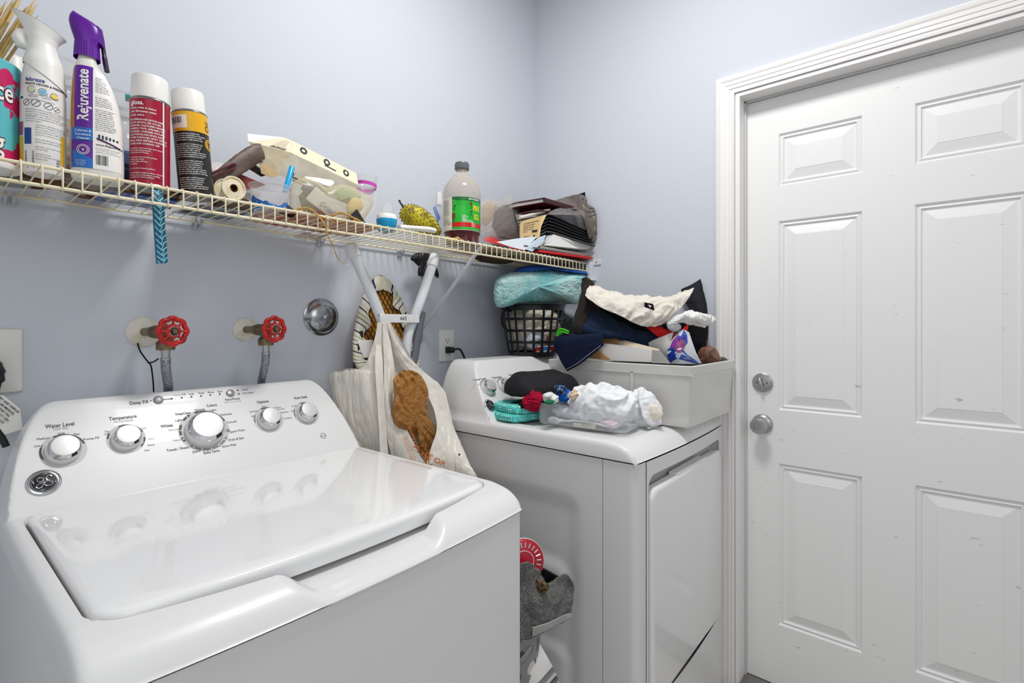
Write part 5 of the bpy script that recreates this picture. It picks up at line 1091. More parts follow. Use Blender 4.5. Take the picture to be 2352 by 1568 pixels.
for i in range(230):
    b = math.asin(-1+2*(i+.5)/230); a = i*2.39996; p = fr(a, b); e = .03; n = (fr(a+e, b)-fr(a-e, b)).cross(fr(a, min(b+e, 1.55))-fr(a, max(b-e, -1.55)))
    if n.length < 1e-12: continue
    n.normalize()
    if n.dot(p) < 0: n = -n
    mb.tube([Mf_ @ (p-n*.0008), Mf_ @ (p+n*.0015), Mf_ @ (p+n*.0042+Vector((.0015, 0, -.0005)))], [.0022, .0014, .0002], 5)
mb.build('spines', mat('dark spine', '#4a3a12', .7), t, world=True)
mb = MB(); q = Mf_ @ Vector((-.070, 0, .010)); mb.tube([q, q+Vector((-.008, .004, .010)), q+Vector((-.014, .004, .019))], [.0042, .003, .0036], 8); mb.tube([q+Vector((-.004, 0, .004)), q+Vector((-.014, -.002, .010))], [.0025, .0015], 6); mb.build('stem', mat('grey brown stem', '#57534c', .8), t, world=True)
# white plastic piece in front
mb = MB(); mb.tube([at(916, 522, Y=-.248), at(932, 523, Y=-.248), at(950, 524, Y=-.249), at(985, 527, Y=-.252), at(997, 530, Y=-.253), at(1001, 532, Y=-.253)], [.007, .0078, .0075, .0082, .0078, .003], 20, flat=1.5); solo(mb, 'plastic_bar', M_white, 'smooth white plastic handle lying at the shelf edge before the spiky fruit', 'handle')
mb = MB()
for q in ((1018, 546, 1040, 550), (1040, 547, 1064, 552), (1030, 549, 1050, 549)): mb.tube([at(q[0], q[1], Y=-.272), at((q[0]+q[2])/2, q[1]-1, Y=-.276), at(q[2], q[3], Y=-.272)], [.001, .0035, .001], 8, flat=.5)
solo(mb, 'dried_leaf', mat('dry leaf', '#cda35c', .7), 'curled dry leaf scraps on the wires at the foot of the green-labelled bottle', 'leaf')

# green-label cleaner bottle
x, y = on(1061, -.205); t = thing('floor_cleaner_bottle', 'large clear bottle with grey cap, bright green pine label and dark red liquid', 'cleaner bottle', (x, y, ZSH), face(x, y))
Mcl = film('smoky clear plastic', '#cfc2ae', .62, .12)
PB = [(.050, 0), (.056, .004), (.0575, .012), (.056, .028), (.060, .036), (.0615, .040), (.0615, .132), (.0615, .150), (.0625, .154), (.0625, .170), (.0605, .184), (.055, .198), (.043, .214), (.029, .231), (.0205, .240), (.0195, .245), (.0195, .252), (.0215, .253), (.0215, .256)]
mb = MB(); mb.lathe([q for q in PB if q[1] > .035], 56, cap0=False); mb.build('bottle', Mcl, t)
mb = MB(); mb.lathe([q for q in PB if q[1] < .045], 56, cap1=False); mb.build('bottle_foot', film('clear foot plastic', '#8a6a62', .05, .08), t)
mb = MB()
mb.lathe([(.049, .001), (.055, .005), (.0565, .012), (.055, .028), (.0590, .036), (.0600, .041), (0, .041)], 48, cap0=True); mb.build('liquid', mat('dark red liquid', '#3b0d0c', .12, col2='#5c1410', cscale=30), t)
mb = MB()
for k in range(14):
    a = 2*PI*k/14; f = lambda u, v: Vector((math.cos(a+(u-.5)*.26*(1-v))*(.0578+.001*v), math.sin(a+(u-.5)*.26*(1-v))*(.0578+.001*v), .004+.024*v)); mb.grid(f, 3, 4)
mb.build('moulded_flutes', film('flute highlight', '#b9b4b6', .16, .08), t)
mb = MB()
for k in range(10):
    a = 2*PI*k/10; f = lambda s, q: (lambda aa, zz: Vector((math.cos(aa)*.0630, math.sin(aa)*.0630, zz)))(a+(s-.5)*.5*(1-abs(q-.5)*2), .158+.018*q); mb.grid(f, 3, 5)
mb.build('moulded_diamonds', film('diamond facets', '#ded8cc', .35, .08), t)
mb = MB(); mb.lathe([(.0225, .251), (.0235, .253), (.0235, .270), (.0222, .274), (0, .275)], 40); mb.grid(lambda u, v: Vector((math.cos(2*PI*u)*(.0237+(.0005 if int(u*72+.5) % 2 else 0)), math.sin(2*PI*u)*(.0237+(.0005 if int(u*72+.5) % 2 else 0)), .254+.015*v)), 72, 2, closeu=True); mb.build('cap', mat('grey cap', '#5d6467', .35), t, angle=20)
r = .0615
def lmap(r, h): g_ = cylmap(r, h); return lambda u, v: g_(u, .043+(v-.043)*1.15)
fn = lmap(r, .0005)
def lab(u0, u1, v0, v1, nm, m, h=.0005, n=30): mb = MB(); patch(mb, lmap(r, h), u0, u1, v0, v1, n); return mb.build(nm, m, t)
lab(-.033, .085, .043, .134, 'green_label', mat('bright green print', '#17a52a', .22, col2='#23b534', cscale=20)); lab(-.033, .085, .124, .134, 'dark_green_band', mat('dark green print', '#0f6b2d', .25), .0008); lab(-.033, .085, .050, .063, 'red_band', mat('red print', '#c8141b', .25), .0008)
lab(-.088, -.033, .043, .133, 'white_panel', mat('cream panel print', '#ded9cd', .4))
mb = MB(); f = lmap(r, .0010)
for i in range(24):
    if i in (15, 17): continue
    mb.text((FILL[i % 9]+' '+FILL[(i+4) % 9])[:34], .0028, lambda X, Y: f(-.0835+X, .127-.0030*i+Y), 'LEFT', .012)
mb.build('fine_print', M_ink, t, smooth=False, tri=True)
mb = MB()
for k in range(3):
    a = 2*PI*k/3+PI/2; c_ = (-.0415, .060); P = [(.0045, -.25), (.0048, .35), (.0068, .35), (.0040, .75), (.0016, .35), (.0030, .35), (.0028, -.25)]
    mb.add([f(c_[0]+math.cos(a+q)*rr, c_[1]+math.sin(a+q)*rr) for rr, q in P], [tuple(range(7))])
mb.build('recycling_arrows', M_dark, t, smooth=False, tri=True)
mb = MB(); f = lmap(r, .0011); mb.text('PINE', .021, lambda X, Y: f(.038+X, .104+Y), 'LEFT', .03, sx=.7); mb.text('SOL', .021, lambda X, Y: f(.041+X, .080+Y), 'LEFT', .03, sx=.7); mb.build('yellow_lettering', mat('yellow print', '#f2d81e', .3), t, smooth=False, tri=True)
mb = MB(); mb.text('MULTI-SURFACE', .0060, lambda X, Y: f(.022+X, .129+Y), 'LEFT', .03)
lines(mb, f, ['CLEANS', 'DEODORIZES', 'DISHES', 'FLOORS', 'DEGREASES'], .0030, .001, .082, .0029, bold=.02); lines(mb, f, ['48', '1.4'], .0034, .0165, .077, .0034); lines(mb, f, ['DISINFECTS KITCHEN', 'CLEANER LARGE HOME'], .0036, .001, .068, .0040, bold=.02); lines(mb, f, ['MULTI', '60 FL OZ', '1.77 L'], .0042, .032, .060, .0045, bold=.02); mb.build('white_print', M_label_w, t, smooth=False, tri=True)
def cone(cu, cv, ru, rv, nm, m, h): mb = MB(); f = lmap(r, h); mb.grid(lambda s, q: f(cu+math.cos(2*PI*s)*ru*q, cv+math.sin(2*PI*s)*rv*q), 24, 3); mb.build(nm, m, t)
Mpc = mat('pine cone print', '#5a1f14', .4, col2='#8a4a34', cscale=300); Mpn = mat('pine needle print', '#0c4a1c', .4, col2='#4fb24f', cscale=150)
cone(-.026, .112, .0065, .016, 'needle_print', Mpn, .0010); cone(-.027, .081, .0060, .009, 'pinecone_print', Mpc, .0012); cone(-.028, .066, .005, .006, 'needle_print', Mpn, .0009); cone(.030, .116, .004, .007, 'pinecone_print', Mpc, .0010); cone(.031, .095, .005, .012, 'needle_print', Mpn, .0009)
# packet behind the bottle
mb = slab([at(1001, 430, Y=-.09), at(1016, 438, Y=-.09), at(1030, 545, Y=-.09), at(1006, 540, Y=-.09)], (0, .003, 0)); t = solo(mb, 'plastic_packet', film('clear sleeve', '#cfd2d8', .45, .15), 'clear sleeve with a white barcode card poking out left of the green-labelled bottle', 'packet')
mb = slab([at(1005, 442, Y=-.095), at(1013, 438, Y=-.095), at(1016, 470, Y=-.095), at(1004, 468, Y=-.095)], (0, .001, 0)); mb.build('barcode_card', M_label_w, t, world=True)
mb = slab([at(995, 477, Y=-.12), at(1000, 472, Y=-.12), at(1012, 500, Y=-.12), at(1006, 512, Y=-.12)], (0, .002, 0)); solo(mb, 'blue_card', mat('light blue card', '#7c97cc', .4), 'small light blue card between the spiky fruit and the green-labelled bottle', 'card')
# grey translucent bag of dark things
t = thing('plastic_bag', 'cloudy grey plastic bag holding something dark, right of the green-labelled bottle', 'plastic bag', tuple(at(1155, 520, Y=-.17).xy)+(ZSH,))
bagblob([(1104, 545), (1100, 500), (1105, 462), (1128, 456), (1150, 462), (1168, 448), (1180, 456), (1190, 490), (1198, 535), (1197, 551), (1150, 549)], -.165, .030, n_in=14, amp=.006, freq=75, seed=5, drape=True).build('film', film('cloudy film', '#cfc9c2', .50, .25, bump=.7, bscale=50, bdist=.004), t, world=True)
inside([(1130, 520), (1138, 485), (1165, 470), (1182, 490), (1190, 540), (1150, 547)], -.16, .016, 'dark_cloth', mat('charcoal cloth', '#34302f', .9, bump=.5, bscale=60), 'dark bundle inside the cloudy grey bag', 'cloth', .003)
inside([(1106, 500), (1112, 470), (1140, 466), (1136, 490), (1116, 520)], -.165, .010, 'tan_cloth', mat('tan wrap', '#b9a58b', .8), 'tan wrapping at the left inside the cloudy grey bag', 'cloth', .003)

# ---- right end pile: lowest first
def tray_slab(name, q, Ys, off, m, label, cat, **k): return solo(slab([ar(a, b, Y=Y_) for (a, b), Y_ in zip(q, Ys)], off), name, m, label, cat, **k)
tray_slab('baking_tray', [(1204, 566), (1349, 597), (1352, 590), (1236, 560)], [-.262, -.275, -.06, -.05], (0, 0, .006), mat('smoky tray', '#5b5d5c', .3), 'dark smoky plastic tray at the bottom of the right-end pile', 'tray')
mb = slab([Vector((-.42, -.265, ZSH+.001)), Vector((-.05, -.282, ZSH+.001)), Vector((-.05, -.07, ZSH+.001)), Vector((-.40, -.07, ZSH+.001))], (0, 0, .006)); solo(mb, 'notebook', mat('black notebook', '#202224', .5), 'black notebook lying under the red folder at the right end of the shelf', 'notebook')
M_rf = mat('red folder', '#cf1111', .35)
mb = slab([Vector((-.33, -.272, ZSH+.009)), Vector((-.010, -.312, ZSH+.012)), Vector((-.012, -.05, ZSH+.012)), Vector((-.30, -.05, ZSH+.009))], (0, 0, .009)); t = solo(mb, 'paper_folder', M_rf, 'bright red folder stuffed with papers at the right end of the shelf', 'folder', bevel=.002)
M_pap = mat('paper white', '#e6e4e0', .6); M_papb = mat('paper pale blue', '#cfdbe8', .6)
zz = ZSH+.022
for i, (col, lab_, dx, dz) in enumerate([('#e8e2dc', 'loose cream sheet on top of the red folder', 0, .0), ('#3e4652', 'dark slate leaflet among the papers on the red folder', .01, .003), ('#efefef', 'white sheet with curled edge above the dark leaflet', -.006, .006), ('#8b3030', 'maroon-edged leaflet in the papers on the red folder', .004, .009), ('#e4e0d2', 'topmost ivory sheet on the red folder papers', -.004, .012)]):
    A = [Vector((-.30+dx*2, -.262+dx, zz+dz)), Vector((-.16, -.27+dx*.5, zz+dz+.001)), Vector((-.02-dx, -.295, zz+dz-.002))]; B = [p+Vector((.015, .20, 0)) for p in A]
    mb = sheet([A, B], 30, 10, .0008, 30, seed=i); solo(mb, 'paper_sheet', mat('sheet%d' % i, col, .6), lab_, 'paper', 'papers on the red folder', solid=.0014)
# red trays to the left
for q, lab_ in (([(1117, 555), (1138, 546), (1162, 560), (1158, 565)], 'small glossy red box nearest the green-labelled bottle'), ([(1168, 568), (1185, 562), (1214, 571), (1210, 578)], 'small glossy red box just left of the pale papers')):
    tray_slab('red_box', q, [-.265, -.20, -.21, -.27], (0, .02, .010), mat('glossy red', '#d40f14', .2), lab_, 'box', bevel=.001)
mb = slab([Vector((-.62, -.25, ZSH+.001)), Vector((-.45, -.255, ZSH+.001)), Vector((-.42, -.06, ZSH+.001)), Vector((-.60, -.06, ZSH+.001))], (0, 0, .004)); solo(mb, 'red_magazine', mat('maroon print', '#8e2420', .4, col2='#d8c2b0', cscale=40), 'maroon magazine lying flat under the cloudy bag', 'magazine')
# pale blue folded papers
for k, (P, lab_) in enumerate([([(1142, 556), (1190, 548), (1234, 543), (1205, 575), (1170, 566)], 'pale blue folded paper flat on the shelf edge left of the envelope'), ([(1207, 572), (1240, 545), (1254, 540), (1248, 556), (1222, 578)], 'pale blue paper folded into a trough beside the white envelope')]):
    mb = slab([ar(a, b, Y=-.268+.012*(i % 3)) for i, (a, b) in enumerate(P)], (0, .004, .0012)); solo(mb, 'folded_paper', M_papb if k else mat('blue white paper', '#dfe7f0', .6), lab_, 'paper')
t = thing('envelope', 'pale grey open envelope under the stack of black folders', 'envelope', tuple(ar(1280, 560, Y=-.2).xy)+(ZSH+.036,))
slab([ar(1252, 560, Y=-.24), ar(1272, 538, Y=-.24), ar(1360, 566, Y=-.235), ar(1350, 573, Y=-.25), ar(1256, 563, Y=-.255)], (0, .05, .002)).build('front', mat('envelope grey white', '#dcdcda', .6), t, world=True)
slab([ar(1252, 560, Y=-.241), ar(1256, 540, Y=-.22), ar(1274, 537, Y=-.235), ar(1262, 556, Y=-.245)], (0, .002, 0)).build('flap', mat('envelope shade grey', '#c4ccd2', .6), t, world=True)
# black folders: a stack of six opened upward to the right
M_blk = mat('black folder', '#202022', .38); M_grn = mat('grey folder', '#4d4a47', .45)
FL = ['topmost black folder of the tilted stack', 'second black folder from the top of the tilted stack', 'third black folder from the top of the tilted stack', 'fourth black folder from the top of the tilted stack', 'fifth black folder from the top of the tilted stack', 'lowest dark grey folder of the tilted stack']
for i in range(6):
    a = (1244-2*i, 497+9*i); b = (1268-1*i, 494+7.5*i); c_ = (1352+3*i, 532+6.5*i)
    A = ar(a[0], a[1], Y=-.24); B = ar(b[0], b[1], Y=-.235); Cq = ar(c_[0], c_[1], Y=-.24); off = Vector((.02, .17, .006))
    mb = sheet([[A, A*.5+B*.5+Vector((0, 0, .001)), B, B*.5+Cq*.5, Cq], [A+off, A*.5+B*.5+off, B+off, B*.5+Cq*.5+off, Cq+off]], 26, 6, .0002, 20)
    for v in mb.v: v.x = min(v.x, -.006)
    solo(mb, 'document_folder', M_grn if i == 5 else M_blk, FL[i], 'folder', 'black folders at the right end', solid=.004)
# kraft booklet
P0, P1, P2, P3 = ar(1196, 548, Y=-.235), ar(1232, 548, Y=-.245), ar(1246, 495, Y=-.242), ar(1196, 508, Y=-.225)
t = thing('kraft_booklet', 'tan kraft paper booklet with dark print, left of the black folders', 'booklet', tuple(P0.xy)+(P0.z,))
M_kr = mat('kraft paper', '#cdb182', .65, bump=.1, bscale=200)
slab([P0, P1, P2, P3], (0, .006, 0)).build('cover', M_kr, t, world=True, bevel=.001)
slab([P1, ar(1240, 543, Y=-.25), ar(1243, 520, Y=-.253), ar(1256, 492, Y=-.25), P2], (0, .003, 0)).build('curled_spine', mat('pale kraft', '#d8bd8b', .6), t, world=True, bevel=.001)
mb = MB(); fq = lambda u, v: P0+(P1-P0)*u*(1-v)+((P3-P0)+(P2-P3)*u)*v+(P1-P0)*u*v*0+Vector((0, -.0012, 0))
for i in range(5): mb.text(['ALL NATURAL RECYCLED PAPER', 'made with care in small lots', 'please keep it dry and clean', 'thank you for your order', 'www.  com'][i], 1, lambda X, Y: fq(.12+X*.05, .80-i*.11+Y*.07), 'LEFT', .03)
mb.grid(lambda s, q: fq(.62+.3*s, .30+.10*q), 2, 2); mb.grid(lambda s, q: fq(.80+math.cos(2*PI*s)*.07*q, .10+math.sin(2*PI*s)*.07*q), 16, 2); mb.text('RECYCLE IT', 1, lambda X, Y: fq(.2+X*.055, .10+Y*.07), 'LEFT', .03); mb.build('dark_print', M_dark, t, world=True, smooth=False, tri=True)
# white tube / roll
mb = MB(); mb.tube([ar(1193, 500, Y=-.23), ar(1240, 488, Y=-.215), ar(1262, 482, Y=-.205)], [.0062, .0068, .0060], 16); solo(mb, 'paper_roll', mat('cream roll', '#d9d2c4', .6), 'cream paper roll between the photo albums and the kraft booklet', 'roll')
# photo albums
M_mar = mat('maroon leatherette', '#5a1c20', .4, bump=.2, bscale=300, col2='#3c1417', cscale=90)
def album(zl, zr, tilt, label, Y0, x0=1190, spine=1250, x1=1330, y0=468, y1=456, y2=482):
    A = ar(x0, y0, Y=Y0); B = ar(spine, y1, Y=Y0-.01); Cc = ar(x1, y2, Y=Y0-.005)
    t = thing('photo_album', label, 'photo album', tuple((A+B)/2)); off = Vector((.03, .14, .004)); up = Vector((0, 0, 1))
    h = .0165
    for nm, z, th in (('cover', h, .003), ('cover', 0, .003)):
        mb = MB(); loft(mb, [[A+up*z, B+up*z, Cc+up*z, Cc+off+up*z, A+off+up*z], [A+up*(z+th), B+up*(z+th), Cc+up*(z+th), Cc+off+up*(z+th), A+off+up*(z+th)]]); mb.build(nm, M_mar, t, world=True, bevel=.0008)
    e = (Cc-B).normalized(); q = off*.04
    mb = MB(); pages = [A+q+Vector((.003, 0, 0)), B+q, B+q+e*.003, A+off*.95, B+off*.95]
    loft(mb, [[A+q+Vector((.002, 0, .003+z)), B+q+Vector((0, 0, .003+z)), Cc+q+Vector((-.003, 0, .003+z)), Cc+off*.95+Vector((-.003, 0, .003+z)), A+off*.95+Vector((.002, 0, .003+z))] for z in (0, .0132)]); mb.build('pages', mat('album pages', '#c9c8c4', .7, bump=.5, bscale=30), t, world=True)
    mb = MB(); n_ = Vector((0, -.0012, 0)); loft(mb, [[B+Vector((0, 0, .003))+n_, Cc+Vector((0, 0, .003))+n_, Cc+Vector((0, 0, h))+n_, B+Vector((0, 0, h))+n_], [B+Vector((0, 0, .003))+off*.05, Cc+Vector((0, 0, .003))+off*.05, Cc+Vector((0, 0, h))+off*.05, B+Vector((0, 0, h))+off*.05]]); mb.build('spine', mat('plum spine', '#3c1a26', .4), t, world=True)
album(0, 0, 0, 'upper maroon photo album on the right-end pile', -.215, y0=475, y1=465, y2=488)
mb = slab([ar(1192, 492, Y=-.222), ar(1235, 483, Y=-.232), ar(1300, 490, Y=-.22), ar(1300, 490, Y=-.10), ar(1195, 488, Y=-.10)], (0, 0, .004)); solo(mb, 'photo_album', M_mar, 'lower maroon album cover under the thicker one', 'photo album')
# wrinkled grey bag and clear film at the right
mb = bagblob([(1262, 464), (1300, 452), (1330, 446), (1345, 452), (1350, 468), (1366, 480), (1371, 510), (1369, 545), (1354, 552), (1351, 505), (1325, 482), (1290, 473)], -.165, .026, n_in=16, amp=.008, freq=80, seed=4, fine=10, drape=True)
for v in mb.v: v.x = min(v.x, -.008)
solo(mb, 'grey_bag', mat('taupe shiny bag', '#6d645e', .35, bump=.4, bscale=60), 'wrinkled taupe bag draped over the right end of the pile, against the wall', 'bag')
mb = slab([ar(1326, 447, Y=-.20), ar(1344, 441, Y=-.20), ar(1345, 468, Y=-.20), ar(1333, 466, Y=-.20)], (0, .004, 0)); t = solo(mb, 'picture_frame', mat('dark frame', '#35302e', .4), 'small dark frame with a white inner edge standing at the back of the right-end pile', 'picture frame')
mb = slab([ar(1331, 451, Y=-.2015), ar(1336, 449, Y=-.2015), ar(1337, 467, Y=-.2015), ar(1334, 467, Y=-.2015)], (0, .001, 0)); mb.build('white_mat', M_label_w, t, world=True)
mb = bagblob([(1255, 492), (1275, 480), (1300, 473), (1322, 471), (1345, 480), (1356, 495), (1350, 508), (1335, 520), (1318, 516), (1290, 500)], -.225, .022, n_in=16, amp=.008, freq=95, seed=7, fine=10, drape=True)
for v in mb.v: v.x = min(v.x, -.008)
solo(mb, 'clear_wrap', film('clear crinkled wrap', '#c8c3c2', .42, .12, bump=.8, bscale=70, bdist=.005), 'crinkled clear plastic wrap sitting on the black folders', 'plastic wrap')

# things lying on / hanging through the wires in the middle
tray_pts = [Vector((-1.32, -.25, ZSH+.0005)), Vector((-1.02, -.25, ZSH+.0005)), Vector((-1.00, -.06, ZSH+.0005)), Vector((-1.30, -.06, ZSH+.0005))]
solo(slab(tray_pts, (0, 0, .002)), 'printed_leaflet', mat('orange red print', '#a8452f', .5, col2='#d9b8a0', cscale=18), 'orange-red printed leaflet lying on the wires under the yellowed bag', 'leaflet')
solo(slab([Vector((-1.43, -.16, ZSH+.0005)), Vector((-1.33, -.17, ZSH+.0005)), Vector((-1.33, -.02, ZSH+.0005)), Vector((-1.45, -.03, ZSH+.0005))], (0, 0, .002)), 'printed_leaflet', mat('grey blue print', '#9aa6b5', .5, col2='#2e3640', cscale=22), 'grey and blue leaflet lying on the wires under the cream spool', 'leaflet')
mb = sheet([[at(672, 540, Y=-.10), at(700, 530, Y=-.09), at(730, 538, Y=-.10), at(752, 535, Y=-.12)], [at(684, 548, Y=-.12), at(705, 545, Y=-.15), at(728, 552, Y=-.15), at(748, 540, Y=-.14)], [at(690, 552, Y=-.12), at(702, 553, Y=-.16), at(722, 556, Y=-.15), at(740, 545, Y=-.13)]], 40, 20, .004, 40, seed=3)
solo(mb, 'film_scrap', film('milky film', '#e6e2da', .55, .3, bump=.4), 'milky plastic film sagging through the wires above the round chrome cover', 'plastic film', solid=.0004)
# black patterned glove hanging
def flower():
    m = mat('black glove with grey leaves', '#17171a', .6, col2='#8b8b88', cscale=55, cthr=(.60, .62)); return m
gl = thing('glove', 'black glove with pale leaf pattern dangling from the shelf behind a white tube', 'glove', tuple(at(978, 600, Y=-.06)))
mb = bagblob([(945, 588), (958, 580), (985, 582), (1000, 592), (996, 612), (985, 628), (962, 612), (950, 600)], -.06, .010, amp=.003, freq=50); mb.build('palm', flower(), gl, world=True)
for P in ([(968, 600), (966, 618), (963, 634)], [(980, 608), (974, 622), (969, 640)], [(994, 606), (1000, 622), (1006, 638)], [(958, 590), (950, 594), (945, 590)]):
    mb = MB(); mb.tube(spline([at(a, b, Y=-.066) for a, b in P], 4), [.009]*5+[.0085]*2+[.006, .003], 12); mb.build('finger', flower(), gl, world=True)
mb = blob(at(1135, 596, Y=-.16), (.09, .05, .010), .004, 30, 4); 
for v in mb.v: v.z = min(v.z+.0, ZB_-.004) if False else v.z
solo(mb, 'burlap_scrap', mat('dark brown netting', '#4a3a2e', .9, bump=.6, bscale=200), 'dark brown net scrap sagging under the wires left of the turquoise blanket', 'fabric scrap')
# ------------------------------------------------------------ plastic bags hanging from the ironing board
M_bagw = film('white shopping bag film', '#e9e4da', .80, .38, bump=.5, bscale=30, bdist=.004, k=1)
def rowsY(rows): return [[at(a, b, Y=Y_) for a, b, Y_ in r] for r in rows]
t = thing('shopping_bag', 'white plastic shopping bag knotted on the crossbar, its square corner poking out left', 'shopping bag', tuple(at(850, 900, Y=-.16).xy)+(.8,))
S1 = rowsY([[(868, 741, -.160), (873, 740, -.162), (878, 739, -.166), (882, 738, -.168)], [(858, 785, -.158), (868, 786, -.165), (880, 787, -.172), (892, 790, -.172)], [(832, 843, -.14), (850, 846, -.16), (872, 850, -.180), (899, 862, -.18)],
    [(767, 857, -.066), (806, 852, -.12), (850, 868, -.17), (905, 900, -.185)], [(768, 900, -.070), (815, 920, -.13), (860, 935, -.19), (910, 950, -.19)], [(788, 985, -.095), (830, 995, -.15), (872, 1005, -.20), (920, 1020, -.20)], [(815, 1050, -.13), (850, 1070, -.17), (890, 1085, -.21), (940, 1095, -.21)], [(825, 1200, -.14), (850, 1210, -.17), (890, 1220, -.21), (940, 1230, -.21)]])
sheet(S1, 80, 110, .0035, 26, aniso=(1.6, 1.6, .45), seed=3).build('bag_front', M_bagw, t, world=True, solid=.0006)
sheet([[p+Vector((.012, .035 if j > 2 else .012, 0)) for p in r] for j, r in enumerate(S1)], 50, 60, .003, 22, aniso=(1.6, 1.6, .45), seed=9).build('bag_back', M_bagw, t, world=True)
mb = sheet(rowsY([[(864, 790, -.178), (870, 792, -.180), (875, 794, -.180)], [(862, 845, -.195), (872, 845, -.197), (880, 846, -.195)], [(868, 940, -.215), (876, 940, -.215), (884, 940, -.213)], [(876, 1090, -.235), (886, 1090, -.235), (896, 1090, -.232)]]), 16, 50, .001, 30); mb.build('bag_handle', M_bagw, t, world=True)
t = thing('shopping_bag', 'white shopping bag with orange warning print, hanging right and holding a brown bag', 'shopping bag', tuple(at(980, 980, Y=-.24).xy)+(.8,))
SL = rowsY([[(879, 739, -.170), (883, 739, -.172), (887, 739, -.174)], [(880, 790, -.178), (889, 790, -.184), (898, 790, -.186)], [(882, 850, -.19), (894, 850, -.200), (906, 850, -.202)], [(881, 920, -.205), (893, 925, -.222), (903, 950, -.222)], [(886, 990, -.215), (906, 990, -.235), (934, 985, -.245)], [(900, 1050, -.225), (928, 1050, -.25), (965, 1045, -.262)], [(915, 1110, -.23), (955, 1110, -.26), (1000, 1105, -.285)], [(925, 1200, -.23), (960, 1200, -.26), (1000, 1200, -.285)]])
sheet(SL, 60, 90, .003, 26, aniso=(1.6, 1.6, .4), seed=5).build('bag_front', M_bagw, t, world=True, solid=.0006)
SR = rowsY([[(887, 738, -.171), (891, 738, -.170), (895, 738, -.168)], [(903, 782, -.175), (911, 786, -.178), (919, 790, -.172)], [(917, 815, -.178), (937, 824, -.185), (957, 838, -.178)], [(942, 850, -.19), (985, 868, -.200), (1020, 893, -.20)], [(985, 910, -.225), (1010, 930, -.235), (1035, 955, -.235)], [(1004, 975, -.265), (1030, 990, -.285), (1056, 1010, -.30)], [(988, 1035, -.28), (1035, 1045, -.32), (1078, 1062, -.36)], [(978, 1085, -.285), (1040, 1095, -.33), (1100, 1110, -.41)], [(980, 1200, -.285), (1040, 1200, -.33), (1110, 1210, -.41)]])
sheet(SR, 80, 110, .0035, 24, aniso=(1.5, 1.5, .45), seed=8).build('bag_front', M_bagw, t, world=True, solid=.0006)
SBk = rowsY([[(889, 739, -.160), (893, 739, -.160), (897, 739, -.160)], [(905, 830, -.155), (940, 830, -.15), (957, 838, -.155)], [(895, 930, -.17), (960, 930, -.17), (1022, 905, -.18)], [(895, 1030, -.18), (960, 1040, -.19), (1050, 1030, -.24)], [(915, 1180, -.19), (990, 1190, -.2), (1080, 1190, -.30)]])
sheet(SBk, 50, 60, .003, 24, seed=2).build('bag_back', M_bagw, t, world=True)
M_or = mat('orange print', '#c96f2c', .5)
def surf_text(parent, word, p0, p1, hgt, Y0, Y1, m, bold=.02):
    A = at(*p0, Y=Y0); B = at(*p1, Y=Y1); L = (B-A).length; e = (B-A)/L; n = (CAM-A).normalized(); up = n.cross(e).normalized()
    if up.z < 0: up = -up
    mb = MB(); vs, _ = glyphs(word, 'LEFT', bold); w0 = max(v[0] for v in vs); mb.text(word, hgt, lambda X, Y: A+e*(X*L/(w0*hgt))+up*Y+n*.004, 'LEFT', bold); mb.build('warning_print', m, parent, world=True, smooth=False, tri=True)
surf_text(t, 'SE OR', (975, 1043), (1023, 1068), .020, -.31, -.335, M_or); surf_text(t, 'ATIN', (952, 1022), (990, 1070), .018, -.30, -.32, M_or); surf_text(t, 'SUFFO', (940, 980), (957, 1025), .010, -.275, -.29, M_or)
for k in range(3): surf_text(t, 'KEEP AWAY FROM CHILDREN', (925+k*4, 1005-k*2), (945+k*5, 1058-k*2), .0055, -.275, -.29, M_or, .01)
mb = MB(); c = at(1055, 1047, Y=-.335); mb.lathe([(0, 0), (.0022, .001), (.0030, .004), (.0022, .007), (0, .008)], 12, Matrix.Translation(c)); mb.build('dark_speck', mat('dark brown speck', '#3a2320', .5), t, world=True)
M_brn = film('brown bag film', '#a8712f', .88, .22, bump=1, bscale=55, bdist=.012, k=1)
bb = bagblob([(903, 870), (928, 850), (962, 858), (983, 895), (984, 950), (1003, 985), (1006, 1020), (990, 1045), (968, 1040), (962, 1005), (935, 992), (908, 975), (900, 945), (905, 915)], -.232, .030, n_in=20, amp=.010, freq=60, seed=11, fine=14, drape=True)
solo(bb, 'brown_bag', M_brn, 'crumpled tan-brown plastic bag stuffed in the opening of the right white bag', 'plastic bag')

# ------------------------------------------------------------ on the dryer
ZD2 = .9665
# large translucent drawer
M_bin = film('milky bin plastic', '#e4e3e0', .66, .3, bump=.1, bscale=20, k=1)
t = thing('storage_bin', 'large milky plastic bin overflowing with clothes at the right of the dryer', 'storage bin', (-.22, -.63, ZD2))
mb = MB(); rg = []
for s, z in ((.014, ZD2), (.012, ZD2+.002), (.003, 1.118), (.0, 1.120), (-.002, 1.145), (.001, 1.147)): rg.append([Vector((x, y, z)) for x, y in rrect(-.413+s, -.882+s, -.024-s, -.375-s, .010, 4)])
rg2 = [[Vector((x, y, z)) for x, y in rrect(-.413+s, -.882+s, -.024-s, -.375-s, .008, 4)] for s, z in ((.004, 1.147), (.006, 1.12), (.017, ZD2+.004))]
loft(mb, rg+rg2, cap0=True, cap1=True); mb.build('bin_body', M_bin, t, world=True)
mb = MB(); mb.box((-.4135, -.700, ZD2+.008), (-.411, -.690, 1.144)); mb.box((-.4135, -.885, 1.118), (-.411, -.40, 1.1215)); mb.build('moulded_rib', M_bin, t, world=True)
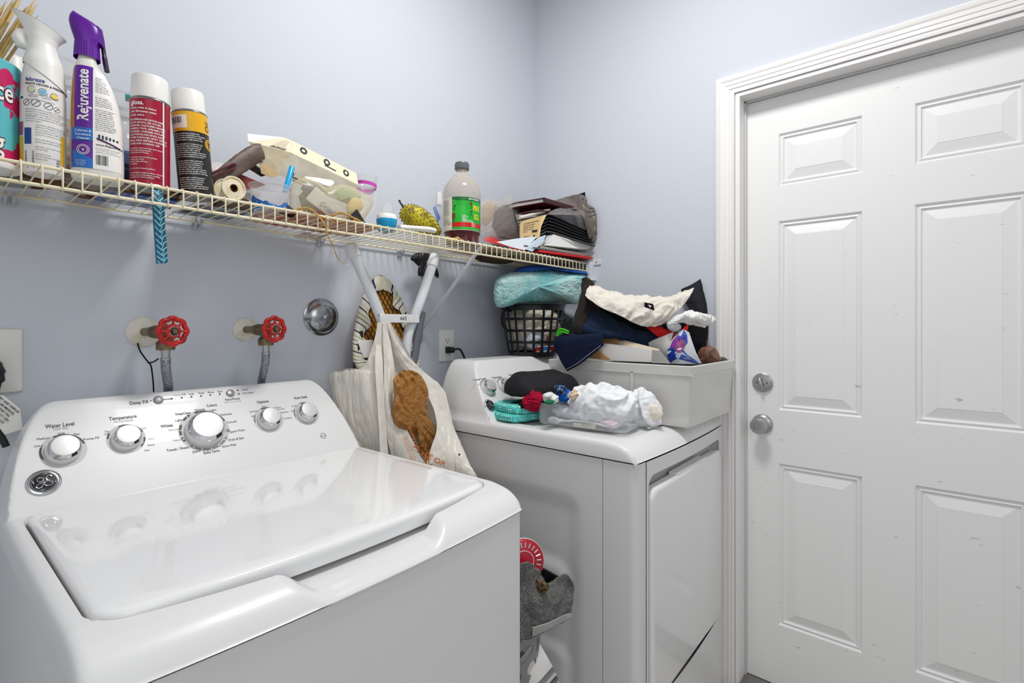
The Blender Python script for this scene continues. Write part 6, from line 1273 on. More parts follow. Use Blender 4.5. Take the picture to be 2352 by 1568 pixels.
# inside the bin: shadowy packed things seen through the wall
solo(blob((-.20, -.60, 1.05), (.16, .20, .075), .012, 14, 2, 50, 30, power=.6), 'packed_clothes', mat('grey packed cloth', '#9b9a98', .9), 'grey mass of packed clothes filling the inside of the large milky bin', 'clothes')
mb = slab([at(1500, 890, X=-.404), at(1522, 888, X=-.404), at(1524, 940, X=-.404), at(1500, 945, X=-.404)], (.003, 0, 0)); t2_ = solo(mb, 'printed_card', mat('cream card', '#e5dccb', .6), 'cream card with a small printed mark pressed inside the wall of the large bin', 'card')

def XP(px): return -.36+(px-1340)/300*.27
def pt(px, py, off=0, X=None):
    p = at(px, py, X=XP(px) if X is None else X); return p+(CAM-p).normalized()*off
def lump(outline, dep, off=0, X=None, **k): return bagblob([tuple(pt(a, b, off, X)) for a, b in outline], 0, dep, **k)
M_navy = mat('navy fleece', '#101a30', .95, bump=.5, bscale=500, sheen=.2); M_navy2 = mat('navy cloth', '#1b2940', .9, bump=.4, bscale=350, sheen=.15); M_blk2 = mat('black cloth', '#161518', .85, bump=.4, bscale=300)
M_charc = mat('charcoal cloth', '#2b2c31', .9, bump=.4, bscale=300)
M_shirt = mat('off-white cotton', '#d9d3c9', .9, bump=.4, bscale=35, bdist=.006, detail=3)
solo(lump([(1322, 760), (1330, 700), (1360, 690), (1440, 715), (1520, 740), (1600, 740), (1626, 750), (1620, 800), (1590, 835), (1500, 830), (1400, 800), (1330, 790)], .09, -.06, n_in=14, amp=.012, freq=14, fine=10), 'dark_garment', M_blk2, 'black garment forming the core of the heap over the large bin', 'clothes')
# jacket sleeve / long navy piece
mb = sheet([[pt(1322, 765, .02), pt(1345, 728, .03), pt(1362, 712, .02), pt(1385, 710, -.01)], [pt(1320, 780, .03), pt(1352, 748, .07), pt(1395, 738, .05), pt(1430, 735, .0)], [pt(1345, 775, .035), pt(1390, 768, .08), pt(1430, 760, .06), pt(1480, 752, .0)], [pt(1390, 772, .03), pt(1430, 780, .07), pt(1470, 775, .06), pt(1520, 762, .0)], [pt(1440, 785, .02), pt(1470, 795, .04), pt(1500, 795, .03), pt(1540, 775, -.01)]], 80, 70, .007, 22, aniso=(1, 1, 1.3), seed=6, drape=True)
solo(mb, 'jacket', M_navy2, 'navy blue jacket sleeve sweeping across the heap below the off-white shirt', 'jacket', solid=.004)
mb = sheet([[pt(1338, 640, -.02), pt(1348, 638, .0), pt(1360, 650, .0), pt(1366, 668, -.02)], [pt(1333, 670, .0), pt(1345, 668, .03), pt(1356, 678, .03), pt(1372, 700, -.01)], [pt(1322, 720, .01), pt(1336, 715, .05), pt(1350, 725, .04), pt(1390, 730, .0)], [pt(1314, 760, .02), pt(1330, 757, .06), pt(1344, 760, .05), pt(1370, 755, .02)], [pt(1318, 775, .02), pt(1330, 775, .05), pt(1340, 772, .05), pt(1350, 770, .02)]], 40, 60, .006, 24, seed=2, drape=True)
solo(mb, 'black_hoodie', mat('brown black cloth', '#2a2422', .8, sheen=.2, bump=.3, bscale=200), 'brownish black hoodie standing up at the left of the heap beside the turquoise blanket', 'hoodie', solid=.004)
mb = sheet([[pt(1564, 664, -.05, -.06), pt(1590, 652, -.04, -.06), pt(1609, 640, -.04, -.05)], [pt(1570, 690, -.03, -.06), pt(1600, 680, -.02, -.06), pt(1618, 672, -.04, -.05)], [pt(1585, 715, -.02, -.06), pt(1607, 710, -.01, -.06), pt(1628, 716, -.04, -.04)], [pt(1590, 760, -.02, -.07), pt(1612, 760, -.01, -.07), pt(1630, 760, -.04, -.04)], [pt(1560, 800, -.02, -.08), pt(1600, 800, -.01, -.07), pt(1615, 790, -.03, -.05)]], 30, 50, .004, 16, seed=3)
for v in mb.v: v.x = min(v.x, -.012)
solo(mb, 'grey_hood', M_charc, 'charcoal hood peaked against the wall at the right of the heap', 'hood', solid=.004)
# shirt
def sh_(px, py, o): return pt(px, py, o)
SH = [[sh_(1343, 676, .05), sh_(1350, 663, .03), sh_(1360, 656, .0), sh_(1372, 660, -.03)],
      [sh_(1352, 686, .08), sh_(1375, 672, .07), sh_(1395, 668, .03), sh_(1402, 668, -.02)],
      [sh_(1378, 705, .10), sh_(1405, 692, .10), sh_(1430, 680, .06), sh_(1440, 676, .0)],
      [sh_(1425, 725, .11), sh_(1450, 706, .11), sh_(1478, 688, .08), sh_(1490, 680, .0)],
      [sh_(1462, 744, .11), sh_(1492, 722, .12), sh_(1518, 695, .09), sh_(1530, 680, .01)],
      [sh_(1500, 750, .10), sh_(1522, 728, .12), sh_(1550, 692, .09), sh_(1568, 668, .0)],
      [sh_(1528, 744, .08), sh_(1548, 722, .10), sh_(1572, 698, .07), sh_(1594, 664, .0)]]
solo(sheet(SH, 130, 150, -.0065, 42, aniso=(1, 1, 1.2), seed=12, drape=True), 'shirt', M_shirt, 'crumpled off-white shirt with a black neck label spread on top of the heap', 'shirt', solid=.0016)
S2 = [[sh_(1536, 740, .12), sh_(1552, 725, .12), sh_(1575, 716, .10)], [sh_(1555, 738, .13), sh_(1575, 722, .14), sh_(1592, 714, .11)], [sh_(1582, 744, .12), sh_(1600, 730, .14), sh_(1618, 720, .10)], [sh_(1608, 750, .09), sh_(1624, 738, .11), sh_(1634, 724, .08)], [sh_(1630, 748, .06), sh_(1640, 738, .07), sh_(1645, 730, .05)]]
mb = sheet(S2, 60, 70, -.005, 60, seed=5, drape=True)
for v in mb.v: v.x = min(v.x, -.012)
solo(mb, 'undershirt', mat('white cotton', '#e2e1df', .9, bump=.3, bscale=250), 'white undershirt hem bunched at the right end of the heap near the door casing', 'shirt', solid=.0016)
solo(lump([(1530, 740), (1545, 738), (1562, 745), (1564, 755), (1552, 762), (1535, 756)], .02, .10, amp=.006, freq=40, seed=3), 'sock', mat('pale grey cotton', '#cfd0d3', .9), 'pale crumpled sock tucked under the shirt above the red cloth', 'sock')
# neck label
A = pt(1482, 698, .135); e = (pt(1506, 704, .135)-A); L = e.length; e /= L; n = (CAM-A).normalized(); up = n.cross(e).normalized(); up = up if up.z > 0 else -up
so = bpy.data.objects[[o.name for o in bpy.data.objects if o.name.startswith('shirt')][0]]
mb = slab([A-up*.010, A+e*L-up*.013, A+e*(L*.72)+up*.006, A-e*.004+up*.005], n*.0008); lb = mb.build('neck_label', M_blk2, so, world=True)
mb = MB(); c = A+e*(L*.42)-up*.003+n*.0016; mb.text('P', .015, lambda X, Y: c+e*(Y*.9)+up*(-X*.9), 'CENTER', .04); mb.build('label_letter', M_label_w, so, world=True, smooth=False, tri=True)
# red cloth
mb = sheet([[pt(1484, 752, .06), pt(1500, 748, .07), pt(1514, 748, .07)], [pt(1505, 768, .07), pt(1520, 760, .08), pt(1535, 758, .08)], [pt(1530, 785, .06), pt(1548, 772, .08), pt(1562, 762, .08)], [pt(1562, 770, .06), pt(1578, 760, .07), pt(1582, 742, .06)]], 30, 30, .002, 20); solo(mb, 'red_cloth', mat('bright red cloth', '#cf0e10', .7, bump=.2, bscale=300), 'strip of bright red cloth under the off-white shirt, above the curled poster', 'cloth', solid=.003)
# navy flap hanging over the bin corner
mb = sheet([[at(1290, 768, X=-.44), at(1320, 764, X=-.40), at(1350, 765, X=-.38), at(1380, 766, X=-.36)], [at(1273, 782, X=-.455), at(1305, 778, X=-.44), at(1345, 772, X=-.43), at(1383, 768, X=-.42)], [at(1276, 800, X=-.452), at(1310, 800, X=-.446), at(1350, 792, X=-.44), at(1386, 788, X=-.435)], [at(1288, 828, X=-.450), at(1318, 822, X=-.446), at(1352, 808, X=-.44), at(1386, 792, X=-.436)], [at(1303, 852, X=-.449), at(1328, 838, X=-.446), at(1356, 818, X=-.44), at(1382, 797, X=-.436)]], 50, 50, .0012, 14)
so = solo(mb, 'fleece_garment', M_navy, 'dark navy fleece with white stitching folded over the left edge of the large bin', 'garment', solid=.005)
mb = MB(); P = spline([at(1301, 848, X=-.456), at(1326, 834, X=-.453), at(1352, 814, X=-.448), at(1380, 793, X=-.444)], 12)
for i in range(0, len(P)-1, 1):
    d = P[i+1]-P[i]; mb.tube([P[i]+d*.15, P[i]+d*.75], .0006, 5)
mb.build('white_stitching', M_label_w, so, world=True)
# white carton and brown inside
t = thing('shoe_box', 'white cardboard box with folded flaps sitting in the large bin', 'box', tuple(pt(1440, 830))[:2]+(1.14,))
def pan(pts, m, name, off=(.003, 0, 0)): slab(pts, off).build(name, m, t, world=True, bevel=.0005)
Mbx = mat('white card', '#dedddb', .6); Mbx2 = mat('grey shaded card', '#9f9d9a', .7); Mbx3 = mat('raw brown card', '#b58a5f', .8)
pan([at(1384, 788, X=-.37), at(1404, 790, X=-.372), at(1497, 803, X=-.375), at(1496, 832, X=-.375), at(1402, 828, X=-.372), at(1376, 804, X=-.37)], Mbx, 'front_flap')
pan([at(1382, 770, X=-.33), at(1384, 768, X=-.32), at(1515, 802, X=-.33), at(1510, 808, X=-.345), at(1385, 786, X=-.335)], mat('cream card edge', '#cfc0a8', .7), 'rear_flap')
pan([at(1382, 769, X=-.345), at(1418, 778, X=-.345), at(1420, 790, X=-.345), at(1384, 789, X=-.345)], Mbx3, 'inner_flap')
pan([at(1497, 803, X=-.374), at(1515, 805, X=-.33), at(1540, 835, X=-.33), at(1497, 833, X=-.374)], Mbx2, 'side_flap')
pan([at(1352, 818, X=-.385), at(1374, 803, X=-.385), at(1404, 828, X=-.385), at(1350, 822, X=-.385)], Mbx3, 'inner_flap')
# curled poster
A0_, A1_ = pt(1476, 790, .07), pt(1548, 762, .10); 
mb = MB()
P1 = [pt(1550, 760, .09), pt(1568, 757, .11), pt(1580, 764, .11), pt(1584, 778, .10)]; P2 = [pt(1522, 805, .11), pt(1545, 815, .14), pt(1575, 820, .14), pt(1606, 832, .10)]; P0 = [pt(1480, 790, .02), pt(1500, 778, .04), pt(1525, 768, .06), pt(1550, 760, .09)]
t = thing('rolled_poster', 'curled white poster showing a smiling person in a blue suit, propped at the bin edge', 'poster', tuple(pt(1560, 830, .08)))
mb = sheet([[pt(1476, 795, .03), pt(1498, 782, .06), pt(1522, 772, .08), pt(1548, 761, .09)], [pt(1500, 812, .04), pt(1515, 800, .07), pt(1530, 795, .085), pt(1540, 790, .095)], [pt(1530, 832, .05), pt(1533, 825, .07), pt(1536, 822, .085), pt(1538, 820, .10)]], 20, 20, 0); mb.build('rolled_back', M_pap, t, world=True, solid=.0008)
CR = [[pt(1556, 762, .10), pt(1570, 757, .125), pt(1583, 763, .115)], [pt(1538, 790, .10), pt(1562, 785, .135), pt(1590, 785, .12)], [pt(1532, 815, .10), pt(1560, 812, .135), pt(1600, 812, .115)], [pt(1537, 834, .10), pt(1566, 836, .13), pt(1612, 835, .10)]]
mb = sheet(CR, 30, 30, 0); mb.build('poster_sheet', mat('poster white', '#dfe4ea', .35), t, world=True, solid=.0008)
def cp(u, v): return crom([crom(r, u) for r in CR], v)+(CAM-CR[1][1]).normalized()*.0020
def pz(poly, nm, m, h=0): 
    mb = MB(); k = (CAM-CR[1][1]).normalized()*h; cu = sum(p[0] for p in poly)/len(poly); cv = sum(p[1] for p in poly)/len(poly)
    n_ = len(poly); V = []; 
    for q in range(5):
        for a, b in poly: V.append(cp(cu+(a-cu)*q/4, cv+(b-cv)*q/4)+k)
    mb.add(V, [(q*n_+i, q*n_+(i+1) % n_, (q+1)*n_+(i+1) % n_, (q+1)*n_+i) for q in range(4) for i in range(n_)]); mb.build(nm, m, t, world=True)
pz([(.0, .0), (.55, -.0), (.8, .12), (.82, .35), (.62, .55), (.95, 1.0), (0, 1.0), (0, .5)], 'printed_background', mat('violet blue print', '#27308f', .35, col2='#3f66c4', cscale=40))
pz([(.06, .22), (.30, .12), (.48, .22), (.45, .42), (.25, .50), (.06, .42)], 'printed_flowers', mat('magenta print', '#a2418f', .4, col2='#6a3aa8', cscale=120), .0006)
pz([(.34, .34), (.52, .20), (.70, .28), (.70, .48), (.55, .64), (.40, .62), (.33, .48)], 'printed_face', mat('lit skin print', '#b0569f', .4, col2='#8f4a6e', cscale=60), .0010)
pz([(.36, .20), (.55, .10), (.76, .20), (.74, .32), (.55, .24), (.42, .30)], 'printed_hair', mat('blue hair print', '#2b3ea8', .4), .0014)
pz([(.42, .52), (.55, .50), (.60, .52), (.55, .56), (.44, .56)], 'printed_smile', M_label_w, .0016)
pz([(.0, .66), (.22, .56), (.40, .68), (.62, .70), (.92, 1.0), (.0, 1.0)], 'printed_suit', mat('royal blue print', '#123a9c', .4), .0012); pz([(.36, .70), (.56, .68), (.50, .80), (.38, .86)], 'printed_collar', mat('pale blue print', '#a8c4ea', .4), .0018)
# brown crinkled bag and little dark things at the right end
solo(bagblob([tuple(at(a, b, X=-.10)) for a, b in [(1600, 835), (1604, 805), (1620, 795), (1640, 797), (1652, 812), (1655, 832), (1630, 838)]], 0, .035, n_in=12, amp=.008, freq=40, seed=4), 'brown_bag', mat('crinkled brown bag', '#6f4a3c', .25, bump=.8, bscale=90, col2='#8d6756', cscale=60), 'crinkled reddish brown bag at the right end of the large bin', 'bag')
solo(bagblob([tuple(at(a, b, X=-.06)) for a, b in [(1598, 790), (1602, 772), (1614, 768), (1624, 785), (1618, 800)]], 0, .02, amp=.004, freq=50), 'brown_cloth', mat('dark brown cloth', '#3e2d22', .9), 'dark brown cloth scrap behind the crinkled bag near the casing', 'cloth')
solo(bagblob([tuple(at(a, b, X=-.05)) for a, b in [(1650, 833), (1652, 822), (1664, 820), (1674, 830), (1668, 836)]], 0, .012, amp=.002, freq=50), 'grey_cloth', mat('grey olive cloth', '#5f5a50', .8), 'tiny grey scrap at the far right corner of the large bin', 'cloth')
# black bag and green clip left of the heap
solo(lump([(1284, 768), (1290, 740), (1310, 728), (1328, 735), (1332, 765), (1310, 785), (1288, 785)], .04, -.03, X=-.36, amp=.008, freq=35, seed=6), 'bin_liner', mat('glossy black plastic', '#0e0e10', .18, bump=.6, bscale=60), 'shiny black plastic bag between the black basket and the navy jacket', 'plastic bag')
t = thing('hair_clip', 'bright green plastic clip lying on the black plastic bag', 'clip', tuple(at(1292, 765, X=-.43)))
mb = MB()
for P in ([(1277, 770), (1284, 757), (1290, 755), (1307, 761)], [(1282, 771), (1288, 761), (1306, 766)]): mb.tube(spline([at(a, b, X=-.43) for a, b in P], 5), .0028, 8)
mb.tube([at(1286, 760, X=-.43), at(1290, 767, X=-.43)], .0022, 6); mb.build('clip_frame', mat('lime green plastic', '#3ecb12', .3), t, world=True)

# black laundry basket
BX, BY, BZ, BH = -.240, -.170, 1.1400, .205
M_bb = mat('glossy black basket plastic', '#0d0f14', .38)
t = thing('laundry_basket', 'small black slatted laundry basket standing on the back of the dryer', 'laundry basket', (BX, BY, BZ))
def br_(z): return .093+.032*(z/BH)**.8
mb = MB(); mb.lathe([(.085, 0), (.093, .004), (br_(.022), .022), (br_(.022)-.003, .022), (.088, .006), (0, .005)], 56, cap0=True); mb.build('base', M_bb, t)
mb = MB()
for z, h in ((.060, .005), (.105, .005), (.150, .005)): mb.lathe([(br_(z)-.0015, z-h), (br_(z)+.0015, z-h), (br_(z+h)+.0015, z+h), (br_(z+h)-.0015, z+h), (br_(z)-.0015, z-h)], 56, cap0=False, cap1=False)
mb.build('hoops', M_bb, t)
for k in range(20):
    a = 2*PI*k/20+.08; mb = MB(); w_ = .0044; pts = []
    for j in range(7):
        z = .015+(BH-.03)*j/6; r_ = br_(z); c, s = math.cos(a), math.sin(a); tx, ty = -s, c
        pts.append([Vector((c*(r_+d)+tx*q, s*(r_+d)+ty*q, z)) for q, d in ((-w_, -.0015), (w_, -.0015), (w_, .0018), (-w_, .0018))])
    loft(mb, pts); mb.build('slat', M_bb, t, bevel=.0006)
mb = MB(); mb.lathe([(br_(BH)-.004, BH-.022), (br_(BH)+.001, BH-.022), (br_(BH)+.002, BH-.004), (br_(BH)+.010, BH), (br_(BH)+.010, BH+.003), (br_(BH)-.002, BH+.004), (br_(BH)-.004, BH-.02)], 64, cap0=False, cap1=False); mb.build('rim', M_bb, t)
mb = MB(); h_ = Vector((-.90, .22, 0)).normalized(); sd = Vector((h_.y, -h_.x, 0)); R0 = br_(BH)
mb.tube(spline([h_*(R0+.004)+Vector((0, 0, BH-.010)), h_*(R0+.022)+Vector((0, 0, BH-.035)), h_*(R0+.022)+Vector((0, 0, BH-.075)), h_*(R0-.004)+Vector((0, 0, BH-.105))], 6), .0042, 10, flat=1.8); mb.build('handle', M_bb, t)
M_ccl = mat('beige cotton', '#cfc6b4', .9, bump=.3, bscale=200, col2='#bdb4a2', cscale=20)
def inb(c, rad, name, m, label, cat, **k): return solo(blob((BX+c[0], BY+c[1], BZ+c[2]), rad, **k), name, m, label, cat)
inb((.0, 0, .120), (.098, .098, .085), 'beige_clothes', M_ccl, 'beige crumpled clothes filling the upper part of the black basket', 'clothes', amp=.010, freq=40, seed=2, power=.8, drape=True)
inb((-.050, -.038, .085), (.040, .040, .050), 'blue_grey_cloth', mat('pale blue cloth', '#c3ccd6', .9), 'pale blue-grey cloth at the left inside the black basket', 'cloth', amp=.008, freq=30, seed=4)
inb((-.020, -.065, .085), (.026, .022, .024), 'pink_cloth', mat('hot pink cloth', '#e02a6b', .8), 'hot pink cloth in the middle of the black basket', 'cloth', amp=.004, freq=40, seed=7)
inb((-.01, -.04, .160), (.055, .045, .028), 'teal_cloth', mat('dull teal cloth', '#6fa5a2', .9), 'dull teal cloth just under the basket rim', 'cloth', amp=.005, freq=30, seed=8)
for i, (dx, dyy, col, cap_, lb_) in enumerate([(-.040, -.058, '#c21d22', '#eee9e6', 'red and white paper cup, left in the bottom of the black basket'), (-.008, -.070, '#1f7fd0', '#eee9e6', 'blue paper cup in the bottom of the black basket'), (.026, -.066, '#c21d22', '#e8e4e2', 'red and white paper cup, right in the bottom of the black basket')]):
    a_ = math.radians(0); t3 = thing('paper_cup', lb_, 'cup', (BX+dx, BY+dyy, BZ+.007), face(BX+dx, BY+dyy))
    mb = MB(); mb.lathe([(.0125, 0), (.0150, .034), (.0160, .035), (.0160, .037)], 28); mb.build('cup', mat('cup print %d' % i, col, .4), t3)
    mb = MB(); mb.lathe([(.0163, .0345), (.0163, .0385), (0, .039)], 28, cap0=False); mb.build('lid', mat('cup lid %d' % i, cap_, .4), t3)
    mb = MB(); f = cylmap(.0142, .0006); mb.text('go', .012, lambda X, Y: f(X, .018+Y), 'CENTER', .04); mb.build('lettering', M_label_w, t3, smooth=False, tri=True)
# turquoise blanket
def fluffy(name, c1, c2):
    return mat(name, c1, 1, bump=1, bscale=170, col2=c2, cscale=9, cthr=(.35, .65), detail=8, sheen=.4, bdist=.010)
BO = [(1134, 668), (1140, 642), (1165, 628), (1210, 620), (1262, 615), (1310, 618), (1344, 632), (1345, 655), (1334, 696), (1290, 700), (1210, 695), (1150, 706), (1136, 692)]
mb = bagblob(BO, -.165, .105, n_in=40, amp=.010, freq=22, seed=3, fine=18, rim=.62)
for v in mb.v:
    q = noise.noise(v*220)*.0022+noise.noise(v*110)*.0036; v += (v-Vector((-.25, -.165, 1.42))).normalized()*q; v.y = min(v.y, -.012); v.x = min(v.x, -.02); v.z = min(v.z, 1.512 if v.y > -.275 else 1.488)
tb_ = solo(mb, 'blanket', fluffy('turquoise sherpa', '#7fd8e0', '#d6f3ee'), 'fluffy turquoise sherpa blanket bundled on the black basket under the shelf', 'blanket')
mb = bagblob([(1176, 626), (1195, 613), (1240, 608), (1285, 610), (1340, 622), (1348, 630), (1300, 622), (1240, 618)], -.160, .085, n_in=12, amp=.003, freq=40, seed=5)
for v in mb.v: v.y = min(v.y, -.02); v.x = min(v.x, -.02); v.z = min(v.z, 1.5165)
mb.build('royal_blue_band', fluffy('royal blue sherpa', '#0f4fa8', '#1a62c2'), tb_, world=True)
solo(bagblob([(1290, 706), (1300, 698), (1330, 698), (1335, 712), (1322, 728), (1300, 722)], -.26, .02, amp=.004, freq=30), 'pale_sleeve', mat('pale denim', '#c9ced3', .85, bump=.3, bscale=250), 'pale grey sleeve spilling over the right rim of the black basket', 'clothes')

# folded teal cloth, cap and small clothes
def dots(name, c1, c2):
    m = mat(name, c1, .85, bump=.2, bscale=300); nt = m.node_tree; N = nt.nodes; L = nt.links; tc = N.new('ShaderNodeTexCoord'); v = N.new('ShaderNodeTexVoronoi'); v.inputs['Scale'].default_value = 105; v.inputs['Randomness'].default_value = .25
    r = N.new('ShaderNodeValToRGB'); r.color_ramp.elements[0].position = .26; r.color_ramp.elements[1].position = .32; r.color_ramp.elements[0].color = srgb(c2); r.color_ramp.elements[1].color = srgb(c1)
    L.new(tc.outputs['Object'], v.inputs['Vector']); L.new(v.outputs['Distance'], r.inputs[0]); L.new(r.outputs[0], N['Principled BSDF'].inputs['Base Color']); return m
M_teal = dots('teal dotted cotton', '#52bdb6', '#c9efe8')
tc_ = at(1200, 958, Z=ZD2); mb = MB()
for k, (dz, sx, dxx) in enumerate(((.014, .088, 0), (.038, .080, .004))): blob((tc_.x-.004+dxx, tc_.y-.005, ZD2+dz), (sx+.008, .070, .0135), .0032, 20, k, 90, 40, power=.42, rot=-.25, mb=mb, flatb=ZD2+.0005 if k == 0 else None)
solo(mb, 'folded_cloth', M_teal, 'folded teal dotted cloth lying on the dryer under the black cap', 'cloth')
cc = at(1245, 900, Y=-.43); t = thing('cap', 'black soft cap with a button on top, resting on the folded teal cloth', 'cap', (cc.x, cc.y, cc.z-.02))
mb = MB(); rz_ = Matrix.Translation(at(1246, 902, Y=-.44)) @ Matrix.Rotation(R(-42), 4, 'Z') @ Matrix.Rotation(R(-9), 4, 'Y')
def capf(u, v):
    a = 2*PI*u; b = v*PI/2; r_ = math.sin(b)**.8; p = Vector((math.cos(a)*.120*r_, math.sin(a)*.082*r_, .068*math.cos(b)**.8+.006*math.cos(a*2)*r_-.010*r_*(math.cos(a)))); p += Vector((0, 0, folds(p*20, 3)*.011*min(1, r_*1.5))); return rz_ @ p
mb.grid(capf, 64, 26, closeu=True); mb.build('crown', mat('black wool', '#1d1d21', .75, spec=.3, bump=.6, bscale=400), t, world=True, solid=.003)
mb = MB(); mb.lathe([(.007, 0), (.006, .004), (0, .006)], 16, Matrix.Translation(capf(0, 0)+Vector((0, 0, -.002)))); mb.build('button', M_blk2, t, world=True)
mb = sheet([[rz_ @ Vector((-.108, -.02, -.010)), rz_ @ Vector((-.04, -.078, .004)), rz_ @ Vector((.05, -.076, .004)), rz_ @ Vector((.117, -.03, .0))], [rz_ @ Vector((-.128, -.035, -.034)), rz_ @ Vector((-.055, -.105, -.014)), rz_ @ Vector((.045, -.103, -.006)), rz_ @ Vector((.138, -.05, -.006))]], 40, 12, .001, 20); mb.build('brim', M_blk2, t, world=True, solid=.004)
def onb(px, py, Y_, rad, name, m, label, cat, **k): c = at(px, py, Y=Y_); return solo(blob(c, rad, **k), name, m, label, cat)
Yt = -.50
onb(1228, 920, -.47, (.040, .03, .028), 'red_cloth', mat('crimson cloth', '#9c1030', .85, bump=.3, bscale=200), 'crimson cloth bunched under the cap beside the clear tray', 'cloth', amp=.008, freq=70, seed=3, drape=True)
onb(1298, 908, -.56, (.020, .02, .018), 'blue_cloth', mat('strong blue cloth', '#1c63bd', .8), 'balled strong blue cloth between the cap and the white laundry', 'cloth', amp=.006, freq=110, seed=2, drape=True)
onb(1287, 895, -.56, (.016, .014, .012), 'patterned_scarf', mat('navy scarf', '#24365c', .8, col2='#8fa7c6', cscale=120, cthr=(.55, .6)), 'small navy patterned scarf above the blue cloth', 'scarf', amp=.007, freq=140, seed=9, drape=True)
onb(1264, 913, -.56, (.026, .02, .013), 'sock', mat('white sock', '#dfe2df', .9), 'white sock with green trim over the left rim of the clear tray', 'sock', amp=.006, freq=100, seed=5, tilt=.3, drape=True)
onb(1262, 923, -.575, (.018, .012, .005), 'green_trim', mat('dark green trim', '#1f6b48', .9), 'dark green hem under the white sock at the tray rim', 'cloth', amp=.002, freq=40, seed=6)
onb(1316, 905, -.60, (.016, .014, .012), 'peach_cloth', mat('peach striped cloth', '#d8b08a', .9, col2='#e9e0d6', cscale=160), 'peach striped cloth beside the blue ball of cloth', 'cloth', amp=.006, freq=120, seed=8, drape=True)
# clear tray with contents
Ptr = Vector((-.597, -.772, ZD2)); e1 = Vector((.990, .139, 0)); e2 = Vector((-.105, .9945, 0)).normalized()
t = thing('clear_tray', 'small clear plastic tray at the front of the dryer, heaped with white laundry', 'tray', tuple(Ptr+e1*.065+e2*.14))
def trp(x, y, z): return Ptr+e1*x+e2*y+Vector((0, 0, z))
M_clr = film('clear polystyrene', '#dfe6ea', .30, .08)
mb = MB(); loft(mb, [[trp(x, y, z) for x, y in rrect(0+s, 0+s, .130-s, .285-s, .022-s*.5, 6)] for s, z in ((.006, .0005), (.002, .003), (0, .008), (-.001, .060), (-.003, .062), (-.003, .064), (.001, .064), (.0015, .060), (.003, .010), (.006, .004))]); mb.build('tray_body', M_clr, t, world=True)
M_wl = mat('white laundry', '#e6e8ea', .9, bump=.35, bscale=45, bdist=.006, detail=3)
c = trp(.070, .10, .064); solo(blob(c, (.066, .100, .060), .009, 48, 5, 150, 100, rot=.1, power=.85, drape=True), 'white_laundry', M_wl, 'crumpled white laundry heaped high in the clear tray', 'clothes')
c = trp(.060, .15, .036); solo(blob(c, (.050, .11, .022), .006, 50, 8, 80, 40, rot=.1, drape=True), 'white_cloth', mat('soft white cloth', '#d9dde2', .9), 'soft white cloth seen through the side of the clear tray', 'cloth')
c = trp(.035, .06, .022); solo(blob(c, (.022, .030, .014), .005, 50, 3, 40, 24), 'pink_lace', mat('pale pink lace', '#e7c3cd', .9, col2='#efe6df', cscale=60), 'pale pink lace at the front end inside the clear tray', 'cloth')
ts_ = thing('plastic_spoon', 'white plastic spoon lying inside the clear tray', 'spoon', tuple(trp(.02, .2, .008)))
mb = MB(); P = [trp(.014, .225, .014), trp(.014, .19, .016), trp(.013, .15, .020), trp(.012, .10, .019), trp(.012, .06, .014)]; mb.tube(spline(P, 8), [.0048]*6+[.0028]*27, 10, flat=.5); mb.build('stem', M_white, ts_, world=True)
mb = MB(); blob(trp(.014, .232, .013), (.006, .022, .011), 0, 1, 1, 24, 16, mb=mb); mb.build('bowl', M_white, ts_, world=True)
tp_ = thing('clothes_peg', 'pale wooden clothes peg at the bottom of the clear tray', 'clothes peg', tuple(trp(.012, .13, .006)))
M_peg = mat('pale wood', '#d9cdb8', .6)
for s in (0, .0065):
    mb = MB(); q = [trp(.010+s*.2, .165, .006+s*.6), trp(.010+s*.2, .095, .006+s*1.0)]; mb.tube(q, [.0032, .0032], 4); mb.build('peg_half', M_peg, tp_, world=True, smooth=False)
mb = MB(); mb.tube([trp(.008, .136, .004), trp(.0065, .134, .012), trp(.008, .132, .016)], .0012, 8); mb.build('spring', M_steel, tp_, world=True)
# white clothes outside, to the right of the tray
S3 = [[at(1450, 905, X=-.47), at(1462, 892, X=-.45), at(1478, 890, X=-.44)], [at(1456, 925, X=-.48), at(1478, 905, X=-.47), at(1505, 912, X=-.44)], [at(1458, 950, X=-.48), at(1485, 935, X=-.48), at(1519, 935, X=-.435)], [at(1462, 968, X=-.475), at(1488, 960, X=-.48), at(1520, 960, X=-.435)], [at(1472, 976, X=-.46), at(1495, 980, X=-.46), at(1512, 977, X=-.44)]]
mb = sheet(S3, 70, 80, -.006, 50, seed=14, drape=True)
for v in mb.v: v.z = max(v.z, ZD2+.001)
solo(mb, 'white_shirt', M_wl, 'white shirt sleeve slumped between the clear tray and the large bin', 'shirt', solid=.003)
solo(blob(at(1484, 945, X=-.462), (.014, .05, .028), .004, 60, 4, 60, 40, drape=True, flatb=ZD2), 'white_vest', mat('cream cotton', '#e6ddd0', .9), 'cream-white vest bundle beneath the white sleeve', 'clothes')
mb = slab([at(1456, 962, Z=ZD2+.002), at(1490, 985, Z=ZD2+.002), at(1520, 975, Z=ZD2+.002), at(1480, 958, Z=ZD2+.002)], (0, 0, .0015)); solo(mb, 'clear_sleeve', film('clear sleeve film', '#dfe4e8', .5, .12, bump=.4), 'flat clear film sleeve on the dryer top before the large bin', 'plastic film')
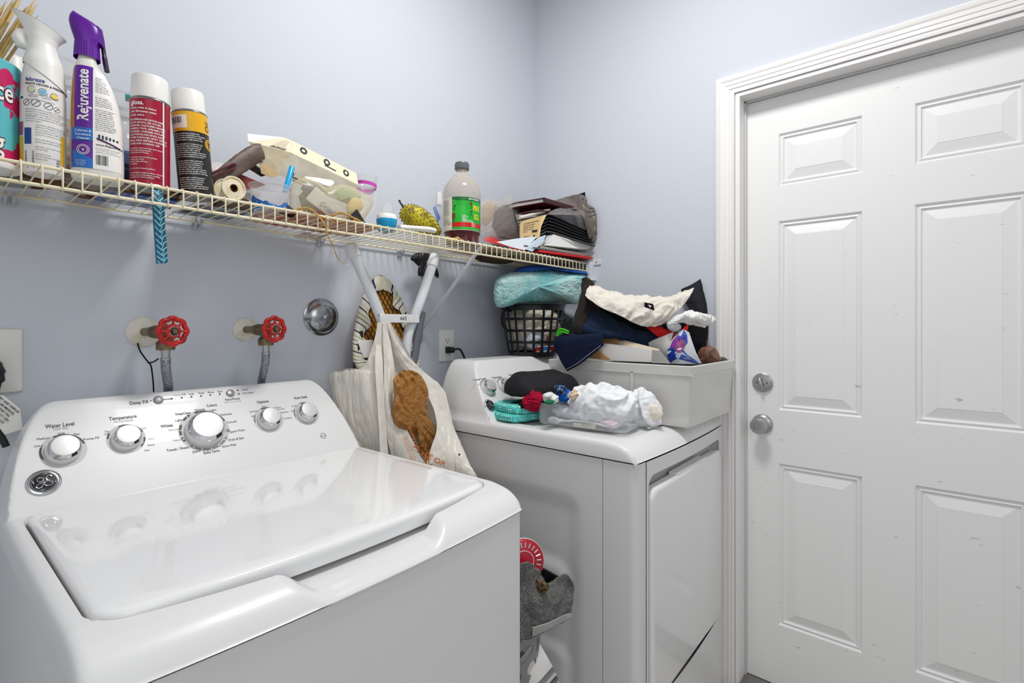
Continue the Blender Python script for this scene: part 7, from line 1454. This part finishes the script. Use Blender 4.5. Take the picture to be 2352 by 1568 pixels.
# ------------------------------------------------------------ between the machines
M_hmp = mat('grey hamper plastic', '#8f8f90', .4)
HX0, HX1, HY0, HY1, HZ = -.965, -.760, -.640, -.22, .600
t = thing('laundry_hamper', 'grey plastic hamper with round holes between the two machines', 'laundry hamper', ((HX0+HX1)/2, (HY0+HY1)/2, 0))
mb = MB()
def hring(z): s = .030*(1-z/HZ); return [Vector((x, y, z)) for x, y in rrect(HX0+s, HY0+s, HX1-s, HY1-s, .05, 8)]
# wall as a grid with holes cut: built from cells
N_ = 96
def hp(u, z): 
    r_ = hring(z); n = len(r_); q = (u % 1)*n; i = int(q) % n; f = q-int(q); return r_[i]*(1-f)+r_[(i+1) % n]*f
rows = 11
for j in range(rows):
    z0, z1 = .02+(HZ-.05)*j/rows, .02+(HZ-.05)*(j+1)/rows
    for i in range(36):
        u0, u1 = i/36, (i+1)/36; sh_f = .5/36 if j % 2 else 0; u0 += sh_f; u1 += sh_f; zc = (z0+z1)/2; uc = (u0+u1)/2
        ring_o = []; ring_i = []
        for k in range(16):
            a = 2*PI*k/16; c, s = math.cos(a), math.sin(a); m_ = max(abs(c), abs(s)); ring_o.append(hp(uc+c/m_*(u1-u0)/2, zc+s/m_*(z1-z0)/2)); ring_i.append(hp(uc+c*.36*(u1-u0), zc+s*.40*(z1-z0)))
        mb.add(ring_o+ring_i, [(k, (k+1) % 16, 16+(k+1) % 16, 16+k) for k in range(16)])
loft(mb, [hring(.0), hring(.02)], cap1=False); loft(mb, [hring(HZ-.03), hring(HZ)], cap0=False, cap1=False)
mb.build('perforated_wall', M_hmp, t, world=True, solid=.003, smooth=False)
mb = MB(); r_ = [v+Vector((0, 0, 0)) for v in hring(HZ)]; mb.tube(r_, .007, 8, close=True); mb.build('rim', mat('black hamper rim', '#1e1e20', .4), t, world=True)
mb = slab([at(1246, 1302, X=-.775), at(1290, 1326, X=-.775), at(1282, 1345, X=-.775), at(1240, 1330, X=-.775)], (-.006, 0, 0)); mb.build('handle_edge', M_black, t, world=True)
# grey towel
M_tw = mat('grey terry towel', '#8f8e8c', 1, bump=1, bscale=420, col2='#5f5e5d', cscale=380, bdist=.006, sheen=.3)
def wx(a, b, X): return at(a, b, X=X)
TW = [[wx(1185, 1300, -.93), wx(1215, 1292, -.90), wx(1240, 1312, -.87), wx(1255, 1338, -.84), wx(1285, 1325, -.80), wx(1303, 1320, -.775), wx(1316, 1340, -.765)],
      [wx(1180, 1335, -.92), wx(1212, 1335, -.90), wx(1235, 1352, -.88), wx(1258, 1350, -.85), wx(1285, 1340, -.80), wx(1305, 1345, -.77), wx(1318, 1352, -.765)],
      [wx(1180, 1380, -.93), wx(1213, 1375, -.905), wx(1236, 1378, -.89), wx(1260, 1375, -.86), wx(1285, 1370, -.82), wx(1304, 1372, -.78), wx(1316, 1380, -.77)],
      [wx(1185, 1425, -.93), wx(1214, 1420, -.905), wx(1238, 1418, -.89), wx(1262, 1412, -.86), wx(1285, 1402, -.82), wx(1303, 1396, -.785), wx(1313, 1400, -.775)],
      [wx(1190, 1470, -.93), wx(1216, 1468, -.905), wx(1236, 1458, -.89), wx(1262, 1446, -.86), wx(1284, 1434, -.82), wx(1301, 1426, -.79), wx(1312, 1418, -.78)]]
mb = sheet(TW, 90, 70, .004, 22, seed=4); to = solo(mb, 'towel', M_tw, 'grey terry towel hanging over the front of the hamper', 'towel', solid=.004)
mb = MB()
def twp(u, v): return crom([crom(r, u) for r in TW], v)+(CAM-TW[2][3]).normalized()*.0060
mb.grid(lambda u, v: twp(.22+.78*u, .86+.13*v), 40, 6); mb.build('woven_hem', mat('towel hem', '#a5a4a2', .9, bump=.3, bscale=300), to, world=True, solid=.001)
solo(bagblob([tuple(wx(a, b, -.87)) for a, b in [(1205, 1335), (1212, 1310), (1235, 1325), (1262, 1345), (1245, 1365), (1215, 1360)]], 0, .02, amp=.003, freq=40), 'brown_cloth', mat('brown speckled cloth', '#7d6a4e', .95, bump=.8, bscale=200, col2='#3b3226', cscale=120), 'brown speckled cloth cupped inside the grey towel', 'cloth')
# red slotted wheel
c = wx(1203, 1288, -.865); n = (CAM-c).normalized(); n = (n+Vector((.25, 0, -.25))).normalized(); Mr = Matrix.Translation(c) @ n.to_track_quat('Z', 'Y').to_matrix().to_4x4()
t = thing('red_disc', 'red slotted plastic disc standing in the hamper above the grey towel', 'disc', tuple(c))
mb = MB(); mb.lathe([(.050, -.012), (.052, -.006), (.050, .0), (.047, .002), (.014, .006), (0, .006)], 56, Mr); mb.build('disc', mat('deep red plastic', '#b3142c', .3), t, world=True)
mb = MB(); mb.lathe([(.0505, -.013), (.053, -.010), (.053, -.005), (.0515, -.003)], 56, Mr, cap1=False); mb.build('pale_rim', mat('pale rim', '#d3cfcd', .4), t, world=True)
mb = MB()
for k in range(22): a = 2*PI*k/22; mb.tube([Mr @ Vector((math.cos(a)*.032, math.sin(a)*.032, .0042)), Mr @ Vector((math.cos(a)*.044, math.sin(a)*.044, .0028))], .0018, 6)
mb.build('silver_slots', mat('silver slots', '#c9c6c4', .3, metal=.4), t, world=True)
mb = MB(); pts = [Mr @ Vector((math.cos(2*PI*k/40)*.024, math.sin(2*PI*k/40)*.024, .0054)) for k in range(40)]; mb.tube(pts, .0011, 6, close=True); mb.build('inner_ring', mat('inner ring', '#e0c9cb', .4), t, world=True)
# labelled box
P0, P1, P2, P3 = wx(1205, 1545, -.90), wx(1276, 1530, -.80), wx(1240, 1478, -.80), wx(1205, 1508, -.90)
P0, P1, P2, P3 = wx(1180, 1590, -.90), wx(1254, 1568, -.82), wx(1243, 1474, -.82), wx(1180, 1535, -.90)
t = thing('product_box', 'white printed box with a striped side leaning against the hamper', 'box', tuple(P0.xy)+(.38,))
A, B, Cc, Dd = wx(1190, 1620, -.875), wx(1270, 1530, -.79), wx(1238, 1474, -.79), wx(1165, 1555, -.875)
slab([A, B, Cc, Dd], (-.0, .012, -.004)).build('label_sheet', M_label_w, t, world=True, bevel=.0005)
e = (B-A).normalized(); u2 = (Dd-A).normalized(); n = (CAM-A).normalized()*.003
mb = MB(); o1 = Dd+(A-Dd)*.30; e = (Cc-Dd).normalized(); dn = (A-Dd).normalized()
mb.text('Bumper', .021, lambda X, Y: Dd+e*(.052+X*.9)+dn*(.020-Y)+n, 'CENTER', .03); mb.text('Wall Guard', .010, lambda X, Y: Dd+e*(.052+X)+dn*(.040-Y)+n, 'CENTER', .02)
for i in range(4): mb.text('2 IN X 2 IN X 3 IN 50 X 60 CM', .006, lambda X, Y: Dd+e*(.050+X)+dn*(.056+i*.009-Y)+n, 'CENTER', .0)
mb.build('dark_print', M_dark, t, world=True, smooth=False, tri=True)
for k in range(5):
    mb = slab([A+(B-A)*1+dn*(.004+k*.010)-e*.075, B+dn*(.004+k*.010), B+dn*(.010+k*.010), A+(B-A)*1+dn*(.010+k*.010)-e*.075], (0, .010, 0)); mb.build('side_stripe', mat('stripe %d' % k, ['#8a8a8a', '#dcdcdc', '#6f6f70', '#c9c9c9', '#929292'][k], .5), t, world=True)
